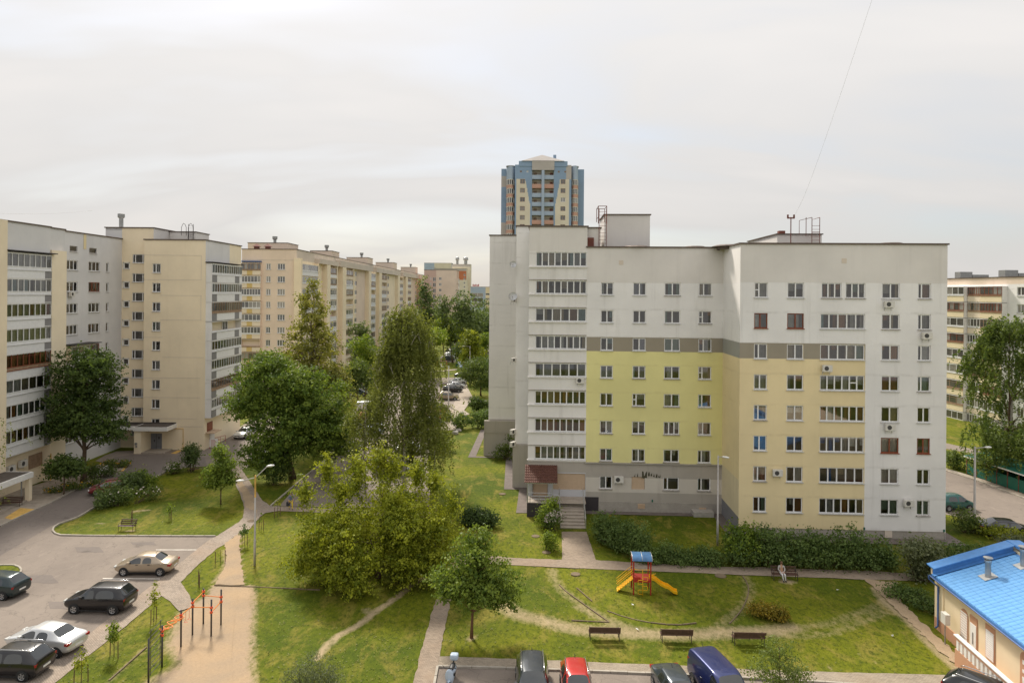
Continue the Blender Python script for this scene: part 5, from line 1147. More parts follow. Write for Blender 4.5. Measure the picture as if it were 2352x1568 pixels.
def limbs(mb, base, top, r0, targets, rng, r_end=.03, start=.25, bend=.25):
    base, top = Vector(base), Vector(top); pts = []; rs_ = []
    for i in range(9):
        t = i / 8; p = base.lerp(top, t) + Vector((rng.normal() * .04, rng.normal() * .04, 0)) * (t * (base - top).length * .25); pts.append(p); rs_.append(lerp(r0, r_end, t ** .8) * (1.25 if i == 0 else 1))
    mb.tube(pts, rs_, 8)
    for q in targets:
        q = Vector(q); t = min(.95, max(start, (q.z - base.z) / max((top.z - base.z), .1) - rng.uniform(.12, .35))); s = base.lerp(top, t); m_ = s.lerp(q, .5) + Vector((0, 0, bend * (q - s).length * .35))
        r1 = lerp(r0, r_end, t) * .5; mb.tube([s, s.lerp(m_, .6), m_.lerp(q, .35), q], [r1, r1 * .75, r1 * .5, .012], 5, cap=False)
def tree(name, label, cat, base, lobes, n, leaf, mat, seed, trunk_r=.16, bark='bark', nl=14, clump=.5, per=16, group=None, top=None, shell=.42, flat=.7, tmean=.5, aspect=.62, updir=.35, trunk=True, extra=None, tspread=.28, spray=0.0):
    """lobes in metres relative to base: (dx, dy, z, rx, ry, rz)"""
    rng = np.random.default_rng(seed); t = thing(name, label, cat, (base[0], base[1], 0), 0, group)
    P, ti, od, cc_ = crown_points(lobes, n, rng, clump, per, shell, flat, tmean, tspread, spray)
    keep = P[:, 2] > .05; P, ti, od = P[keep], ti[keep], od[keep]
    link('crown', leaves_mesh('crown', P, leaf, mat, rng, aspect, updir, ti, od), t)
    if trunk:
        tp = top or (lobes[0][0], lobes[0][1], max(l[2] + l[5] * .55 for l in lobes)); mb = MB()
        limbs(mb, (0, 0, -.1), tp, trunk_r, cc_[rng.choice(len(cc_), min(nl, len(cc_)), replace=False)], rng); obj('trunk', mb, M[bark], t, smooth=True)
    if extra: extra(t, rng, cc_)
    return t
def weeping(name, label, base, h, rad, n_str, mat, seed, bark='bark_birch', leaf=.17, ztop=None, zlow=2.0, group=None, lens=(2., 6.), trunk_r=.2, lobes=None, per=34, dead=0):
    rng = np.random.default_rng(seed); t = thing(name, label, 'tree', (base[0], base[1], 0), 0, group)
    pts = []; tint = []; tips = []
    nb = max(10, n_str // 16); bz = rng.uniform(.22, 1.0, nb); bz[: nb // 4] = rng.uniform(.72, 1.0, nb // 4); ba = rng.uniform(0, 2 * math.pi, nb)
    br = rad * (1 - np.clip((bz - .62) / .38, 0, 1) ** 2.2 * .72) * rng.uniform(.3, 1.12, nb) ** .6 * (.82 + .22 * np.sin(bz * 9 + ba))
    for i in range(n_str):
        q = rng.integers(nb); z = bz[q] * h + rng.normal(0, .45); f = min(1.0, max(.05, z / h)); a = ba[q]; rr = max(.05, br[q] + rng.normal(0, .35))
        x, y = rr * math.cos(a) + rng.normal(0, .42), rr * math.sin(a) + rng.normal(0, .42); ln = rng.uniform(*lens) * (.5 + .5 * (1 - f))
        if i % 9 == 0: tips.append((x, y, z))
        m_ = int(per * ln / lens[1]) + 5; u = rng.uniform(0, 1, m_); sway = rng.normal(0, .35, 2)
        px = x + sway[0] * u ** 1.5 + x / max(rr, .1) * .4 * np.sin(u * 2.2) + rng.normal(0, .075, m_); py = y + sway[1] * u ** 1.5 + y / max(rr, .1) * .4 * np.sin(u * 2.2) + rng.normal(0, .075, m_); pz = z - u * ln + rng.normal(0, .06, m_)
        pts.append(np.stack([px, py, pz], 1)); tint.append(np.clip(rng.normal(.5, .25) + rng.normal(0, .14, m_), 0, 1))
    P = np.concatenate(pts); T = np.concatenate(tint); k = P[:, 2] > zlow; P, T = P[k], T[k]
    link('crown', leaves_mesh('crown', P, leaf, mat, rng, .5, -.1, T), t)
    mb = MB(); limbs(mb, (0, 0, -.1), (rng.normal() * .3, 0, h * .93), trunk_r, [], rng); obj('trunk', mb, M[bark], t, smooth=True)
    mb = MB(); limbs(mb, (0, 0, h * .1), (rng.normal() * .2, .1, h * .9), trunk_r * .7, tips[:46], rng, bend=.5); obj('branch', mb, M['bark'], t, smooth=True)
    if dead:
        mb = MB()
        for i in range(dead):
            a = rng.uniform(2.6, 6.8); z = rng.uniform(.5, .88) * h; x, y = math.cos(a) * rad * .8, -abs(math.sin(a)) * rad * .75; q = Vector((x, y, z)); d_ = Vector((rng.normal() * .5, -.3, rng.uniform(.6, 1.6)))
            mb.tube([q, q + d_ * .6, q + d_ * 1.1 + Vector((.2, 0, 0))], [.028, .02, .006], 5, cap=False); mb.tube([q + d_ * .6, q + d_ * .9 + Vector((rng.normal() * .5, 0, .1))], [.015, .005], 4, cap=False)
        obj('dead_branch', mb, M['bark_birch'], t)
    return t
def bush(name, label, base, lobes, n, leaf, mat, seed, group=None, clump=.28, per=14, stems=6, cat='shrub', **k):
    def st(t, rng, cc_):
        mb = MB()
        for q in cc_[rng.choice(len(cc_), min(stems * 2, len(cc_)), replace=False)]:
            s = Vector((q[0] * .35 + rng.normal() * .06, q[1] * .35, -.05)); mb.tube([s, s.lerp(Vector(q), .6) + Vector((0, 0, .1)), Vector(q)], [.03, .02, .008], 5, cap=False)
        obj('stem', mb, M['bark'], t)
    return tree(name, label, cat, base, lobes, n, leaf, mat, seed, clump=clump, per=per, group=group, trunk=False, extra=st, **k)

# --- foreground and middle ground, each where it stands
tree('maple_tree', 'large dark green maple before the grey wall of the left house', 'tree', G(192, 1106), [(.1, 0, 12.6, 3.6, 3.4, 3.0), (-.3, .2, 9.6, 4.2, 3.8, 3.2), (.6, -.3, 7.4, 4.0, 3.6, 2.6), (-2.4, 0, 6.4, 2.5, 2.5, 1.5), (2.4, 0, 6.0, 2.4, 2.2, 1.6), (1.0, 0, 13.6, 2.2, 2.0, 1.6)], 27000, .29, 'maple_dark', 1, .3, 'bark', 26, clump=.42, per=24, tmean=.45, spray=.6)
tree('small_tree', 'small dark bushy tree beside the large maple trunk', 'tree', G(147, 1136), [(0, 0, 3.2, 1.7, 1.5, 1.1), (1.0, 0, 2.9, 1.4, 1.3, .9), (-.8, 0, 2.6, 1.1, 1.0, .8)], 3600, .28, 'maple_dark', 2, .09, nl=8, clump=.35, tmean=.6)
tree('chestnut_tree', 'huge round dark green tree in the middle left', 'tree', G(672, 1098), [(-2.6, 0, 10.9, 4.3, 4.0, 3.9), (1.8, .5, 9.0, 4.6, 4.2, 3.9), (-4.7, -.3, 8.9, 3.2, 3.2, 2.5), (3.6, -1.0, 6.2, 4.0, 3.6, 3.4), (-.4, -1.6, 6.0, 4.4, 3.8, 3.6), (-2.6, -2.0, 3.2, 3.0, 2.4, 2.2), (-3.0, .5, 13.0, 2.6, 2.6, 1.9), (1.2, -1.5, 11.0, 2.8, 2.6, 2.2), (5.0, 1.0, 4.4, 2.6, 2.6, 2.2)], 56000, .30, 'maple', 3, .4, nl=30, clump=.5, per=34, tmean=.42, spray=.7, shell=.36)
def cone(h, r, z0, n_, j, sd):
    rg = random.Random(sd); out = []
    for i in range(n_):
        f = (i + rg.random()) / n_; z = lerp(z0, h, f); rr = r * (1 - f) ** .62 * (1 if f > .15 else .75) + .35; a = i * 2.4 + rg.uniform(-.5, .5); o_ = rr * j * rg.uniform(.5, 1.1); out.append((math.cos(a) * o_, math.sin(a) * o_, z, rr * .55, rr * .55, .9 + .5 * (1 - f)))
    return out
x, y = at(713, 1000, 96)[:2]
tree('tall_poplar', 'tall airy yellowish tree rising before the pink house', 'tree', (x, y), cone(23.8, 5.4, 6.5, 34, .62, 2), 14500, .35, 'poplar', 4, .26, 'bark', 70, clump=.3, per=14, shell=.75, spray=.75, top=(.2, 0, 23.4), flat=.9)
tree('linden_tree', 'yellow-green rounded tree right behind the huge dark tree', 'tree', G(762, 1040), [(0, 0, 6.5, 3.2, 3.0, 4.6), (1.2, 0, 3.8, 2.4, 2.4, 2.4), (.4, .3, 10, 2.0, 2.0, 2.6)], 8000, .36, 'poplar', 41, .2, nl=12, clump=.5, tmean=.35)
weeping('weeping_birch', 'big weeping birch with long drooping brown-green strands in the centre', G(929, 1137), 20.4, 3.7, 1800, 'birch', 5, leaf=.25, zlow=1.6, lens=(2.5, 7.0), trunk_r=.24, per=58, dead=16)
weeping('weeping_birch', 'smaller drooping birch leaning left of the big weeping birch', G(838, 1132), 11.0, 2.0, 420, 'birch', 6, leaf=.24, zlow=2.0, lens=(2, 5), trunk_r=.14, per=34)
weeping('weeping_birch', 'low drooping birch at the right flank of the big weeping birch', G(998, 1118), 9.4, 2.2, 300, 'birch', 61, leaf=.24, zlow=1.2, lens=(2, 5), trunk_r=.13, per=34)
lob = []; rg = random.Random(4)
for i in range(30):
    a = rg.uniform(0, 6.28); f = rg.uniform(0, 1) ** .5; x, y = 5.9 * f * math.cos(a), 3.7 * f * math.sin(a); zt_ = (7.3 - 3.6 * f ** 2) * rg.uniform(.72, 1.02); lob.append((x, y, zt_, 1.5, 1.4, 1.05)); lob.append((x * 1.02, y * 1.02, zt_ * .55, 1.4, 1.3, 1.0)); 
    if f > .6: lob.append((x * 1.05, y * 1.05, 1.3, 1.2, 1.1, 1.0))
for dx_, dz in ((-4.1, 8.2), (-1.7, 8.3), (1.0, 8.2), (2.9, 7.9), (4.2, 7.2), (-5.8, 6.3), (0, 9.0), (5.6, 5.6), (-3.0, 6.6)): lob += [(dx_, .4, dz, .62, .6, 1.35)] * 3
tree('ash_leaved_maple', 'wide light green many-stemmed maple thicket on the lawn', 'tree', G(868, 1325), lob, 88000, .19, 'ashleaf', 7, .22, 'bark', 40, clump=.26, per=30, tmean=.52, top=(.2, 0, 6.5), spray=.9, shell=.5, tspread=.34)
tree('young_maple', 'young maple with one slim trunk on the playground lawn', 'tree', G(1083, 1463), [(.2, .2, 5.3, 1.7, 1.7, 1.3), (-.9, 0, 4.0, 1.9, 1.6, 1.1), (1.2, 0, 3.7, 1.9, 1.6, 1.2), (.1, -.6, 3.2, 2.0, 1.5, .9), (1.9, .1, 2.7, 1.3, 1.2, .8), (-1.6, .2, 2.8, 1.1, 1.0, .6), (.5, 0, 6.3, .9, .9, .7)], 12500, .2, 'maple', 8, .1, 'bark_red', 26, clump=.24, per=20, tmean=.55, spray=.45)
tree('young_maple', 'slender young maple on the left lawn beside the path', 'tree', G(507, 1157), [(0, 0, 5.2, .9, .9, 1.0), (.5, 0, 4.1, 1.2, 1.0, .9), (-.6, 0, 3.3, 1.3, 1.0, .9), (.6, 0, 2.6, 1.2, 1.0, .8), (-.9, 0, 2.2, .8, .8, .6)], 4200, .26, 'maple', 9, .07, 'bark', 12, clump=.28, tmean=.7)
weeping('birch_tree', 'birch reaching in with thin twigs at the left edge', (-47.2, 60.5), 13.2, 2.7, 70, 'birch', 10, leaf=.2, zlow=3.0, lens=(1.5, 4.5), per=26)
weeping('birch_tree', 'full green birch in front of the yellow-balconied house at the right', G(2318, 1104), 19.6, 5.2, 1700, 'mid', 12, leaf=.29, zlow=1.5, lens=(1.5, 4.5), trunk_r=.24, per=48)
tree('small_tree', 'rounded green tree below the birch behind the green shelter', 'tree', G(2345, 1112), [(0, 0, 4.4, 3.5, 3.0, 3.0), (-3.4, .5, 3.2, 2.4, 2.2, 2.4), (2.5, 0, 5.0, 3, 3, 3)], 8000, .3, 'mid', 13, .15, nl=10, clump=.45)
# --- street trees farther away
FARG = 'trees along the far car park'
def ft(label, u, v, h, w_, mat, sd, n=5200, leaf=.42, name='street_tree', tm=.5, narrow=1.0):
    rg2 = random.Random(sd); lob = []
    for i in range(9):
        f = rg2.random(); a = rg2.uniform(0, 6.28); rr = w_ * .5 * rg2.uniform(.2, .75); lob.append((math.cos(a) * rr, math.sin(a) * rr, h * lerp(.3, .84, f), w_ * .27 * narrow, w_ * .27, h * .14))
    lob.append((0, 0, h * .84, w_ * .2, w_ * .2, h * .15)); return tree(name, label, 'tree', G(u, v), lob, n, leaf, mat, sd, .2, nl=8, clump=.5, group=FARG, tmean=tm)
ft('bright green tree left of the weeping birch crown', 838, 915, 13.5, 7.5, 'bright', 101, 7000, .4, tm=.4)
ft('dark low tree under the bright green tree by parked cars', 823, 925, 9.0, 7.5, 'mid', 102, 6500, .38)
ft('dark tree against the cream piers of the long house', 830, 880, 15.5, 6.5, 'far', 103)
ft('bright lime tree right behind the weeping birch', 985, 872, 14.0, 11, 'bright', 104, 8000, .42, tm=.6)
ft('lime tree above the far row of parked cars', 1022, 832, 15.0, 11, 'bright', 105, 7000, .45, tm=.6)
ft('yellow-green tree beside the tall white far lamp', 1082, 880, 13.5, 7.5, 'ashleaf', 106, 6000, .42, tm=.2)
ft('green tree against the left edge of the white house', 1115, 872, 12.5, 8, 'bright', 107, 6000, .42, tm=.3)
ft('low tree beside the far slide', 1070, 858, 9.0, 8, 'mid', 117, 5000, .42, tm=.4)
x, y = at(981, 800, 235)[:2]
tree('poplar_tree', 'tall narrow dark poplar before the end of the long house', 'tree', (x, y), [(-1.5, 0, 22, 2.6, 2.6, 6), (0, 0, 15, 4.8, 4, 7), (3.5, 0, 11, 3.6, 3.4, 6), (-1.8, 0, 9, 4, 4, 7)], 5000, .8, 'far', 108, .35, nl=6, clump=.9)
x, y = at(1040, 800, 215)[:2]
tree('birch_clump', 'tall airy birches before the faded pink far house', 'tree', (x, y), [(-3, 0, 16, 2.8, 3, 6), (3, 0, 17, 4.4, 4, 6), (5.5, 0, 11, 5, 4, 7), (0, 0, 8, 5, 4, 5)], 5200, .75, 'far', 109, .3, nl=6, clump=.8)
for i, (u, v, Y, h, w_) in enumerate([(1095, 790, 260, 19, 15), (1120, 790, 250, 19, 14), (1128, 780, 300, 21, 18), (1075, 800, 285, 18, 14), (1010, 800, 300, 14, 14), (960, 810, 260, 12, 12)]):
    x, y = at(u, v, Y)[:2]; rg2 = random.Random(200 + i); lob = [(rg2.uniform(-.4, .4) * w_, rg2.uniform(-.3, .3) * w_, h * rg2.uniform(.35, .8), w_ * .28, w_ * .28, h * .18) for _ in range(8)]
    tree('far_tree', ['leftmost broad tree before the dark blue shop building', 'broad tree touching the left edge of the white house', 'rearmost broad tree beside the white house edge', 'broad tree in front of the far tower block', 'low dark tree at the foot of the pink far house', 'dark tree at the foot of the long house end'][i], 'tree', (x, y), lob, 3000, .9, 'far', 210 + i, .3, nl=5, clump=1.0, group='far trees')
mb_rng = np.random.default_rng(77); pts = []
for i in range(900): a = mb_rng.uniform(-.75, .75); Y = mb_rng.uniform(420, 900); pts.append((a * Y, Y, mb_rng.uniform(2, 13) * (1.0 if abs(a) < .5 else 1.1)))
C = np.repeat(np.array(pts), 14, 0) + mb_rng.normal(size=(900 * 14, 3)) * np.array([4.5, 4.5, 2.6]); C[:, 2] = np.abs(C[:, 2])
tag(link('far_woodland', leaves_mesh('far_woodland', C, 3.6, 'far', mb_rng)), 'distant belt of trees along the horizon', 'woodland', kind='stuff')

# --- hedges and shrubs
def hedge(label, p0, p1, h, depth, n, leaf, mat, seed, name='hedge', hv=.2, group=None):
    a, b = Vector((*G(*p0), 0)), Vector((*G(*p1), 0)); c = (a + b) / 2; rg3 = random.Random(seed); L = (b - a).length; lob = []; k = max(3, int(L / 1.1))
    for i in range(k):
        q = a.lerp(b, (i + .5) / k) - c; hh = h * (1 + rg3.uniform(-hv, hv)); lob.append((q.x + rg3.uniform(-.2, .2), q.y + rg3.uniform(-.25, .25), hh * .52, 1.0, depth * .5, hh * .5)); lob.append((q.x, q.y - depth * .15, hh * .3, .9, depth * .5, hh * .32))
    return bush(name, label, (c.x, c.y), lob, n, leaf, mat, seed, cat='hedge', clump=.26, stems=10, group=group)
hedge('rounded clipped hedge right of the house stairs', (1375, 1236), (1478, 1280), 2.8, 3.2, 13000, .17, 'hedge', 31, hv=.12)
hedge('low dark hedge strip behind the blue-roofed play tower', (1480, 1288), (1660, 1298), 1.35, 1.5, 8000, .17, 'hedge', 32)
hedge('tall wild hedge under the ochre wall', (1672, 1292), (2045, 1302), 2.7, 2.7, 24000, .2, 'hedge', 33, hv=.28)
bush('shrub', 'bright green tall shrub at the left end of the wild hedge', G(1705, 1293), [(0, 0, 1.9, 1.7, 1.3, 1.5), (.3, 0, 1.0, 1.7, 1.4, 1.0)], 4200, .22, 'bright', 34, tmean=.25)
bush('willow_shrub', 'silvery loose willow shrub at the right end of the hedge', G(2118, 1334), [(0, 0, 2.3, 1.7, 1.5, 1.0), (.4, .2, 1.3, 1.2, 1.2, .8), (-.3, 0, .6, .6, .6, .6)], 4200, .22, 'willow', 35)
bush('shrub', 'green shrub strip behind the blue roof at the house corner', G(2190, 1300), [(0, 0, 1.0, 2.2, 1.2, 1.0), (2.2, 0, .9, 2.0, 1.2, .9), (-2, .5, .8, 1.6, 1.0, .8)], 4000, .2, 'hedge', 36)
bush('shrub', 'yellow-green shrub beside the black car on the right road', G(2285, 1236), [(0, 0, .6, 1.2, .9, .6), (1.6, -.2, .5, 1.2, .9, .5)], 1800, .18, 'ashleaf', 37)
bush('shrub', 'round green shrub beside the white house and lamp post', G(2218, 1222), [(0, 0, 1.2, 1.2, 1.1, 1.1), (.6, 0, .8, .8, .8, .8)], 2200, .18, 'mid', 38)
bush('shrub', 'grey-green low shrub in front of the black car at the right edge', G(2345, 1268), [(0, 0, .8, 2.0, 1.0, .7)], 1500, .2, 'willow', 39)
bush('shrub', 'small green shrub left of the green shelter', G(2196, 1076), [(0, 0, 1.2, 1.6, 1.4, 1.2)], 1700, .24, 'mid', 40)
bush('shrub', 'dark green undergrowth beside the cream wall of the blue-roofed house', G(2105, 1385), [(0, 0, .45, 1.4, 1.6, .5), (.8, -1.6, .4, 1.0, 1.2, .45), (-.6, 1.2, .35, 1.2, 1.0, .4)], 3600, .16, 'hedge', 42, clump=.22)
bush('russet_shrub', 'low russet and yellow shrub on the playground lawn', G(1763, 1420), [(-.5, .35, .55, .8, .65, .5), (.3, 0, .5, .95, .7, .5), (.8, -.25, .4, .6, .5, .4)], 3600, .13, 'russet', 43, clump=.17, flat=.8)
bush('juniper', 'dark juniper behind the light green thicket', G(1098, 1208), [(0, 0, .9, 1.6, 1.2, .8), (.9, 0, .6, 1.0, 1.0, .5), (-1, .3, .7, 1.0, 1.0, .6)], 3600, .22, 'juniper', 44)
def blossoms(n, r, mat, mn='blossom', size=.15):
    def f(t, rng, cc_):
        C = cc_[rng.choice(len(cc_), n)] + rng.normal(size=(n, 3)) * r + np.array([0, -.2, .12]); tag(link(mn, leaves_mesh(mn, C, size, mat, rng, .95, .8), t), kind='stuff')
    return f
t_ = bush('leafy_shrub', 'bright leafy shrub growing in front of the dark porch wall', G(1258, 1212), [(0, 0, 1.5, .8, .7, 1.1), (.5, 0, 2.2, .5, .5, .7), (-.3, 0, .8, .8, .7, .7)], 2600, .17, 'bright', 45)
def bl2(label, base, lobes, n, leaf, mat, seed, nb, fm='flower', **k):
    t = bush('flowering_shrub', label, base, lobes, n, leaf, mat, seed, **k); rng = np.random.default_rng(seed + 500); L = np.array(lobes)
    li = rng.choice(len(L), nb); d = rng.normal(size=(nb, 3)); d[:, 1] = -np.abs(d[:, 1]); d[:, 2] = np.abs(d[:, 2]) * .8; d /= np.linalg.norm(d, axis=1)[:, None]
    tag(link('blossom', leaves_mesh('blossom', L[li, :3] + d * L[li, 3:] * 1.02, .15, fm, rng, .95, .6), t), kind='stuff'); return t
bl2('rose bush full of pale pink blossoms beside the stairs', G(1268, 1217), [(0, 0, .9, .75, .6, .75), (.3, 0, 1.4, .55, .5, .5)], 1500, .15, 'hedge', 46, 170)
bush('shrub', 'small bright shrub on the lawn left of the stair path', G(1262, 1262), [(0, 0, .9, .6, .5, .6), (.1, 0, .5, .5, .5, .4)], 1500, .16, 'bright', 47)
hedge('dense lilac hedge with grey-green foliage on the left lawn edge', (238, 1166), (330, 1124), 2.3, 3.0, 9000, .2, 'lilac', 48)
bl2('dog rose bush with white blossoms at the lawn side of the lilac hedge', G(290, 1158), [(0, 0, .9, 1.5, 1.0, .8), (1.8, 1.4, .8, 1.2, .9, .8), (-1.4, -.8, .7, 1.1, .8, .7)], 3000, .17, 'mid', 49, 60)
bush('shrub', 'bright green shrub at the right end of the lilac hedge', G(338, 1124), [(0, 0, .9, 1.3, 1.0, .9), (-1.2, .8, 1.2, 1.0, .9, .9)], 2000, .19, 'bright', 50)
bush('lilac_bush', 'round lilac bush near the park bench on the left lawn', G(437, 1082), [(0, 0, 1.8, 1.2, 1.1, 1.2), (.1, 0, 2.6, .9, .9, .8)], 2200, .22, 'lilac', 51)
bl2('white flowering hydrangea bush at the top of the left lawn', G(399, 1087), [(0, 0, .7, 1.0, .8, .7)], 900, .2, 'mid', 52, 70)
bush('shrub', 'round dark shrub under the huge dark tree', G(634, 1112), [(0, 0, 1.7, 1.9, 1.5, 1.5), (.3, 0, 2.6, 1.4, 1.2, 1.0)], 3200, .24, 'maple_dark', 53, tmean=.7)
bush('flower_bed_shrub', 'dark shrub right of the large maple trunk', G(214, 1100), [(0, 0, .8, 1.0, .8, .8), (1.2, 1.0, .7, .9, .8, .7)], 1500, .2, 'maple_dark', 54, tmean=.8)
bl2('low flower bed with orange blooms under the large maple', G(168, 1124), [(0, 0, .4, 1.4, .8, .4), (1.4, 1.2, .4, 1.2, .8, .4), (-1.3, -1.2, .3, 1.0, .7, .3)], 2000, .17, 'mid', 55, 60, fm='yellowflower')
bl2('flower bed with yellow blooms at the road bend', G(254, 1075), [(0, 0, .5, 1.2, .8, .5), (1.3, .6, .4, .9, .7, .4)], 1300, .19, 'mid', 56, 40, fm='yellowflower')
bush('shrub', 'bright shrub right of the weeping birch by the car park', G(1012, 1035), [(0, 0, 1.3, 1.8, 1.4, 1.2), (-.6, .6, 2.0, 1.2, 1.1, .9), (.7, -.6, .9, 1.2, 1.0, .9)], 3000, .24, 'bright', 57, tmean=.35)
bush('round_shrub', 'clipped round shrub nearest the far car park kerb', G(1056, 985), [(0, 0, 1.4, 1.5, 1.3, 1.3)], 1800, .26, 'hedge', 58)
bush('round_shrub', 'larger rounded shrub right of the clipped round shrub', G(1098, 983), [(0, 0, 1.6, 2.0, 1.5, 1.5), (1.6, .6, 1.7, 1.7, 1.4, 1.5)], 3000, .26, 'hedge', 59)
bush('round_shrub', 'dark shrub on the little lawn before the far pavement', G(1094, 946), [(0, 0, 1.6, 1.5, 1.3, 1.5)], 1700, .3, 'maple_dark', 60, tmean=.6)
bush('round_shrub', 'shrub touching the white house on the little lawn', G(1118, 946), [(0, 0, 1.2, 1.6, 1.3, 1.2)], 1300, .3, 'mid', 62)
tree('round_tree', 'large dark rounded tree overhanging the far pavement', 'tree', G(1104, 908), [(0, 0, 4.2, 4.6, 4.0, 3.0), (-2.5, 0, 5.4, 3.2, 3, 2.4), (2.5, -1, 3.4, 3.6, 3.2, 2.6), (0, 0, 6.6, 3.2, 3.2, 1.8)], 8000, .34, 'mid', 63, .18, nl=8, clump=.5, tmean=.35)
tree('standard_tree', 'tiny ball-headed tree beside the red car', 'tree', G(1027, 990), [(0, 0, 2.2, .95, .9, .9)], 800, .24, 'mid', 64, .06, nl=4, clump=.3)
bush('shrub', 'leafy shrub growing against the grey base of the white house', G(1158, 1055), [(0, 0, 1.0, 1.5, 1.0, 1.0), (.6, 0, 2.2, .8, .8, 1.2)], 1500, .22, 'mid', 65)
bush('willow_shrub', 'pale feathery willow at the bottom edge of the lawn', G(722, 1600), [(0, 0, 1.5, 1.3, 1.1, .9), (.8, 0, .9, 1.1, 1.0, .8), (-.9, 0, .9, 1.0, 1.0, .7)], 5200, .13, 'willow', 66, clump=.2, aspect=.3, tmean=.3)
tree('young_tree', 'slim young tree with feathery leaves at the bottom edge', 'tree', G(1790, 1612), [(0, 0, 2.5, 1.1, 1.0, .8), (-.9, 0, 1.7, 1.1, 1.0, .6), (.8, 0, 1.6, 1.0, .9, .6), (0, 0, .9, .9, .8, .5)], 3600, .15, 'mid', 67, .05, nl=10, clump=.24, aspect=.4, tmean=.7)
# saplings tied to stakes
def sapling(label, u, v, h, n, mat, seed, stakes=2, spread=.35):
    rng = np.random.default_rng(seed); t = thing('sapling', label, 'sapling', (*G(u, v), 0), rng.uniform(0, 3), 'staked saplings')
    if n:
        lob = [(0, 0, h * .62, spread, spread, h * .2), (.1, 0, h * .85, spread * .6, spread * .6, h * .14)]; P, ti, od, _ = crown_points(lob, n, rng, .14, 8); link('crown', leaves_mesh('crown', P, .15, mat, rng, .62, .3, ti, od), t)
    mb = MB(); mb.tube([(0, 0, 0), (.03, 0, h * .5), (0, .02, h * .9)], [.025, .018, .008], 5); obj('trunk', mb, M['bark'], t)
    for i in range(stakes):
        a = i * math.pi + .4; mb = MB(); mb.tube([(math.cos(a) * .38, math.sin(a) * .38, 0), (math.cos(a) * .36, math.sin(a) * .36, 1.0)], .028, 5); obj('stake', mb, M['stake'], t)
for a in (('tall yellow-green staked sapling by the paver wedge', 353, 1428, 2.6, 260, 'ashleaf', 301), ('bushy green staked sapling in the strip lawn', 262, 1508, 2.2, 420, 'bright', 302), ('yellow sapling at the bottom of the strip lawn', 186, 1572, 2.0, 220, 'ashleaf', 303), ('bare sapling between two stakes near the sandy path', 457, 1345, 1.5, 0, 'mid', 304), ('small leafy sapling beside the tall lamp post', 562, 1252, 1.9, 260, 'hedge', 305), ('thin bare sapling at the edge of the sandy path', 506, 1292, 1.2, 0, 'mid', 306), ('little green sapling on the left lawn', 391, 1192, 1.5, 180, 'bright', 307), ('bare sapling right of the tall lamp post', 600, 1216, 1.6, 12, 'mid', 308), ('bare staked sapling by the path junction', 637, 1186, 1.9, 60, 'ashleaf', 309), ('empty pair of stakes behind the lawn bench', 303, 1196, .5, 0, 'mid', 310)): sapling(*a)
# tufts of uncut grass and weeds along edges: one uncountable mass
rng = np.random.default_rng(9); N = 34000
P = np.stack([rng.uniform(-52, 44, N), rng.uniform(37, 74, N)], 1); wv_ = worn_at(P); P = P[rng.uniform(0, 1, N) > wv_ * 1.15 + .02]
from mathutils.geometry import intersect_point_tri_2d
def inside_poly(P, poly):
    x, y = P[:, 0], P[:, 1]; c = np.zeros(len(P), bool); n = len(poly); j = n - 1
    for i in range(n):
        xi, yi = poly[i]; xj, yj = poly[j]; c ^= ((yi > y) != (yj > y)) & (x < (xj - xi) * (y - yi) / (yj - yi + 1e-12) + xi); j = i
    return c
bad = np.zeros(len(P), bool)
for poly in (road, park2, pa, pc, dg, sg, strip_top + kb[::-1] + [(1005, 1532)], [(998, 1570)] + kb + [(2300, 1900), (900, 1900)], [(1290, 1221), (1347, 1221), (1369, 1287), (1291, 1286)], [(515, 1249), (557, 1222), (550, 1248), (554, 1293), (561, 1343), (493, 1342), (515, 1301), (520, 1276)]): bad |= inside_poly(P, GP(poly))
bad |= inside_poly(P, [BW(-28, -2.3), BW(-14, -2.3), BW(-14, -1), BW(-1, -1), BW(-1, -7.4), BW(19.6, -7.4), BW(19.6, 12), BW(-28, 12)]) | inside_poly(P, [(-60, 58), (-49.5, 58), (-49.5, 75), (-60, 75)])
P = P[~bad]; C = np.column_stack([P, np.full(len(P), .03)])
LM['blade'] = leaf_mat('grass_blade', (.08, .10, .007), (.19, .18, .02), trans=.2)
tag(link('grass_tufts', leaves_mesh('grass_tufts', C, .11, 'blade', rng, .5, 4.0)), 'short tufts of grass all over the lawns', 'grass', kind='stuff')
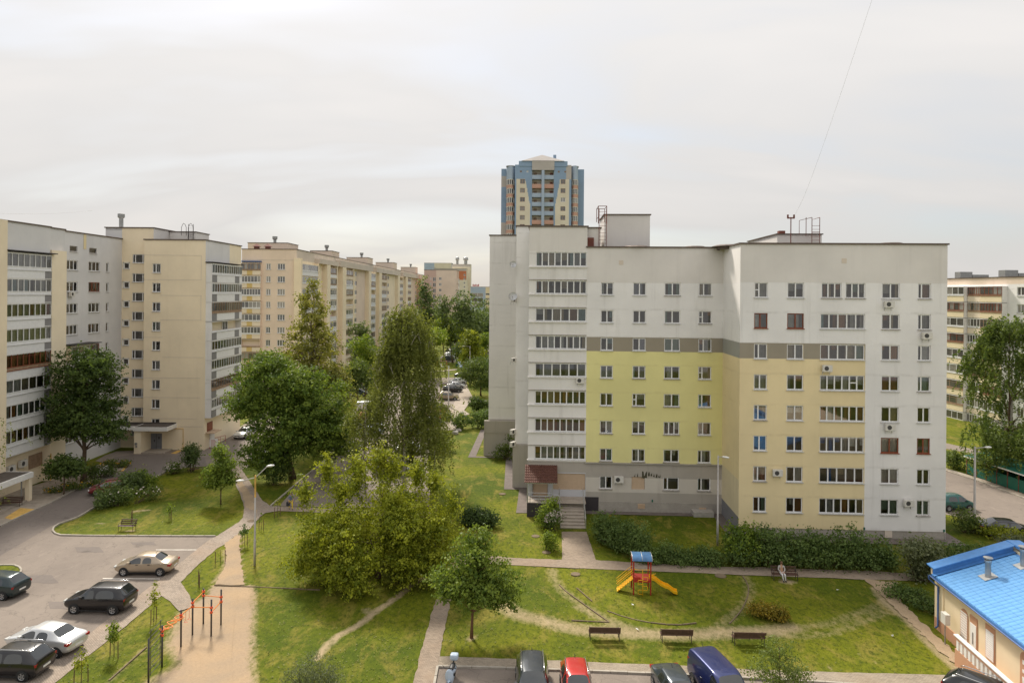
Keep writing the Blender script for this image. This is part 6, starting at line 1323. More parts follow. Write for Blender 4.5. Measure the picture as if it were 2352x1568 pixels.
# ------------------------------------------------------------------ cars
# station: x, bottom, belt height, top height, half width at belt, half width at roof rail
def car_stations(kind, L, W, H):
    w = W / 2; h = L / 2
    if kind == 'sedan':
        return [(-h, .46, .70, .74, w * .80, w * .66), (-h + .10, .28, .92, .97, w * .93, w * .76), (-h + .55, .22, .99, 1.05, w * .98, w * .80), (-h + .80, .20, .98, 1.07, w, w * .78),
                (-h + 1.38, .20, .96, H - .05, w, w * .70), (-h + 1.5, .20, .955, H - .02, w, w * .70), (-.02, .20, .94, H, w, w * .71), (.08, .20, .938, H, w, w * .71), (.52, .20, .92, H - .035, w, w * .70),
                (1.22, .20, .90, .99, w * .99, w * .80), (h - .55, .21, .82, .89, w * .96, w * .76), (h - .15, .26, .68, .74, w * .88, w * .68), (h, .36, .54, .58, w * .74, w * .56)], (3, 4), (8, 9), [(4, 5), (6, 7)]
    if kind == 'hatch':
        return [(-h, .42, .80, .86, w * .84, w * .68), (-h + .07, .26, .98, 1.06, w * .95, w * .76), (-h + .16, .22, 1.0, 1.10, w * .97, w * .77), (-h + .60, .20, 1.0, H - .06, w, w * .72), (-h + .85, .20, .99, H - .01, w, w * .73),
                (-.12, .20, .95, H, w, w * .74), (-.02, .20, .948, H, w, w * .74), (.42, .20, .94, H - .03, w, w * .72), (1.12, .20, .93, 1.02, w * .99, w * .80), (h - .45, .22, .84, .91, w * .96, w * .76), (h - .13, .27, .70, .76, w * .88, w * .68), (h, .38, .56, .60, w * .74, w * .56)], (2, 3), (7, 8), [(3, 4), (5, 6)]
    if kind == 'suv':
        return [(-h, .48, .86, .92, w * .86, w * .70), (-h + .06, .32, 1.06, 1.12, w * .96, w * .78), (-h + .14, .28, 1.10, 1.18, w * .98, w * .79), (-h + .50, .26, 1.09, H - .06, w, w * .74), (-h + .75, .26, 1.08, H - .01, w, w * .75),
                (-.12, .26, 1.05, H, w, w * .76), (-.01, .26, 1.048, H, w, w * .76), (.42, .26, 1.03, H - .03, w, w * .74), (1.05, .26, 1.02, 1.10, w * .99, w * .82), (h - .45, .28, .96, 1.02, w * .97, w * .78), (h - .12, .34, .82, .88, w * .90, w * .70), (h, .42, .66, .70, w * .76, w * .58)], (2, 3), (7, 8), [(3, 4), (5, 6)]
    if kind == 'wagon':
        return [(-h, .42, .74, .80, w * .84, w * .70), (-h + .07, .26, .94, 1.0, w * .95, w * .78), (-h + .18, .22, .98, 1.08, w * .97, w * .79), (-h + .55, .20, .97, H - .06, w, w * .73), (-h + .85, .20, .96, H - .01, w, w * .74),
                (-h + 1.7, .20, .95, H, w, w * .75), (-h + 1.8, .20, .95, H, w, w * .75), (.45, .20, .93, H - .03, w, w * .73), (1.15, .20, .92, 1.0, w * .99, w * .80), (h - .5, .22, .83, .90, w * .96, w * .76), (h - .13, .27, .69, .75, w * .88, w * .68), (h, .38, .55, .59, w * .74, w * .56)], (2, 3), (7, 8), [(3, 4), (5, 6)]
    if kind == 'van':
        return [(-h, .40, 1.0, 1.1, w * .90, w * .80), (-h + .04, .28, 1.12, H - .22, w * .97, w * .86), (-h + .10, .24, 1.14, H - .10, w * .98, w * .86), (-h + .30, .22, 1.14, H - .03, w, w * .86), (-.5, .22, 1.12, H, w, w * .86),
                (.25, .22, 1.10, H, w, w * .86), (.35, .22, 1.10, H, w, w * .86), (.85, .22, 1.08, H - .06, w, w * .83), (1.45, .22, 1.08, 1.2, w * .98, w * .82), (h - .3, .26, .98, 1.05, w * .95, w * .76), (h - .08, .32, .80, .86, w * .90, w * .70), (h, .42, .62, .66, w * .80, w * .62)], (1, 2), (7, 8), [(1, 4), (5, 6)]
def car_proto(kind, L, W, H, rails=False):
    st, rear, front, pillars = car_stations(kind, L, W, H); rings = []
    roof_i = range(rear[0], front[1] + 1)
    for i, (x, zb, zbelt, zt, wb, wt) in enumerate(st):
        cab = rear[0] < i < front[1]; rail = .11 if cab else .03
        half = [(0, zb), (wb * .82, zb), (wb * .985, zb + .16), (wb * 1.0, lerp(zb, zbelt, .6)), (wb * .965, zbelt), (wt * (1.0 if cab else 1.04), zt - rail), (wt * .92, zt - .015), (wt * .5, zt + .012), (0, zt + .018)]
        rings.append([(x, y, z) for y, z in half] + [(x, -y, z) for y, z in half[-2:0:-1]])
    n = len(rings[0]); bm = bmesh.new(); V = [[bm.verts.new(p) for p in r] for r in rings]
    cr_l = bm.edges.layers.float.get('crease_edge') or bm.edges.layers.float.new('crease_edge')
    def mat_of(i, j):
        jj = j if j <= 8 else None; k = min(j, n - 1 - j)        # symmetric strip index
        if k == 4 and rear[0] <= i < front[1]:
            if any(a <= i < b for a, b in pillars): return 0
            if kind == 'van' and i < pillars[1][0]: return 0
            if i == rear[0]: return 0
            return 1
        if k in (6, 7):
            if i == rear[0]: return 2
            if i == front[0]: return 3
        return 0
    for i in range(len(st) - 1):
        for j in range(n):
            f = bm.faces.new((V[i][j], V[i + 1][j], V[i + 1][(j + 1) % n], V[i][(j + 1) % n])); f.material_index = mat_of(i, j); f.smooth = True
    for r in (V[0][::-1], V[-1]):
        f = bm.faces.new(r); f.smooth = True
    bmesh.ops.recalc_face_normals(bm, faces=bm.faces)
    for e in bm.edges:
        ms = {f.material_index for f in e.link_faces}
        if len(ms) > 1: e[cr_l] = .75
        elif all(abs(v.co.z - st[0][1]) < .3 and v.co.z < .35 for v in e.verts): e[cr_l] = .4
    for i in range(len(st) - 1):
        for j in (4, n - 4):
            e = bm.edges.get((V[i][j], V[i + 1][j]))
            if e: e[cr_l] = max(e[cr_l], .45)
    me = bpy.data.meshes.new('tmp'); bm.to_mesh(me); bm.free()
    o = bpy.data.objects.new('tmp', me); COL.objects.link(o); md = o.modifiers.new('s', 'SUBSURF'); md.levels = 2; md.render_levels = 2
    dg_ = bpy.context.evaluated_depsgraph_get(); ev = o.evaluated_get(dg_).to_mesh()
    co = np.empty(len(ev.vertices) * 3); ev.vertices.foreach_get('co', co); co = co.reshape(-1, 3)
    parts = {0: MB(), 1: MB(), 2: MB(), 3: MB(), 4: MB()}; maps = {k: {} for k in parts}
    for p in ev.polygons:
        k = p.material_index
        if k == 1 and co[list(p.vertices)][:, 1].mean() < 0: k = 4
        mb = parts[k]; ids = []
        for v in p.vertices:
            if v not in maps[k]: maps[k][v] = len(mb.v); mb.v.append(tuple(co[v]))
            ids.append(maps[k][v])
        mb.f.append(tuple(ids)); mb.m.append(0)
    o.evaluated_get(dg_).to_mesh_clear(); bpy.data.objects.remove(o)
    wy = W / 2; fx, rx = L / 2 - .86, -L / 2 + .80; R = .335 if kind in ('suv', 'van') else .31
    d = dict(body=parts[0].mesh('body', M['black'], True), side=[parts[1].mesh('side_window', M['car_glass'], True), parts[4].mesh('side_window', M['car_glass'], True)], rear=parts[2].mesh('rear_window', M['car_glass'], True), front=parts[3].mesh('windscreen', M['car_glass'], True))
    t = MB(); mt = Matrix.Rotation(math.pi / 2, 4, 'X'); t.lathe([(R * .6, .11), (R * .95, .11), (R, .07), (R, -.07), (R * .95, -.11), (R * .6, -.11)], 20, mt); d['tyre'] = t.mesh('tyre', M['rubber'], True)
    r = MB(); r.lathe([(.03, .095), (.07, .10), (.075, .085)], 10, mt); r.lathe([(.03, -.095), (.07, -.10), (.075, -.085)], 10, mt); r.lathe([(R * .56, .10), (R * .64, .115), (R * .64, -.115), (R * .56, -.10)], 20, mt)
    for s_ in (-1, 1):
        for k in range(5):
            a = k * 2 * math.pi / 5; c_, s2 = math.cos(a), math.sin(a); q = [(c_ * .04 - s2 * .035, s_ * .1, s2 * .04 + c_ * .035), (c_ * .04 + s2 * .035, s_ * .1, s2 * .04 - c_ * .035), (c_ * R * .6 + s2 * .05, s_ * .105, s2 * R * .6 - c_ * .05), (c_ * R * .6 - s2 * .05, s_ * .105, s2 * R * .6 + c_ * .05)]; r.quad(*q); r.quad(*[(x, y * .8, z) for x, y, z in q][::-1])
    r.lathe([(.0, .06), (R * .58, .06)], 16, mt, 1); r.lathe([(.0, -.06), (R * .58, -.06)], 16, mt, 1); d['rim'] = r.mesh('rim', [M['rim'], M['black']])
    d['arch'] = []
    for s_ in (-1, 1):
        for x in (fx, rx): a = MB(); a.lathe([(.0, 0), (R * 1.17, 0), (R * 1.17, s_ * -.16)], 20, Matrix.Translation((x, s_ * (wy * .985 + .012), R)) @ Matrix.Rotation(math.pi / 2, 4, 'X') @ Matrix.Scale(-1, 4, (0, 0, 1))); d['arch'].append(a.mesh('wheel_arch', M['black']))
    d['wheels'] = [(x, s_ * (wy - .085), R) for x in (fx, rx) for s_ in (-1, 1)]
    zb = st[1][2]; bl_ = MB()
    def patch(nm, xs_, y0, y1, z0, z1, mat):      # small block hugging the end of the body
        q = MB(); q.box(*xs_, y0, y1, z0, z1); me_ = q.mesh(nm, M[mat]); return me_
    tz_ = {'sedan': .80, 'hatch': .86, 'suv': .95, 'wagon': .82, 'van': 1.0}[kind]
    d['tail'] = [patch('tail_light', (-L / 2 + .035, -L / 2 + .27), s_ * wy * .935 if s_ < 0 else wy * .60, -wy * .60 if s_ < 0 else wy * .935, tz_ - .07, tz_ + (.30 if kind == 'van' else .07), 'tail') for s_ in (-1, 1)]
    d['head'] = [patch('head_light', (L / 2 - .44, L / 2 - .06), -wy * .86 if s_ < 0 else wy * .48, -wy * .48 if s_ < 0 else wy * .86, .60 if kind != 'suv' else .72, .71 if kind != 'suv' else .86, 'head') for s_ in (-1, 1)]
    q = MB(); q.box(-L / 2 - .012, -L / 2 + .03, -.27, .27, .55 if kind in ('suv',) else .52, .66 if kind in ('suv',) else .63); d['plate'] = q.mesh('number_plate', M['plate'])
    q = MB(); q.box(L / 2 - .04, L / 2 + .012, -.26, .26, .38, .49); d['fplate'] = q.mesh('number_plate', M['plate'])
    q = MB(); q.box(L / 2 - .16, L / 2 - .005, -.4, .4, .46, .60); d['grille'] = q.mesh('grille', M['black'])
    q = MB(); xm = st[front[1]][0] - .22
    for s_ in (-1, 1): q.box(xm - .1, xm + .08, s_ * (wy + .02) - .09, s_ * (wy + .02) + .09, st[front[1]][2] + .02, st[front[1]][2] + .17)
    d['mirror'] = q.mesh('mirror', M['black'])
    q = MB()
    for s_ in (-1, 1):
        q.box(rx + R * 1.15, fx - R * 1.15, s_ * wy * .99 - .012, s_ * wy * .99 + .012, .22, .30)
        for hx in (-.55, .35): q.box(hx - .09, hx + .09, s_ * wy * 1.0 - .02, s_ * wy * 1.0 + .012, st[5][2] - .12, st[5][2] - .09)
    d['trim'] = q.mesh('side_trim', M['black'])
    q = MB()
    for s_ in (-1, 1): q.tube([(st[rear[1]][0], s_ * W / 2 * .66, H - .03), (st[rear[1]][0] + .15, s_ * W / 2 * .68, H + .045), (st[front[0]][0] - .25, s_ * W / 2 * .69, H + .045), (st[front[0]][0] - .05, s_ * W / 2 * .67, H - .03)], .022, 6)
    d['rails'] = q.mesh('roof_rails', M['chrome'], True) if rails else None
    q = MB(); q.tube([(st[rear[1]][0] + .18, 0, H - .02), (st[rear[1]][0] + .02, 0, H + .13)], .015, 5); d['aerial'] = q.mesh('aerial', M['black']); return d
PAINT = {}
def paint(c, metal=.35):
    def mk(): return simple('car_paint', c, .28, metal, .04, 2, .5, .8)
    return cached(('paint', c, metal), mk)
def car(label, kind, col, pos, heading, L=4.4, W=1.76, H=1.46, rails=False, group=None, detail=True, mirror_body=True):
    d = cached(('car', kind, L, W, H, rails), lambda: car_proto(kind, L, W, H, rails))
    t = thing('parked_car' if kind != 'van' else 'parked_van', label, 'van' if kind == 'van' else 'car', (pos[0], pos[1], .02), heading, group)
    b = link('body', d['body'], t); b.material_slots[0].link = 'OBJECT'; b.material_slots[0].material = paint(col)
    for me_ in d['side']: link('side_window', me_, t)
    link('rear_window', d['rear'], t); link('windscreen', d['front'], t); [link('wheel_arch', q_, t) for q_ in d['arch']]
    for p in d['wheels']:
        w_ = link('wheel', d['tyre'], t, p); link('rim', d['rim'], w_)
    for me_ in d['tail']: link('tail_light', me_, t)
    for me_ in d['head']: link('head_light', me_, t)
    link('number_plate', d['plate'], t); link('number_plate', d['fplate'], t); link('grille', d['grille'], t)
    m_ = link('mirror', d['mirror'], t)
    if mirror_body: m_.material_slots[0].link = 'OBJECT'; m_.material_slots[0].material = paint(col)
    link('side_trim', d['trim'], t); link('aerial', d['aerial'], t)
    if d['rails']: link('roof_rails', d['rails'], t)
    return t
def head(p0, p1):
    """heading from rear wheel photo point p0 to front wheel photo point p1 (both on the ground)"""
    a, b = G(*p0), G(*p1); return math.atan2(b[1] - a[1], b[0] - a[0])
def mid(p0, p1, side=0.0):
    a, b = Vector((*G(*p0), 0)), Vector((*G(*p1), 0)); d_ = (b - a).normalized(); c = (a + b) / 2 + Vector((-d_.y, d_.x, 0)) * side; return (c.x, c.y)
# wheel points on the side facing the viewer (rear, front); the body centre lies half a width behind them
LG = 'cars parked on the left asphalt'
def side_car(label, kind, col, rear, front, L, W, H, rails=False, group=None, vs=1):
    h_ = head(rear, front); c = mid(rear, front, -(W / 2 - .1) if math.cos(h_) < 0 else (W / 2 - .1)); return car(label, kind, col, c, h_, L, W, H, rails, group)
side_car('beige sedan parked with its tail to the footpath', 'sedan', (.40, .32, .23), (361, 1322), (290, 1322), 4.45, 1.74, 1.47, group=LG)
side_car('black sport utility car with silver wheels and roof rails', 'suv', (.012, .011, .013), (254, 1411), (175, 1409), 4.35, 1.79, 1.70, True, LG)
side_car('silver sedan with dark windows near the bottom left', 'sedan', (.62, .62, .61), (131, 1510), (32, 1497), 4.66, 1.79, 1.46, group=LG)
side_car('black hatchback with orange lit tail lamps at the bottom left corner', 'hatch', (.014, .013, .015), (48, 1564), (-42, 1560), 4.15, 1.76, 1.58, True, LG)
side_car('dark blue-green car cut off by the left edge', 'hatch', (.012, .03, .034), (7, 1378), (-70, 1372), 4.3, 1.78, 1.55, group=LG)
BG = 'cars parked along the bottom edge'
def nose_car(label, kind, col, u, v, L, W, H, ang=-90, rails=False):
    x, y = G(u, v, H * .75); return car(label, kind, col, (x, y - L / 2 + .35), math.radians(ang), L, W, H, rails, BG)
nose_car('dark grey estate car with silver roof rails at the bottom edge', 'wagon', (.035, .042, .05), 1221, 1501, 4.7, 1.83, 1.50, -90, True)
nose_car('red small car with roof rails at the bottom edge', 'hatch', (.50, .028, .022), 1319, 1517, 4.0, 1.66, 1.55, -90, True)
nose_car('dark blue-grey sedan with red tail lamp at the bottom edge', 'sedan', (.045, .058, .07), 1536, 1521, 4.5, 1.76, 1.45, -84)
nose_car('dark blue panel van at the bottom edge', 'van', (.018, .028, .12), 1632, 1504, 4.6, 1.82, 1.85, -78)
car('black hatchback with red tail lamps in the bottom right corner', 'hatch', (.018, .018, .017), (lambda q: (q[0] + .9, q[1] - 1.5))(G(2200, 1556, .9)), math.radians(-48), 4.5, 1.84, 1.5, True, BG)
MG = 'cars parked between the trees'
side_car('white sedan on the road beside the huge dark tree', 'sedan', (.66, .66, .65), (586, 1000), (566, 1007), 4.6, 1.79, 1.46, group=MG)
side_car('white delivery van half hidden under the huge dark tree', 'van', (.62, .62, .60), (640, 1073), (577, 1070), 5.0, 1.95, 2.1, group=MG)
side_car('silver hatchback half hidden behind the birch strands', 'hatch', (.55, .55, .54), (812, 1042), (780, 1046), 4.2, 1.75, 1.5, group=MG)
def spot(label, kind, col, u, v, ang, L=4.4, W=1.77, H=1.48, rails=False): return car(label, kind, col, G(u, v), math.radians(ang), L, W, H, rails, MG)
spot('grey car parked under the bright green tree', 'wagon', (.36, .37, .38), 826, 898, 8)
spot('dark blue car partly under the bright green tree', 'hatch', (.05, .07, .10), 822, 908, 8, H=1.5)
spot('black car on the road before the long pink house', 'sedan', (.015, .015, .016), 797, 872, 40)
spot('white car seen through the birch strands', 'sedan', (.65, .65, .64), 852, 985, 10); spot('red car seen through the birch strands', 'hatch', (.35, .05, .03), 850, 965, 10)
spot('white van seen through the birch strands', 'van', (.62, .62, .6), 848, 945, 10, 4.8, 1.9, 2.0); spot('pale car behind the trunk of the birch', 'sedan', (.6, .62, .65), 905, 1090, 12); spot('blue-grey car behind the birch trunk', 'hatch', (.4, .45, .52), 850, 1000, 10)
spot('silver car right of the birch trunk', 'wagon', (.5, .52, .55), 955, 1000, 5); spot('white car low behind the birch strands', 'sedan', (.65, .65, .66), 942, 1040, 5)
spot('dark blue car with pale roof beside the red off-roader', 'sedan', (.04, .055, .08), 992, 977, 5); spot('red off-roader with a spare wheel at the car park end', 'suv', (.42, .05, .03), 1001, 964, 183, 4.2, 1.78, 1.7)
spot('brown sedan in the far car park', 'sedan', (.09, .06, .04), 1005, 942, 3); spot('beige off-roader in the far car park', 'suv', (.34, .27, .19), 1030, 918, 4, 4.4, 1.82, 1.66, True)
spot('black estate in the far car park', 'wagon', (.015, .015, .016), 1040, 900, 2); spot('silver sedan behind the black estate', 'sedan', (.5, .5, .49), 1047, 891, 2); spot('white car beside the dark rounded tree', 'sedan', (.66, .66, .65), 1052, 881, 184); spot('dark car furthest under the rounded tree', 'hatch', (.03, .03, .032), 1062, 866, 184)
for i, (u, v, c, lb) in enumerate(((1030, 828, (.05, .07, .07), 'nearest dark green car of the far row'), (1032, 824, (.6, .62, .64), 'silver car second nearest in the far row'), (1036, 819, (.66, .66, .66), 'white car third in the far row'), (1040, 815, (.35, .37, .4), 'grey car fourth in the far row'), (1043, 811, (.62, .64, .66), 'pale car fifth in the far row'), (1049, 804, (.3, .34, .4), 'bluish car last in the far row'))): car(lb, 'sedan' if i % 2 else 'wagon', c, G(u, v), math.radians(4), 4.4, 1.77, 1.48, False, 'far row of parked cars')
side_car('green compact car behind the corner of the white house', 'hatch', (.012, .10, .088), (2181, 1174), (2224, 1173), 3.9, 1.72, 1.58, group=MG)
spot('black sedan with curved roof on the right-hand road', 'sedan', (.016, .015, .017), 2310, 1228, -14, 4.8, 1.85, 1.44)
spot('dark red car hidden behind the lilac hedge', 'hatch', (.16, .012, .012), 252, 1132, 205, 4.0)
# scooter
x, y = G(1038, 1556); sc_ = thing('scooter', 'pale blue motor scooter with top box at the bottom edge', 'scooter', (x, y - .55, .02), math.radians(-97))
M['scoot'] = simple('pale_blue_plastic', (.42, .50, .60), .35, coat=.3)
q = MB(); q.lathe([(.02, -.1), (.2, -.1), (.24, -.04), (.24, .04), (.2, .1), (.02, .1)], 14, Matrix.Translation((-.62, 0, .25)) @ Matrix.Rotation(math.pi / 2, 4, 'X')); obj('wheel', q, M['rubber'], sc_)
q = MB(); q.lathe([(.02, -.08), (.2, -.08), (.24, -.04), (.24, .04), (.2, .08), (.02, .08)], 14, Matrix.Translation((.68, 0, .25)) @ Matrix.Rotation(math.pi / 2, 4, 'X')); obj('wheel', q, M['rubber'], sc_)
def blob(mb, c, r, n=10, m=7):
    prof = [(max(.001, math.sin(math.pi * i / m)), -math.cos(math.pi * i / m)) for i in range(m + 1)]; mb.lathe(prof, n, Matrix.Translation(c) @ Matrix.Diagonal((*r, 1)))
q = MB(); blob(q, (-.45, 0, .56), (.5, .2, .2)); blob(q, (.5, 0, .66), (.1, .25, .4)); blob(q, (.62, 0, .42), (.2, .09, .1)); q.box(-.1, .5, -.17, .17, .28, .36); obj('body', q, M['scoot'], sc_, smooth=True)
q = MB(); blob(q, (-.32, 0, .78), (.42, .17, .09)); obj('seat', q, M['black'], sc_, smooth=True)
q = MB(); rb_ = lambda k: [(-.86 + k * x, k * y) for x, y in ((-.2, -.16), (-.14, -.23), (.14, -.23), (.2, -.16), (.2, .16), (.14, .23), (-.14, .23), (-.2, .16))]
for (k0, z0_), (k1, z1_) in (((.82, .9), (1, .98)), ((1, .98), (1.0, 1.12)), ((1.0, 1.12), (.9, 1.2)), ((.9, 1.2), (.55, 1.235))): q.add([(x, y, z0_) for x, y in rb_(k0)] + [(x, y, z1_) for x, y in rb_(k1)], [(i, (i + 1) % 8, 8 + (i + 1) % 8, 8 + i) for i in range(8)] + [tuple(range(8, 16))])
obj('top_box', q, M['scoot'], sc_, smooth=False)
q = MB(); q.tube([(-.5, 0, .8), (-.85, 0, .92)], .04, 6); obj('luggage_rack', q, M['black'], sc_)
q = MB(); q.tube([(.5, 0, .8), (.42, 0, 1.05)], .04, 6); q.tube([(.38, -.34, 1.05), (.42, 0, 1.08), (.38, .34, 1.05)], .022, 6); q.tube([(.42, .3, 1.05), (.45, .4, 1.25)], .012, 5); q.tube([(.42, -.3, 1.05), (.45, -.4, 1.25)], .012, 5); obj('handlebar', q, M['black'], sc_)
# ------------------------------------------------------------------ street furniture and play things
def lamp(label, base, h, arms, group='street lamps', r=.075, rusty=True):
    t = thing('street_lamp', label, 'street lamp', (base[0], base[1], 0), 0, group)
    p = MB(); p.tube([(0, 0, 0), (0, 0, h * .28), (0, 0, h * .285), (0, 0, h)], [r * 1.35, r * 1.3, r, r * .8], 10); obj('post', p, M['lamp_post'], t, smooth=True)
    if rusty: p = MB(); p.tube([(0, 0, h * .76), (0, 0, h + .02)], r * .95, 8); obj('sleeve', p, M['mark_y'], t)
    for dx_, dy_, dz in arms:
        a = MB(); a.tube([(0, 0, h - .15), (dx_ * .5, dy_ * .5, h - .15 + dz * .5), (dx_, dy_, h - .15 + dz)], .04, 6); ao = obj('arm', a, M['lamp_post'], t)
        d_ = Vector((dx_, dy_, 0)).normalized(); rz = math.atan2(d_.y, d_.x); q = MB(); n = 10
        for i, (x, w_, hh) in enumerate(((-.08, .05, .05), (.04, .1, .08), (.28, .13, .1), (.46, .1, .07), (.54, .03, .03))):
            for k in range(8): an = 2 * math.pi * k / 8; q.v.append((x, w_ * math.cos(an), hh * math.sin(an)))
        for i in range(4):
            for k in range(8): q.f.append((i * 8 + k, i * 8 + (k + 1) % 8, (i + 1) * 8 + (k + 1) % 8, (i + 1) * 8 + k)); q.m.append(0)
        q.f += [tuple(range(7, -1, -1)), tuple(range(32, 40))]; q.m += [0, 0]
        link('lamp_head', q.mesh('lamp_head', M['lamp_head'], True), ao, (dx_, dy_, h - .15 + dz), rz)
    return t
lb = G(585, 1298); lamp('tall street lamp with two heads beside the sandy path', lb, 7.2, [(-.85, -.3, -.15), (.8, .5, .8)])
lb = G(1648, 1252); lamp('street lamp before the lime facade of the white house', lb, 7.9, [(.35, -.3, .1)], rusty=False)
lb = G(2238, 1222); lamp('street lamp at the right-hand road beside the green car', lb, 8.0, [(1.0, 0, .1)], rusty=False, r=.1)
lb = G(1030, 956); lamp('tall white lamp in the far car park', lb, 9.0, [(-1.2, 0, .35)], rusty=False, r=.1)
lb = G(991, 1058); lamp('lamp post beside the weeping birch and red car', lb, 7.2, [(-.4, 0, .1)], r=.09)
x, y = at(1079, 860, 163)[:2]; lamp('farthest lamp beside the yellow-green tree', (x, y), 9.3, [(-1.3, 0, .15)], rusty=False, r=.12)

def bench(label, base, rz, w=1.9, back=True, kind=0, group='benches'):
    t = thing('park_bench', label, 'bench', (base[0], base[1], 0), rz, group)
    for x in (-w / 2 + .08, w / 2 - .08):
        f = MB(); f.tube([(x, -.25, 0), (x, -.25, .42), (x, .2, .40), (x, .34, .88)], .025, 6); f.tube([(x, .2, .40), (x, .24, 0)], .025, 6); f.tube([(x, -.25, .42), (x, -.27, .64), (x, -.1, .68), (x, .28, .66)], .022, 6); obj('leg', f, M['dark_metal'], t)
    if kind == 1: f = MB(); f.tube([(0, .1, .40), (0, .2, .40), (0, .34, .9)], .025, 6); obj('strut', f, M['dark_metal'], t)
    for i in range(4 if kind == 0 else 5):
        n = 4 if kind == 0 else 5; y = lerp(-.24, .17, i / (n - 1)); s = MB(); s.box(-w / 2, w / 2, y - .042, y + .042, .425, .46); obj('seat_slat', s, M['wood'], t)
    if back:
        for i in range(3 if kind == 0 else 4):
            n = 3 if kind == 0 else 4; z = lerp(.56, .86, i / (n - 1)); y = .235 + (z - .42) * .29; s = MB(); s.box(-w / 2, w / 2, y - .018, y + .018, z - .045, z + .045); obj('back_slat', s, M['wood'], t)
    return t
bench('left one of three brown benches in a row before the playground', G(1388, 1466), math.pi - .03, 2.0, kind=1); bench('middle one of three brown benches in a row before the playground', G(1553, 1471), math.pi - .03, 2.0, kind=1); bench('right one of three brown benches in a row before the playground', G(1719, 1478), math.pi - .03, 2.0, kind=1)
pbx = G(1802, 1330); pb_o = bench('brown bench at the footpath with a seated person', pbx, -.06, 1.95)
bench('lone brown bench on the left lawn', G(292, 1217), -.03, 1.5); bench('brown bench under the left entrance canopy', G(26, 1163), -.95 + math.pi / 2 - .1 - .35, 1.9)
bench('dark bench behind the slender maple on the left lawn', G(460, 1083), .5, 2.2, back=False)
# litter bin beside the canopy
x, y = G(60, 1146); bn = thing('litter_bin', 'empty metal bin frame beside the left entrance', 'bin', (x, y, 0)); q = MB()
for a in (-.15, .15): q.tube([(a, 0, 0), (a, 0, .75)], .02, 5)
q.tube([(-.15, 0, .75), (.15, 0, .75)], .02, 5); q.tube([(-.15, 0, .3), (.15, 0, .3)], .015, 5); obj('frame', q, M['dark_metal'], bn)
# white low fence at the flower bed
p0_, p1_ = Vector((*G(222, 1095), 0)), Vector((*G(249, 1081), 0)); fn = thing('low_fence', 'little white slatted fence at the flower bed edge', 'fence', p0_, math.atan2(p1_.y - p0_.y, p1_.x - p0_.x)); Lf = (p1_ - p0_).length
for z in (.2, .42, .64): q = MB(); q.box(0, Lf, -.02, .02, z, z + .11); obj('slat', q, M['white_paint'], fn)
for x_ in (.1, Lf / 2, Lf - .1): q = MB(); q.box(x_ - .04, x_ + .04, .02, .07, 0, .75); obj('post', q, M['white_paint'], fn)

# pull-up bars
post_pts = [((341, 1566), (341, 1466)), ((372, 1530), (372, 1436)), ((415.5, 1484), (415.5, 1400)), ((442, 1457), (442, 1374)), ((467, 1432), (467, 1351)), ((485, 1460), (485, 1376)), ((507.5, 1434), (507.5, 1353))]
PB = [Vector((*G(*b), 0)) for b, t in post_pts]; ctr = PB[3].copy()
wk = thing('workout_bars', 'outdoor pull-up bars with charcoal posts and orange pipes', 'workout bars', ctr); hts = []
for (b, t), P_ in zip(post_pts, PB):
    Y = P_.y; hts.append(EYE + ray(*t)[1] * Y)
for P_, h_ in zip(PB, hts): q = MB(); p = P_ - ctr; q.tube([(p.x, p.y, 0), (p.x, p.y, h_)], .055, 10); obj('post', q, M['post_grey'], wk, smooth=True)
def pp(i, z): v = PB[i] - ctr; return Vector((v.x, v.y, z))
def bar(a, b, r=.03, m='orange_pipe'): q = MB(); q.tube([a, b], r, 8); obj('bar', q, M[m], wk)
bar(pp(1, hts[1] - .35), pp(2, hts[2] - .5)); 
q = MB(); a, b = pp(1, hts[1] - .3), pp(2, hts[2] - .35); d_ = (b - a); sd = Vector((-d_.y, d_.x, 0)).normalized() * .28
def snake(sign): return [a + d_ * t + sd * (sign * math.sin(t * math.pi * 5)) + Vector((0, 0, .05 * math.cos(t * 12))) for t in [i / 40 for i in range(41)]]
q.tube(snake(1), .028, 6); q.tube(snake(-1), .028, 6); obj('snake_bar', q, M['orange_pipe'], wk, smooth=True)
bar(pp(2, hts[2] - .3), pp(3, hts[3] - .45)); bar(pp(3, hts[3] - .25), pp(4, hts[4] - .2)); bar(pp(4, hts[4] - .45), pp(6, hts[6] - .5)); bar(pp(3, hts[3] - .55), pp(5, hts[5] - .5)); bar(pp(5, hts[5] - .8), pp(6, hts[6] - .8))
for i, offs in ((1, (.3, .55)), (2, (.3, .5)), (3, (.25, .5)), (4, (.18, .45)), (5, (.5, .8)), (6, (.48, .8))):
    for o_ in offs: q = MB(); p = pp(i, hts[i] - o_); q.lathe([(.058, -.07), (.1, -.06), (.1, .06), (.058, .07)], 10, Matrix.Translation(p)); obj('clamp', q, M['red_clamp'], wk)
for k in range(9):
    z = .35 + k * .3; bar(pp(0, z), pp(1, z), .018, 'post_grey')
for i, f in ((0, .15), (1, .85)): q = MB(); p0 = pp(0, 0).lerp(pp(1, 0), f); q.tube([p0 + Vector((0, 0, .25)), p0 + Vector((0, 0, 2.85))], .02, 6); obj('ladder_stile', q, M['post_grey'], wk)
for f in (.4, .7): q = MB(); p0 = pp(2, hts[2] - .3).lerp(pp(3, hts[3] - .45), f); q.tube([p0, p0 - Vector((0, 0, .55))], .012, 5); q.tube([p0 - Vector((.1, 0, .7)), p0 - Vector((0, 0, .55)), p0 + Vector((.1, 0, -.7)), p0 - Vector((.1, 0, .7))], .015, 5); obj('ring_strap', q, M['red_clamp'], wk)

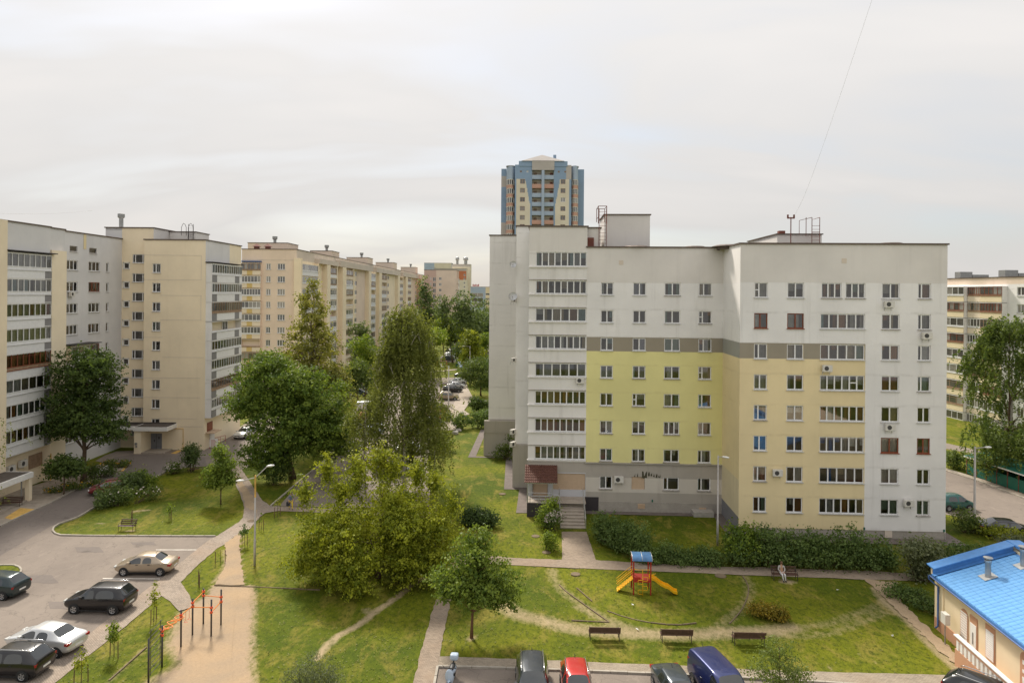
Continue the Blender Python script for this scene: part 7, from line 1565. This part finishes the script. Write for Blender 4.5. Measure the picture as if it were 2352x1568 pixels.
# play tower
px_, py_ = G(1472, 1357); pt_ = thing('play_tower', 'red and yellow play tower with blue curved roof and slide', 'play tower', (px_, py_, 0), -.05); hw = .62
for sx in (-1, 1):
    for sy in (-1, 1): q = MB(); q.tube([(sx * hw, sy * hw, 0), (sx * hw, sy * hw, 2.55)], .05, 8); obj('post', q, M['play_red'], pt_)
q = MB(); q.box(-hw, hw, -hw, hw, 1.0, 1.07); obj('platform', q, M['play_red'], pt_)
q = MB(); q.box(-hw + .06, hw - .06, -hw - .03, -hw + .01, .92, 1.0); q.box(-hw + .06, -hw + .5, -hw - .03, -hw + .01, 1.08, 1.3); obj('panel', q, M['play_red'], pt_)
for k in range(2):      # curved roof in two sheets
    q = MB(); n = 8; x0_, x1_ = (-hw - .1, -.005) if k == 0 else (.005, hw + .1); vs = []
    for i in range(n + 1): a = math.pi * (.08 + .84 * i / n); y, z = -math.cos(a) * .78, 2.42 + math.sin(a) * .42; vs += [(x0_, y, z), (x1_, y, z), (x0_, y, z - .03), (x1_, y, z - .03)]
    for i in range(n): b = 4 * i; q.f += [(b, b + 1, b + 5, b + 4), (b + 2, b + 6, b + 7, b + 3)]; q.m += [0, 0]
    q.v = vs; obj('roof_sheet', q, M['play_blue'], pt_, smooth=True)
q = MB()
for x_ in (-hw - .1, 0, hw + .1): q.tube([(x_, -math.cos(math.pi * (.08 + .84 * i / 8)) * .79, 2.43 + math.sin(math.pi * (.08 + .84 * i / 8)) * .42) for i in range(9)], .02, 5)
obj('roof_rib', q, M['zinc'], pt_)
q = MB()
for y in (-.27, .27): q.tube([(hw, y, 1.05), (hw + .5, y, 1.22)], .025, 6)
q.tube([(-hw, -hw, 1.85), (-.3, -hw - .05, 1.85), (hw, -hw, 1.85)], .025, 6); q.tube([(-hw, -hw, 2.0), (-hw + .1, -hw - .03, 1.85)], .025, 6); obj('guard_rail', q, M['play_yellow'], pt_)
q = MB(); path = [(hw - .05, 1.08), (hw + .3, 1.02), (hw + .9, .6), (hw + 1.3, .38), (hw + 1.7, .3), (hw + 1.95, .28)]
path = [(hw - .05, 1.08), (hw + .35, .98), (hw + .8, .66), (hw + 1.1, .52), (hw + 1.35, .46), (hw + 1.75, .16), (hw + 2.0, .12)]
for (xa, za), (xb, zb) in zip(path[:-1], path[1:]):
    q.add([(xa, -.26, za), (xa, .26, za), (xb, .26, zb), (xb, -.26, zb), (xa, -.26, za - .03), (xa, .26, za - .03), (xb, .26, zb - .03), (xb, -.26, zb - .03)], [(0, 3, 2, 1), (4, 5, 6, 7)])
    for y in (-.26, .26): q.add([(xa, y - .025, za - .03), (xb, y - .025, zb - .03), (xb, y - .025, zb + .16), (xa, y - .025, za + .16), (xa, y + .025, za - .03), (xb, y + .025, zb - .03), (xb, y + .025, zb + .16), (xa, y + .025, za + .16)], [(0, 1, 2, 3), (7, 6, 5, 4), (3, 2, 6, 7)])
obj('slide', q, M['play_yellow'], pt_, (0, 0, 0), -.12)
sw = obj('stair_ramp', MB().add([(-hw, -.3, 1.03), (-hw, .3, 1.03), (-hw - 1.15, .3, .08), (-hw - 1.15, -.3, .08), (-hw, -.3, .98), (-hw, .3, .98), (-hw - 1.15, .3, .03), (-hw - 1.15, -.3, .03)], [(0, 1, 2, 3), (7, 6, 5, 4), (0, 3, 7, 4), (1, 5, 6, 2)]), M['play_yellow'], pt_)
for i in range(7): f = (i + .5) / 7; x_, z_ = lerp(-hw, -hw - 1.15, f), lerp(1.05, .1, f); q = MB(); q.box(x_ - .03, x_ + .03, -.28, .28, z_, z_ + .035); obj('tread', q, M['play_yellow'], sw)
for y in (-.33, .33):
    for dz in (.3, .5, .7): q = MB(); q.tube([(-hw, y, 1.03 + dz), (-hw - .25, y, .85 + dz), (-hw - 1.15, y, .08 + dz)], .02, 6); obj('stair_rail', q, M['play_yellow'], sw)
q = MB(); q.tube([(.02, -hw - .22, 0), (.02, -hw - .18, 1.5)], .025, 6)
for k, z_ in enumerate((.15, .42, .85, 1.1)):
    s_ = -1 if k % 2 == 0 else 1; q.tube([(.02, -hw - .21, z_), (.02 + s_ * .3, -hw - .21, z_), (.02 + s_ * .34, -hw - .21, z_ + .04), (.02 + s_ * .34, -hw - .21, z_ + .26), (.02 + s_ * .3, -hw - .21, z_ + .3), (.02, -hw - .21, z_ + .3)], .022, 6)
q.tube([(.02, -hw - .18, 1.5), (.02, -hw, 1.85)], .025, 6); obj('climbing_pole', q, M['play_yellow'], pt_, smooth=True)

# manholes, stones, litter
for i, (u, v, r_, l_) in enumerate(((1230, 1231, .34, 'round manhole left of the rose bush'), (1255, 1268, .34, 'round manhole beside the small bright shrub'), (1322, 1318, .34, 'manhole at the left end of the playground lawn'), (1655, 1322, .4, 'manhole beside the footpath near the seated person'), (578, 1196, .38, 'manhole cover in the path by the tall lamp'), (1154, 1134, .35, 'manhole on the lawn by the white house'))):
    x, y = G(u, v); o = thing('manhole', l_, 'manhole', (x, y, 0), 0, 'manholes'); q = MB(); q.lathe([(r_ * 1.1, .0), (r_ * 1.1, .03), (r_, .035)], 18); obj('rim', q, M['soil'], o); q = MB(); q.lathe([(r_, .045), (.01, .055)], 18); obj('cover', q, M['soil'], o)
def rock(label, u, v, s):
    x, y = G(u, v); bm = bmesh.new(); bmesh.ops.create_icosphere(bm, subdivisions=2, radius=s); rr = random.Random(u)
    for v_ in bm.verts: v_.co *= rr.uniform(.8, 1.15); v_.co.z *= .7
    me_ = bpy.data.meshes.new('boulder'); bm.to_mesh(me_); bm.free(); me_.materials.append(M['stone']); tag(link('boulder', me_, None, (x, y, s * .3)), label, 'boulder')
rock('left one of two boulders by the far pavement', 1046, 996, .55); rock('right one of two boulders by the far pavement', 1053, 990, .5)
for i, (u, v, l_) in enumerate(((1453, 1391, 'crumpled white litter below the play tower'), (1464, 1447, 'white scrap of litter beside the left bench'), (2050, 1461, 'white litter on the lawn far right'), (1926, 1357, 'small white litter near the russet shrub'), (2124, 1332, 'white litter beside the willow shrub'))):
    x, y = G(u, v); q = MB(); rr = random.Random(i); q.add([(rr.uniform(-.13, .13), rr.uniform(-.13, .13), rr.uniform(.0, .1)) for _ in range(8)], [(0, 1, 2), (2, 3, 4), (4, 5, 6), (6, 7, 0), (0, 2, 4, 6)]); tag(obj('litter', q, M['litter'], None, (x, y, .05)), l_, 'litter')
# far swing and slide
x, y = G(1015, 846); sw_ = thing('far_swing', 'red framed swing on the far green', 'swing', (x, y, 0)); q = MB()
for a in (-1.4, 1.4): q.tube([(a, -.6, 0), (a, 0, 2.2), (a, .6, 0)], .05, 5)
q.tube([(-1.4, 0, 2.2), (1.4, 0, 2.2)], .05, 5); obj('frame', q, M['play_red'], sw_); q = MB(); q.box(-.6, .6, -.3, .3, .4, .7); obj('seat', q, M['white_paint'], sw_)
x, y = G(1053, 842); sl_ = thing('far_slide', 'small blue slide on the far green', 'slide', (x, y, 0), .4); q = MB(); q.add([(-.5, -.5, 2), (.5, -.5, 2), (.5, -2.6, .2), (-.5, -2.6, .2), (-.5, -.5, 1.8), (.5, -.5, 1.8), (.5, -2.6, 0), (-.5, -2.6, 0)], [(0, 3, 2, 1), (4, 5, 6, 7), (0, 4, 7, 3), (1, 2, 6, 5), (3, 7, 6, 2)]); obj('chute', q, M['scoot'], sl_); q = MB(); q.box(-.6, .6, -.5, .6, 0, 2.4); obj('tower', q, M['green_sheet'], sl_)

# green shelter for bins on the right
gs0, gs1 = Vector((*G(2221, 1088), 0)), Vector((*G(2340, 1130), 0)); dv_ = (gs1 - gs0).normalized(); Ls = 17.0
gs = thing('bin_shelter', 'long dark green sheet metal bin shelter on the right', 'shelter', gs0, math.atan2(dv_.y, dv_.x)); np_ = 5; seg = (gs1 - gs0).length / 5
for i in range(7):
    q = MB(); q.box(i * seg + .06, (i + 1) * seg - .06, -.03, .03, .1, 1.45); obj('panel', q, M['green_sheet'], gs)
for i in range(8): q = MB(); q.box(i * seg - .05, i * seg + .05, -.05, .05, 0, 2.3); obj('post', q, M['rust'], gs)
q = MB(); q.box(-.05, 7 * seg, 2.4, 2.46, 0, 2.7); obj('back_wall', q, M['green_sheet'], gs); q = MB(); q.box(-.05, .02, 0, 2.4, 0, 2.0); obj('side_wall', q, M['green_sheet'], gs)
for k, (a, b) in enumerate(((0, 3), (3, 7))):
    q = MB(); q.add([(a * seg - .1, -.35, 2.28), (b * seg + .02, -.35, 2.28), (b * seg + .02, 2.7, 2.85), (a * seg - .1, 2.7, 2.85), (a * seg - .1, -.35, 2.2), (b * seg + .02, -.35, 2.2), (b * seg + .02, 2.7, 2.77), (a * seg - .1, 2.7, 2.77)], [(0, 1, 2, 3), (7, 6, 5, 4), (0, 4, 5, 1), (1, 5, 6, 2), (3, 2, 6, 7), (0, 3, 7, 4)]); obj('roof_sheet', q, M['green_roof'], gs)
q = MB(); q.box(-.1, 7 * seg, -.39, -.352, 2.12, 2.26); obj('fascia', q, M['white_paint'], gs)

# ------------------------------------------------------------------ blue-roofed building in the right corner
ph = .0
P_nl = G(2149, 1440); P_d = G(2289, 1568)       # base of the left wall: far corner, nearer point
K0 = Vector((*P_nl, 0)); K1 = Vector((*P_d, 0)); kd = (K1 - K0).normalized(); rzk = math.atan2(kd.y, kd.x); HW = 3.42
bh = thing('blue_roofed_house', 'low cream house with blue metal tile roof in the right corner', 'building', K0, rzk)
# local x runs along the visible wall towards the viewer, local y into the house
Lw, Dw = 22.0, 15.0
wall(bh, (0, 0), X1, Lw, .75, HW, [], ['sand_wall']); wall(bh, (0, Dw), (0, -1), Dw, .75, HW, [], ['sand_wall'])
q = MB(); q.box(-.06, Lw, -.06, .3, -.3, .75); q.box(-.06, .3, .3, Dw, -.3, .75); obj('plinth', q, M['terra'], bh)
q = MB(); q.box(-.05, 1.0, -.05, -.003, .751, HW - .25); obj('pilaster', q, M['sand_wall'], bh)
RZ = 1.42; ov = .28       # eaves height offset and overhang
slope = math.tan(math.radians(19))
def rz_(y): return HW + .12 + (y + ov) * slope
q = MB(); q.add([(-.02, -ov, rz_(-ov)), (Lw, -ov, rz_(-ov)), (Lw, 4.75, rz_(4.75)), (-.02, 4.75, rz_(4.75)), (-.02, -ov, rz_(-ov) - .12), (Lw, -ov, rz_(-ov) - .12), (Lw, 4.75, rz_(4.75) - .12), (-.02, 4.75, rz_(4.75) - .12)], [(0, 1, 2, 3), (7, 6, 5, 4), (0, 4, 5, 1), (3, 2, 6, 7), (0, 3, 7, 4)]); roof_o = obj('roof', q, M['blue_metal'], bh)
q = MB(); q.box(-.02, Lw, -ov + .02, .02, HW - .12, HW - .05); obj('soffit', q, M['white_paint'], bh)
# pressed tiles: the ones that show largest singly, the rest as one mass
TX, TY = .35, .40
def tile_mesh():
    m_ = MB(); x1_ = TX - .012; 
    prof = [(0, .0), (x1_ * .22, .026), (x1_ * .5, .034), (x1_ * .78, .026), (x1_, .0)]
    y1_ = TY + .03
    vs = [(x, 0, z + .022) for x, z in prof] + [(x, y1_, z + .002 + y1_ * slope) for x, z in prof] + [(x, 0, z - .012) for x, z in prof]
    fs = [(i, i + 1, 6 + i, 5 + i) for i in range(4)] + [(10 + i, 11 + i, i + 1, i) for i in range(4)]; m_.add(vs, fs); return m_
tm_ = tile_mesh(); tme = tm_.mesh('roof_tile', M['blue_tile'], False); cells = []
for i in range(int(Lw / TX)):
    for j in range(int((4.75 + ov) / TY)):
        x, y = .5 + i * TX, -ov + .02 + j * TY
        if x + TX > Lw or y + TY > 4.7: continue
        wp = K0 + Matrix.Rotation(rzk, 3, 'Z') @ Vector((x, y, rz_(y))); u_ = 1176 + F * wp.x / wp.y; v_ = 673 - F * (wp.z - EYE) / wp.y
        cells.append((not (u_ < 2360 and v_ < 1580), wp.y, x, y))
cells.sort(); rest = MB()
for k, (off, _, x, y) in enumerate(cells):
    if k < 300: link('roof_tile', tme, roof_o, (x, y, rz_(y) + .004))
    else: rest.add([(a + x, b + y, c + rz_(y) + .004) for a, b, c in tm_.v], tm_.f)
tag(obj('roof_tiles', rest, M['blue_tile'], roof_o), kind='stuff')
# blue capped gable parapet at the far end
q = MB(); 
def pz(y): return rz_(y) + .46
q.add([(-.45, -.1, HW), (.12, -.1, HW), (.12, -.1, pz(-.1)), (-.45, -.1, pz(-.1)), (-.45, 4.75, HW), (.12, 4.75, HW), (.12, 4.75, pz(4.75)), (-.45, 4.75, pz(4.75))], [(0, 1, 2, 3), (0, 3, 7, 4), (1, 5, 6, 2), (4, 7, 6, 5)]); obj('gable_wall', q, M['sand_wall'], bh)
q = MB(); q.add([(-.6, -.3, pz(-.3) + .02), (.32, -.3, pz(-.3) + .02), (.32, 4.8, pz(4.8) + .02), (-.6, 4.8, pz(4.8) + .02), (-.6, -.3, pz(-.3) - .05), (.32, -.3, pz(-.3) - .05), (.32, 4.8, pz(4.8) - .05), (-.6, 4.8, pz(4.8) - .05)], [(0, 1, 2, 3), (7, 6, 5, 4), (0, 4, 5, 1), (1, 5, 6, 2), (3, 2, 6, 7), (0, 3, 7, 4)])
q.add([(.16, -.3, rz_(-.3) + .05), (.16, 4.75, rz_(4.75) + .05), (.16, 4.75, pz(4.75)), (.16, -.3, pz(-.3))], [(0, 1, 2, 3)]); q.add([(.16, -.35, rz_(-.35) + .075), (.5, -.35, rz_(-.35) + .075), (.5, 4.75, rz_(4.75) + .075), (.16, 4.75, rz_(4.75) + .075)], [(0, 1, 2, 3)])
q.add([(-.6, 4.752, pz(4.75) + .06), (Lw, 4.752, pz(4.75) - .3), (Lw, 5.6, pz(4.75) - .3), (-.6, 5.6, pz(4.75) + .06), (-.6, 4.752, pz(4.75) - .1), (Lw, 4.752, pz(4.75) - .5)], [(0, 1, 2, 3), (0, 4, 5, 1)]); obj('parapet_cap', q, M['blue_metal'], bh)
q = MB(); q.box(-.4, Lw, 4.78, Dw, HW, pz(4.75) - .31); obj('rear_wall', q, M['sand_wall'], bh)
q = MB(); n = 7
for i in range(n): a0_, a1_ = math.pi * i / n, math.pi * (i + 1) / n; r_ = .075; q.quad((-.1, -ov - .07 - r_ * math.cos(a0_) * -1 - r_, rz_(-ov) - .06 - r_ * math.sin(a0_)), (Lw, -ov - .07 - r_ * math.cos(a0_) * -1 - r_, rz_(-ov) - .06 - r_ * math.sin(a0_)), (Lw, -ov - .07 + r_ * math.cos(a1_) - r_, rz_(-ov) - .06 - r_ * math.sin(a1_)), (-.1, -ov - .07 + r_ * math.cos(a1_) - r_, rz_(-ov) - .06 - r_ * math.sin(a1_)))
obj('gutter', q, M['blue_pipe'], bh, smooth=True)
q = MB(); q.tube([(-.05, -ov - .15, HW + .0), (-.05, -ov - .15, HW - .2), (.55, -.14, HW - .5), (.55, -.14, .35), (.55, -.3, .22)], .06, 8); obj('downpipe', q, M['blue_pipe'], bh, smooth=True)
for x_, y_ in ((2.2, 2.0), (2.1, 4.15)):
    c_ = obj('roof_vent', MB().lathe([(.17, -.2), (.17, .95), (.2, .95), (.2, 1.1)], 14), M['steel'], bh, (x_, y_, rz_(y_)), smooth=True); q = MB(); q.lathe([(.26, 1.2), (.27, 1.26), (.02, 1.32)], 14); q.lathe([(.04, 1.1), (.04, 1.22)], 6); obj('cowl', q, M['zinc'], c_); q = MB(); q.add([(-.4, -.4, -.4 * slope + .07), (.4, -.4, -.4 * slope + .07), (.4, .4, .4 * slope + .07), (-.4, .4, .4 * slope + .07)], [(0, 1, 2, 3)]); obj('flashing', q, M['steel'], c_)
# ornaments of the wall: trellis arch, doors, louvres, balustrade panels, side ramp rail
def arch_poly(x0_, x1_, z0_, z1_): 
    r_ = (x1_ - x0_) / 2; c = (x0_ + x1_) / 2; return [(x0_, z0_), (x1_, z0_)] + [(c + r_ * math.cos(a), z1_ - r_ + r_ * math.sin(a)) for a in [math.pi * i / 8 for i in range(9)]]
Mx = Matrix.Rotation(math.pi / 2, 4, 'X')
def plate(nm, poly, d0, d1, mat, parent=bh): q = MB(); q.prism(poly, d0, d1, 0, Mx); return obj(nm, q, M[mat], parent)
tr = plate('trellis_panel', arch_poly(2.9, 3.75, .8, 2.75), .004, .03, 'terra'); 
for i in range(11): z_ = .9 + i * .155; q = MB(); q.box(2.98, 3.67, -.06, -.031, z_, z_ + .085); obj('lath', q, M['white_paint'], tr)
do = plate('door', [(3.95, .76), (4.7, .76), (4.7, 2.75), (3.95, 2.75)], .004, .05, 'terra'); plate('door_leaf', [(4.02, .76), (4.63, .76), (4.63, 2.3), (4.02, 2.3)], .051, .07, 'white_paint', do); q = MB(); q.box(4.3, 4.35, -.1, -.071, 1.1, 1.8); obj('handle', q, M['zinc'], do)
lo = plate('louvred_window', [(5.5, 1.0), (6.4, 1.0), (6.4, 2.95), (5.5, 2.95)], .004, .04, 'terra')
for i in range(13): z_ = 1.05 + i * .125; q = MB(); q.box(5.58, 6.32, -.07, -.041, z_, z_ + .1); obj('louvre', q, M['white_paint'], lo)
ar = plate('arched_niche', arch_poly(8.6, 9.3, 1.1, 3.0), .004, .04, 'terra')
for z_, w_, h_ in ((2.35, .12, .22), (1.9, .12, .16), (1.35, .13, .32)): q = MB(); q.box(8.95 - w_, 8.95 + w_, -.06, -.041, z_, z_ + h_); obj('glass_light', q, M['white_paint'], ar)
q = MB(); q.box(4.7, 10.0, -1.3, -.07, -.3, .78); rp = obj('terrace', q, M['terra'], bh); q = MB(); q.box(4.7, 10.0, -1.3, -1.15, .781, 1.0); q.box(4.7, 10.0, -1.32, -1.13, 1.6, 1.75); obj('balustrade', q, M['terra'], rp)
for i in range(13): x_ = 4.85 + i * .4; q = MB(); q.box(x_, x_ + .2, -1.29, -1.16, 1.001, 1.6); obj('baluster', q, M['white_paint'], rp)
q = MB(); q.box(4.65, 10.05, -1.36, -1.1, 1.751, 1.82); obj('cap_rail', q, M['white_paint'], rp)
rl = obj('ramp_rail', MB().tube([(10.1, -1.2, 1.7), (16, -1.2, .9)], .04, 6), M['white_paint'], bh)
for i in range(14): x_ = 10.3 + i * .4; q = MB(); q.tube([(x_, -1.2, .1), (x_, -1.2, 1.68 - (x_ - 10.1) * .136)], .02, 5); obj('baluster', q, M['white_paint'], rl)
bx_ = MB(); bx_.box(2.05, 2.6, -.75, -.45, 1.35, 2.0); mo = obj('meter_box', bx_, M['ac'], bh); q = MB(); q.tube([(2.3, -.6, 0), (2.3, -.6, 1.35)], .035, 6); obj('pole', q, M['zinc'], mo)
# ------------------------------------------------------------------ people
def person(label, joints, edges, loc, rz, hair_c, hair_r=1.0, bag=None):
    """joints: name -> (x, y, z, radius); edges: (a, b, material). One continuous skin grown over the joints."""
    names = list(joints); idx = {n: i for i, n in enumerate(names)}
    me = bpy.data.meshes.new('tmp'); me.from_pydata([joints[n][:3] for n in names], [(idx[a], idx[b]) for a, b, _ in edges], []); o = bpy.data.objects.new('tmp', me); COL.objects.link(o)
    sk = o.modifiers.new('k', 'SKIN'); sv = me.skin_vertices[0].data
    for n in names: sv[idx[n]].radius = (joints[n][3], joints[n][3] if len(joints[n]) < 5 else joints[n][4]); sv[idx[n]].use_root = (n == 'pelvis')
    ss = o.modifiers.new('s', 'SUBSURF'); ss.levels = 1; ss.render_levels = 1
    dg_ = bpy.context.evaluated_depsgraph_get(); ev = o.evaluated_get(dg_).to_mesh(); vs = [tuple(v.co) for v in ev.vertices]; fs = [tuple(p.vertices) for p in ev.polygons]
    o.evaluated_get(dg_).to_mesh_clear(); bpy.data.objects.remove(o)
    mats = []; [mats.append(m) for _, _, m in edges if m not in mats]; mb = MB(); mb.v = vs; mb.f = fs
    for f in fs:
        c = sum((Vector(vs[i]) for i in f), Vector()) / len(f); best = (9, 0)
        for a, b, m in edges:
            A_, B_ = Vector(joints[a][:3]), Vector(joints[b][:3]); ab = B_ - A_; t = min(1, max(0, (c - A_).dot(ab) / max(ab.length_squared, 1e-9))); dd = (c - A_ - ab * t).length / (lerp(joints[a][3], joints[b][3], t) + .01)
            if dd < best[0]: best = (dd, mats.index(m))
        mb.m.append(best[1])
    t = thing('person', label, 'person', loc, rz); obj('body', mb, [M[m] for m in mats], t, smooth=True)
    h = Vector(joints['head'][:3]); hm = MB(); blob(hm, h + Vector((0, .025, .045)), (.098 * hair_r, .108 * hair_r, .105 * hair_r), 12, 8); obj('hair', hm, M[hair_c], t, smooth=True)
    fm = MB(); blob(fm, h + Vector((-.035, -.092, .01)), (.012, .008, .008), 6, 4); blob(fm, h + Vector((.035, -.092, .01)), (.012, .008, .008), 6, 4); obj('eyes', fm, M['black'], t)
    fm = MB(); blob(fm, h + Vector((0, -.108, -.02)), (.014, .02, .022), 6, 4); blob(fm, h + Vector((0, -.096, -.058)), (.026, .008, .007), 6, 4); obj('nose_and_mouth', fm, M['skin'], t); return t
M['skin'] = simple('skin', (.50, .29, .20), .6, var=.05); M['cloth_grey'] = simple('grey_knit', (.42, .40, .38), .9); M['cloth_pale'] = simple('pale_trousers', (.62, .61, .60), .9); M['cloth_tan'] = simple('tan_shirt', (.45, .27, .17), .9); M['cloth_blue'] = simple('blue_top', (.13, .16, .22), .9); M['cloth_yellow'] = simple('yellow_trousers', (.75, .52, .03), .85); M['hair_brown'] = simple('brown_hair', (.13, .065, .035), .6); M['shoe'] = simple('dark_shoe', (.04, .04, .045), .6); M['bag'] = simple('dark_bag', (.035, .035, .045), .6)
def hand(J, E, nm, p, d, up_):
    p, d, up_ = Vector(p), Vector(d).normalized(), Vector(up_).normalized(); sd = d.cross(up_)
    J[nm + 'palm'] = (*(p + d * .045), .028); E.append((nm, nm + 'palm', 'skin'))
    for k, (off, ln) in enumerate(((-.027, .062), (-.009, .075), (.009, .08), (.027, .07))):
        a = p + d * .085 + sd * off; b = a + d * ln * .6 - up_ * .012; c = b + d * ln * .35 - up_ * .03
        for q, v in enumerate((a, b, c)): J[f'{nm}f{k}{q}'] = (*v, .0095)
        E += [(nm + 'palm', f'{nm}f{k}0', 'skin'), (f'{nm}f{k}0', f'{nm}f{k}1', 'skin'), (f'{nm}f{k}1', f'{nm}f{k}2', 'skin')]
    a = p + d * .03 - sd * .04; b = a + d * .03 - sd * .02; J[nm + 't0'] = (*a, .011); J[nm + 't1'] = (*b, .01); E += [(nm + 'palm', nm + 't0', 'skin'), (nm + 't0', nm + 't1', 'skin')]
# seated on the bench, facing the viewer
J = {'pelvis': (0, .08, .55, .15, .12), 'waist': (0, .10, .72, .125, .1), 'chest': (0, .12, .92, .15, .11), 'neckb': (0, .11, 1.06, .075), 'neck': (0, .09, 1.12, .05), 'head': (0, .07, 1.23, .092, .1), 'crown': (0, .075, 1.31, .06)}
E_ = [('pelvis', 'waist', 'cloth_tan'), ('waist', 'chest', 'cloth_tan'), ('chest', 'neckb', 'cloth_tan'), ('neckb', 'neck', 'skin'), ('neck', 'head', 'skin'), ('head', 'crown', 'skin')]
for s_, n_ in ((-1, 'l'), (1, 'r')):
    J.update({n_ + 'hip': (s_ * .1, .02, .53, .095), n_ + 'knee': (s_ * .10 + .03, -.38, .52, .065), n_ + 'calf': (s_ * .09 + .05, -.41, .32, .058), n_ + 'ankle': (s_ * .08 + .08, -.42, .1, .04), n_ + 'heel': (s_ * .08 + .08, -.42, .05, .042), n_ + 'toe': (s_ * .09 + .09, -.6, .045, .035), n_ + 'sh': (s_ * .19, .12, 1.0, .065), n_ + 'elb': (s_ * .25, .02, .76, .048), n_ + 'wr': (s_ * .12, -.2, .68, .03)})
    E_ += [('pelvis', n_ + 'hip', 'cloth_pale'), (n_ + 'hip', n_ + 'knee', 'cloth_pale'), (n_ + 'knee', n_ + 'calf', 'cloth_pale'), (n_ + 'calf', n_ + 'ankle', 'cloth_pale'), (n_ + 'ankle', n_ + 'heel', 'shoe'), (n_ + 'heel', n_ + 'toe', 'shoe'), ('chest', n_ + 'sh', 'cloth_grey'), (n_ + 'sh', n_ + 'elb', 'cloth_grey'), (n_ + 'elb', n_ + 'wr', 'cloth_grey')]
    hand(J, E_, n_ + 'wr', J[n_ + 'wr'][:3], (-s_ * .4, -.7, -.25), (0, 0, 1))
bm_ = pb_o.matrix_basis @ Vector((-.22, 0, 0)); person('person in grey top and pale trousers sitting on the footpath bench', J, E_, (bm_.x, bm_.y, -.01), -.06, 'hair_brown')
# walking with a bag
J = {'pelvis': (0, 0, .92, .15, .12), 'waist': (0, 0, 1.06, .125, .1), 'chest': (0, -.01, 1.26, .15, .11), 'neckb': (0, 0, 1.40, .07), 'neck': (0, -.01, 1.46, .048), 'head': (0, -.03, 1.57, .09, .1), 'crown': (0, -.02, 1.65, .058)}
E_ = [('pelvis', 'waist', 'cloth_blue'), ('waist', 'chest', 'cloth_blue'), ('chest', 'neckb', 'cloth_blue'), ('neckb', 'neck', 'skin'), ('neck', 'head', 'skin'), ('head', 'crown', 'skin')]
for s_, n_ in ((-1, 'l'), (1, 'r')):
    st_ = .24 * s_
    J.update({n_ + 'hip': (s_ * .09, 0, .86, .095), n_ + 'knee': (s_ * .09, -st_ * .6 - .03, .48, .065), n_ + 'calf': (s_ * .09, -st_ * .8 + .02, .3, .055), n_ + 'ankle': (s_ * .09, -st_ + .05, .1, .038), n_ + 'heel': (s_ * .09, -st_ + .05, .045, .04), n_ + 'toe': (s_ * .10, -st_ - .13, .04, .033), n_ + 'sh': (s_ * .185, 0, 1.34, .06), n_ + 'elb': (s_ * .25, .05 * s_, 1.08, .045), n_ + 'wr': (s_ * .24, -.08 + .05 * s_, .86, .029)})
    E_ += [('pelvis', n_ + 'hip', 'cloth_yellow'), (n_ + 'hip', n_ + 'knee', 'cloth_yellow'), (n_ + 'knee', n_ + 'calf', 'cloth_yellow'), (n_ + 'calf', n_ + 'ankle', 'cloth_yellow'), (n_ + 'ankle', n_ + 'heel', 'shoe'), (n_ + 'heel', n_ + 'toe', 'shoe'), ('chest', n_ + 'sh', 'cloth_blue'), (n_ + 'sh', n_ + 'elb', 'cloth_blue'), (n_ + 'elb', n_ + 'wr', 'skin')]
    hand(J, E_, n_ + 'wr', J[n_ + 'wr'][:3], (0, -.15, -1), (0, -1, 0))
wx, wy_ = G(668, 1170); person('person in blue top and yellow trousers walking along the path with bags', J, E_, (wx, wy_, .02), math.radians(35), 'hair_brown', 1.05)
bg_ = thing('shoulder_bag', 'dark shopping bag carried by the person in yellow trousers', 'bag', (wx - .22, wy_ - .16, .02)); q = MB(); q.box(-.17, .17, -.07, .07, .42, .8); obj('pouch', q, M['bag'], bg_); q = MB(); q.tube([(-.1, 0, .8), (-.07, 0, .9), (.07, 0, .9), (.1, 0, .8)], .012, 5); obj('strap', q, M['bag'], bg_)
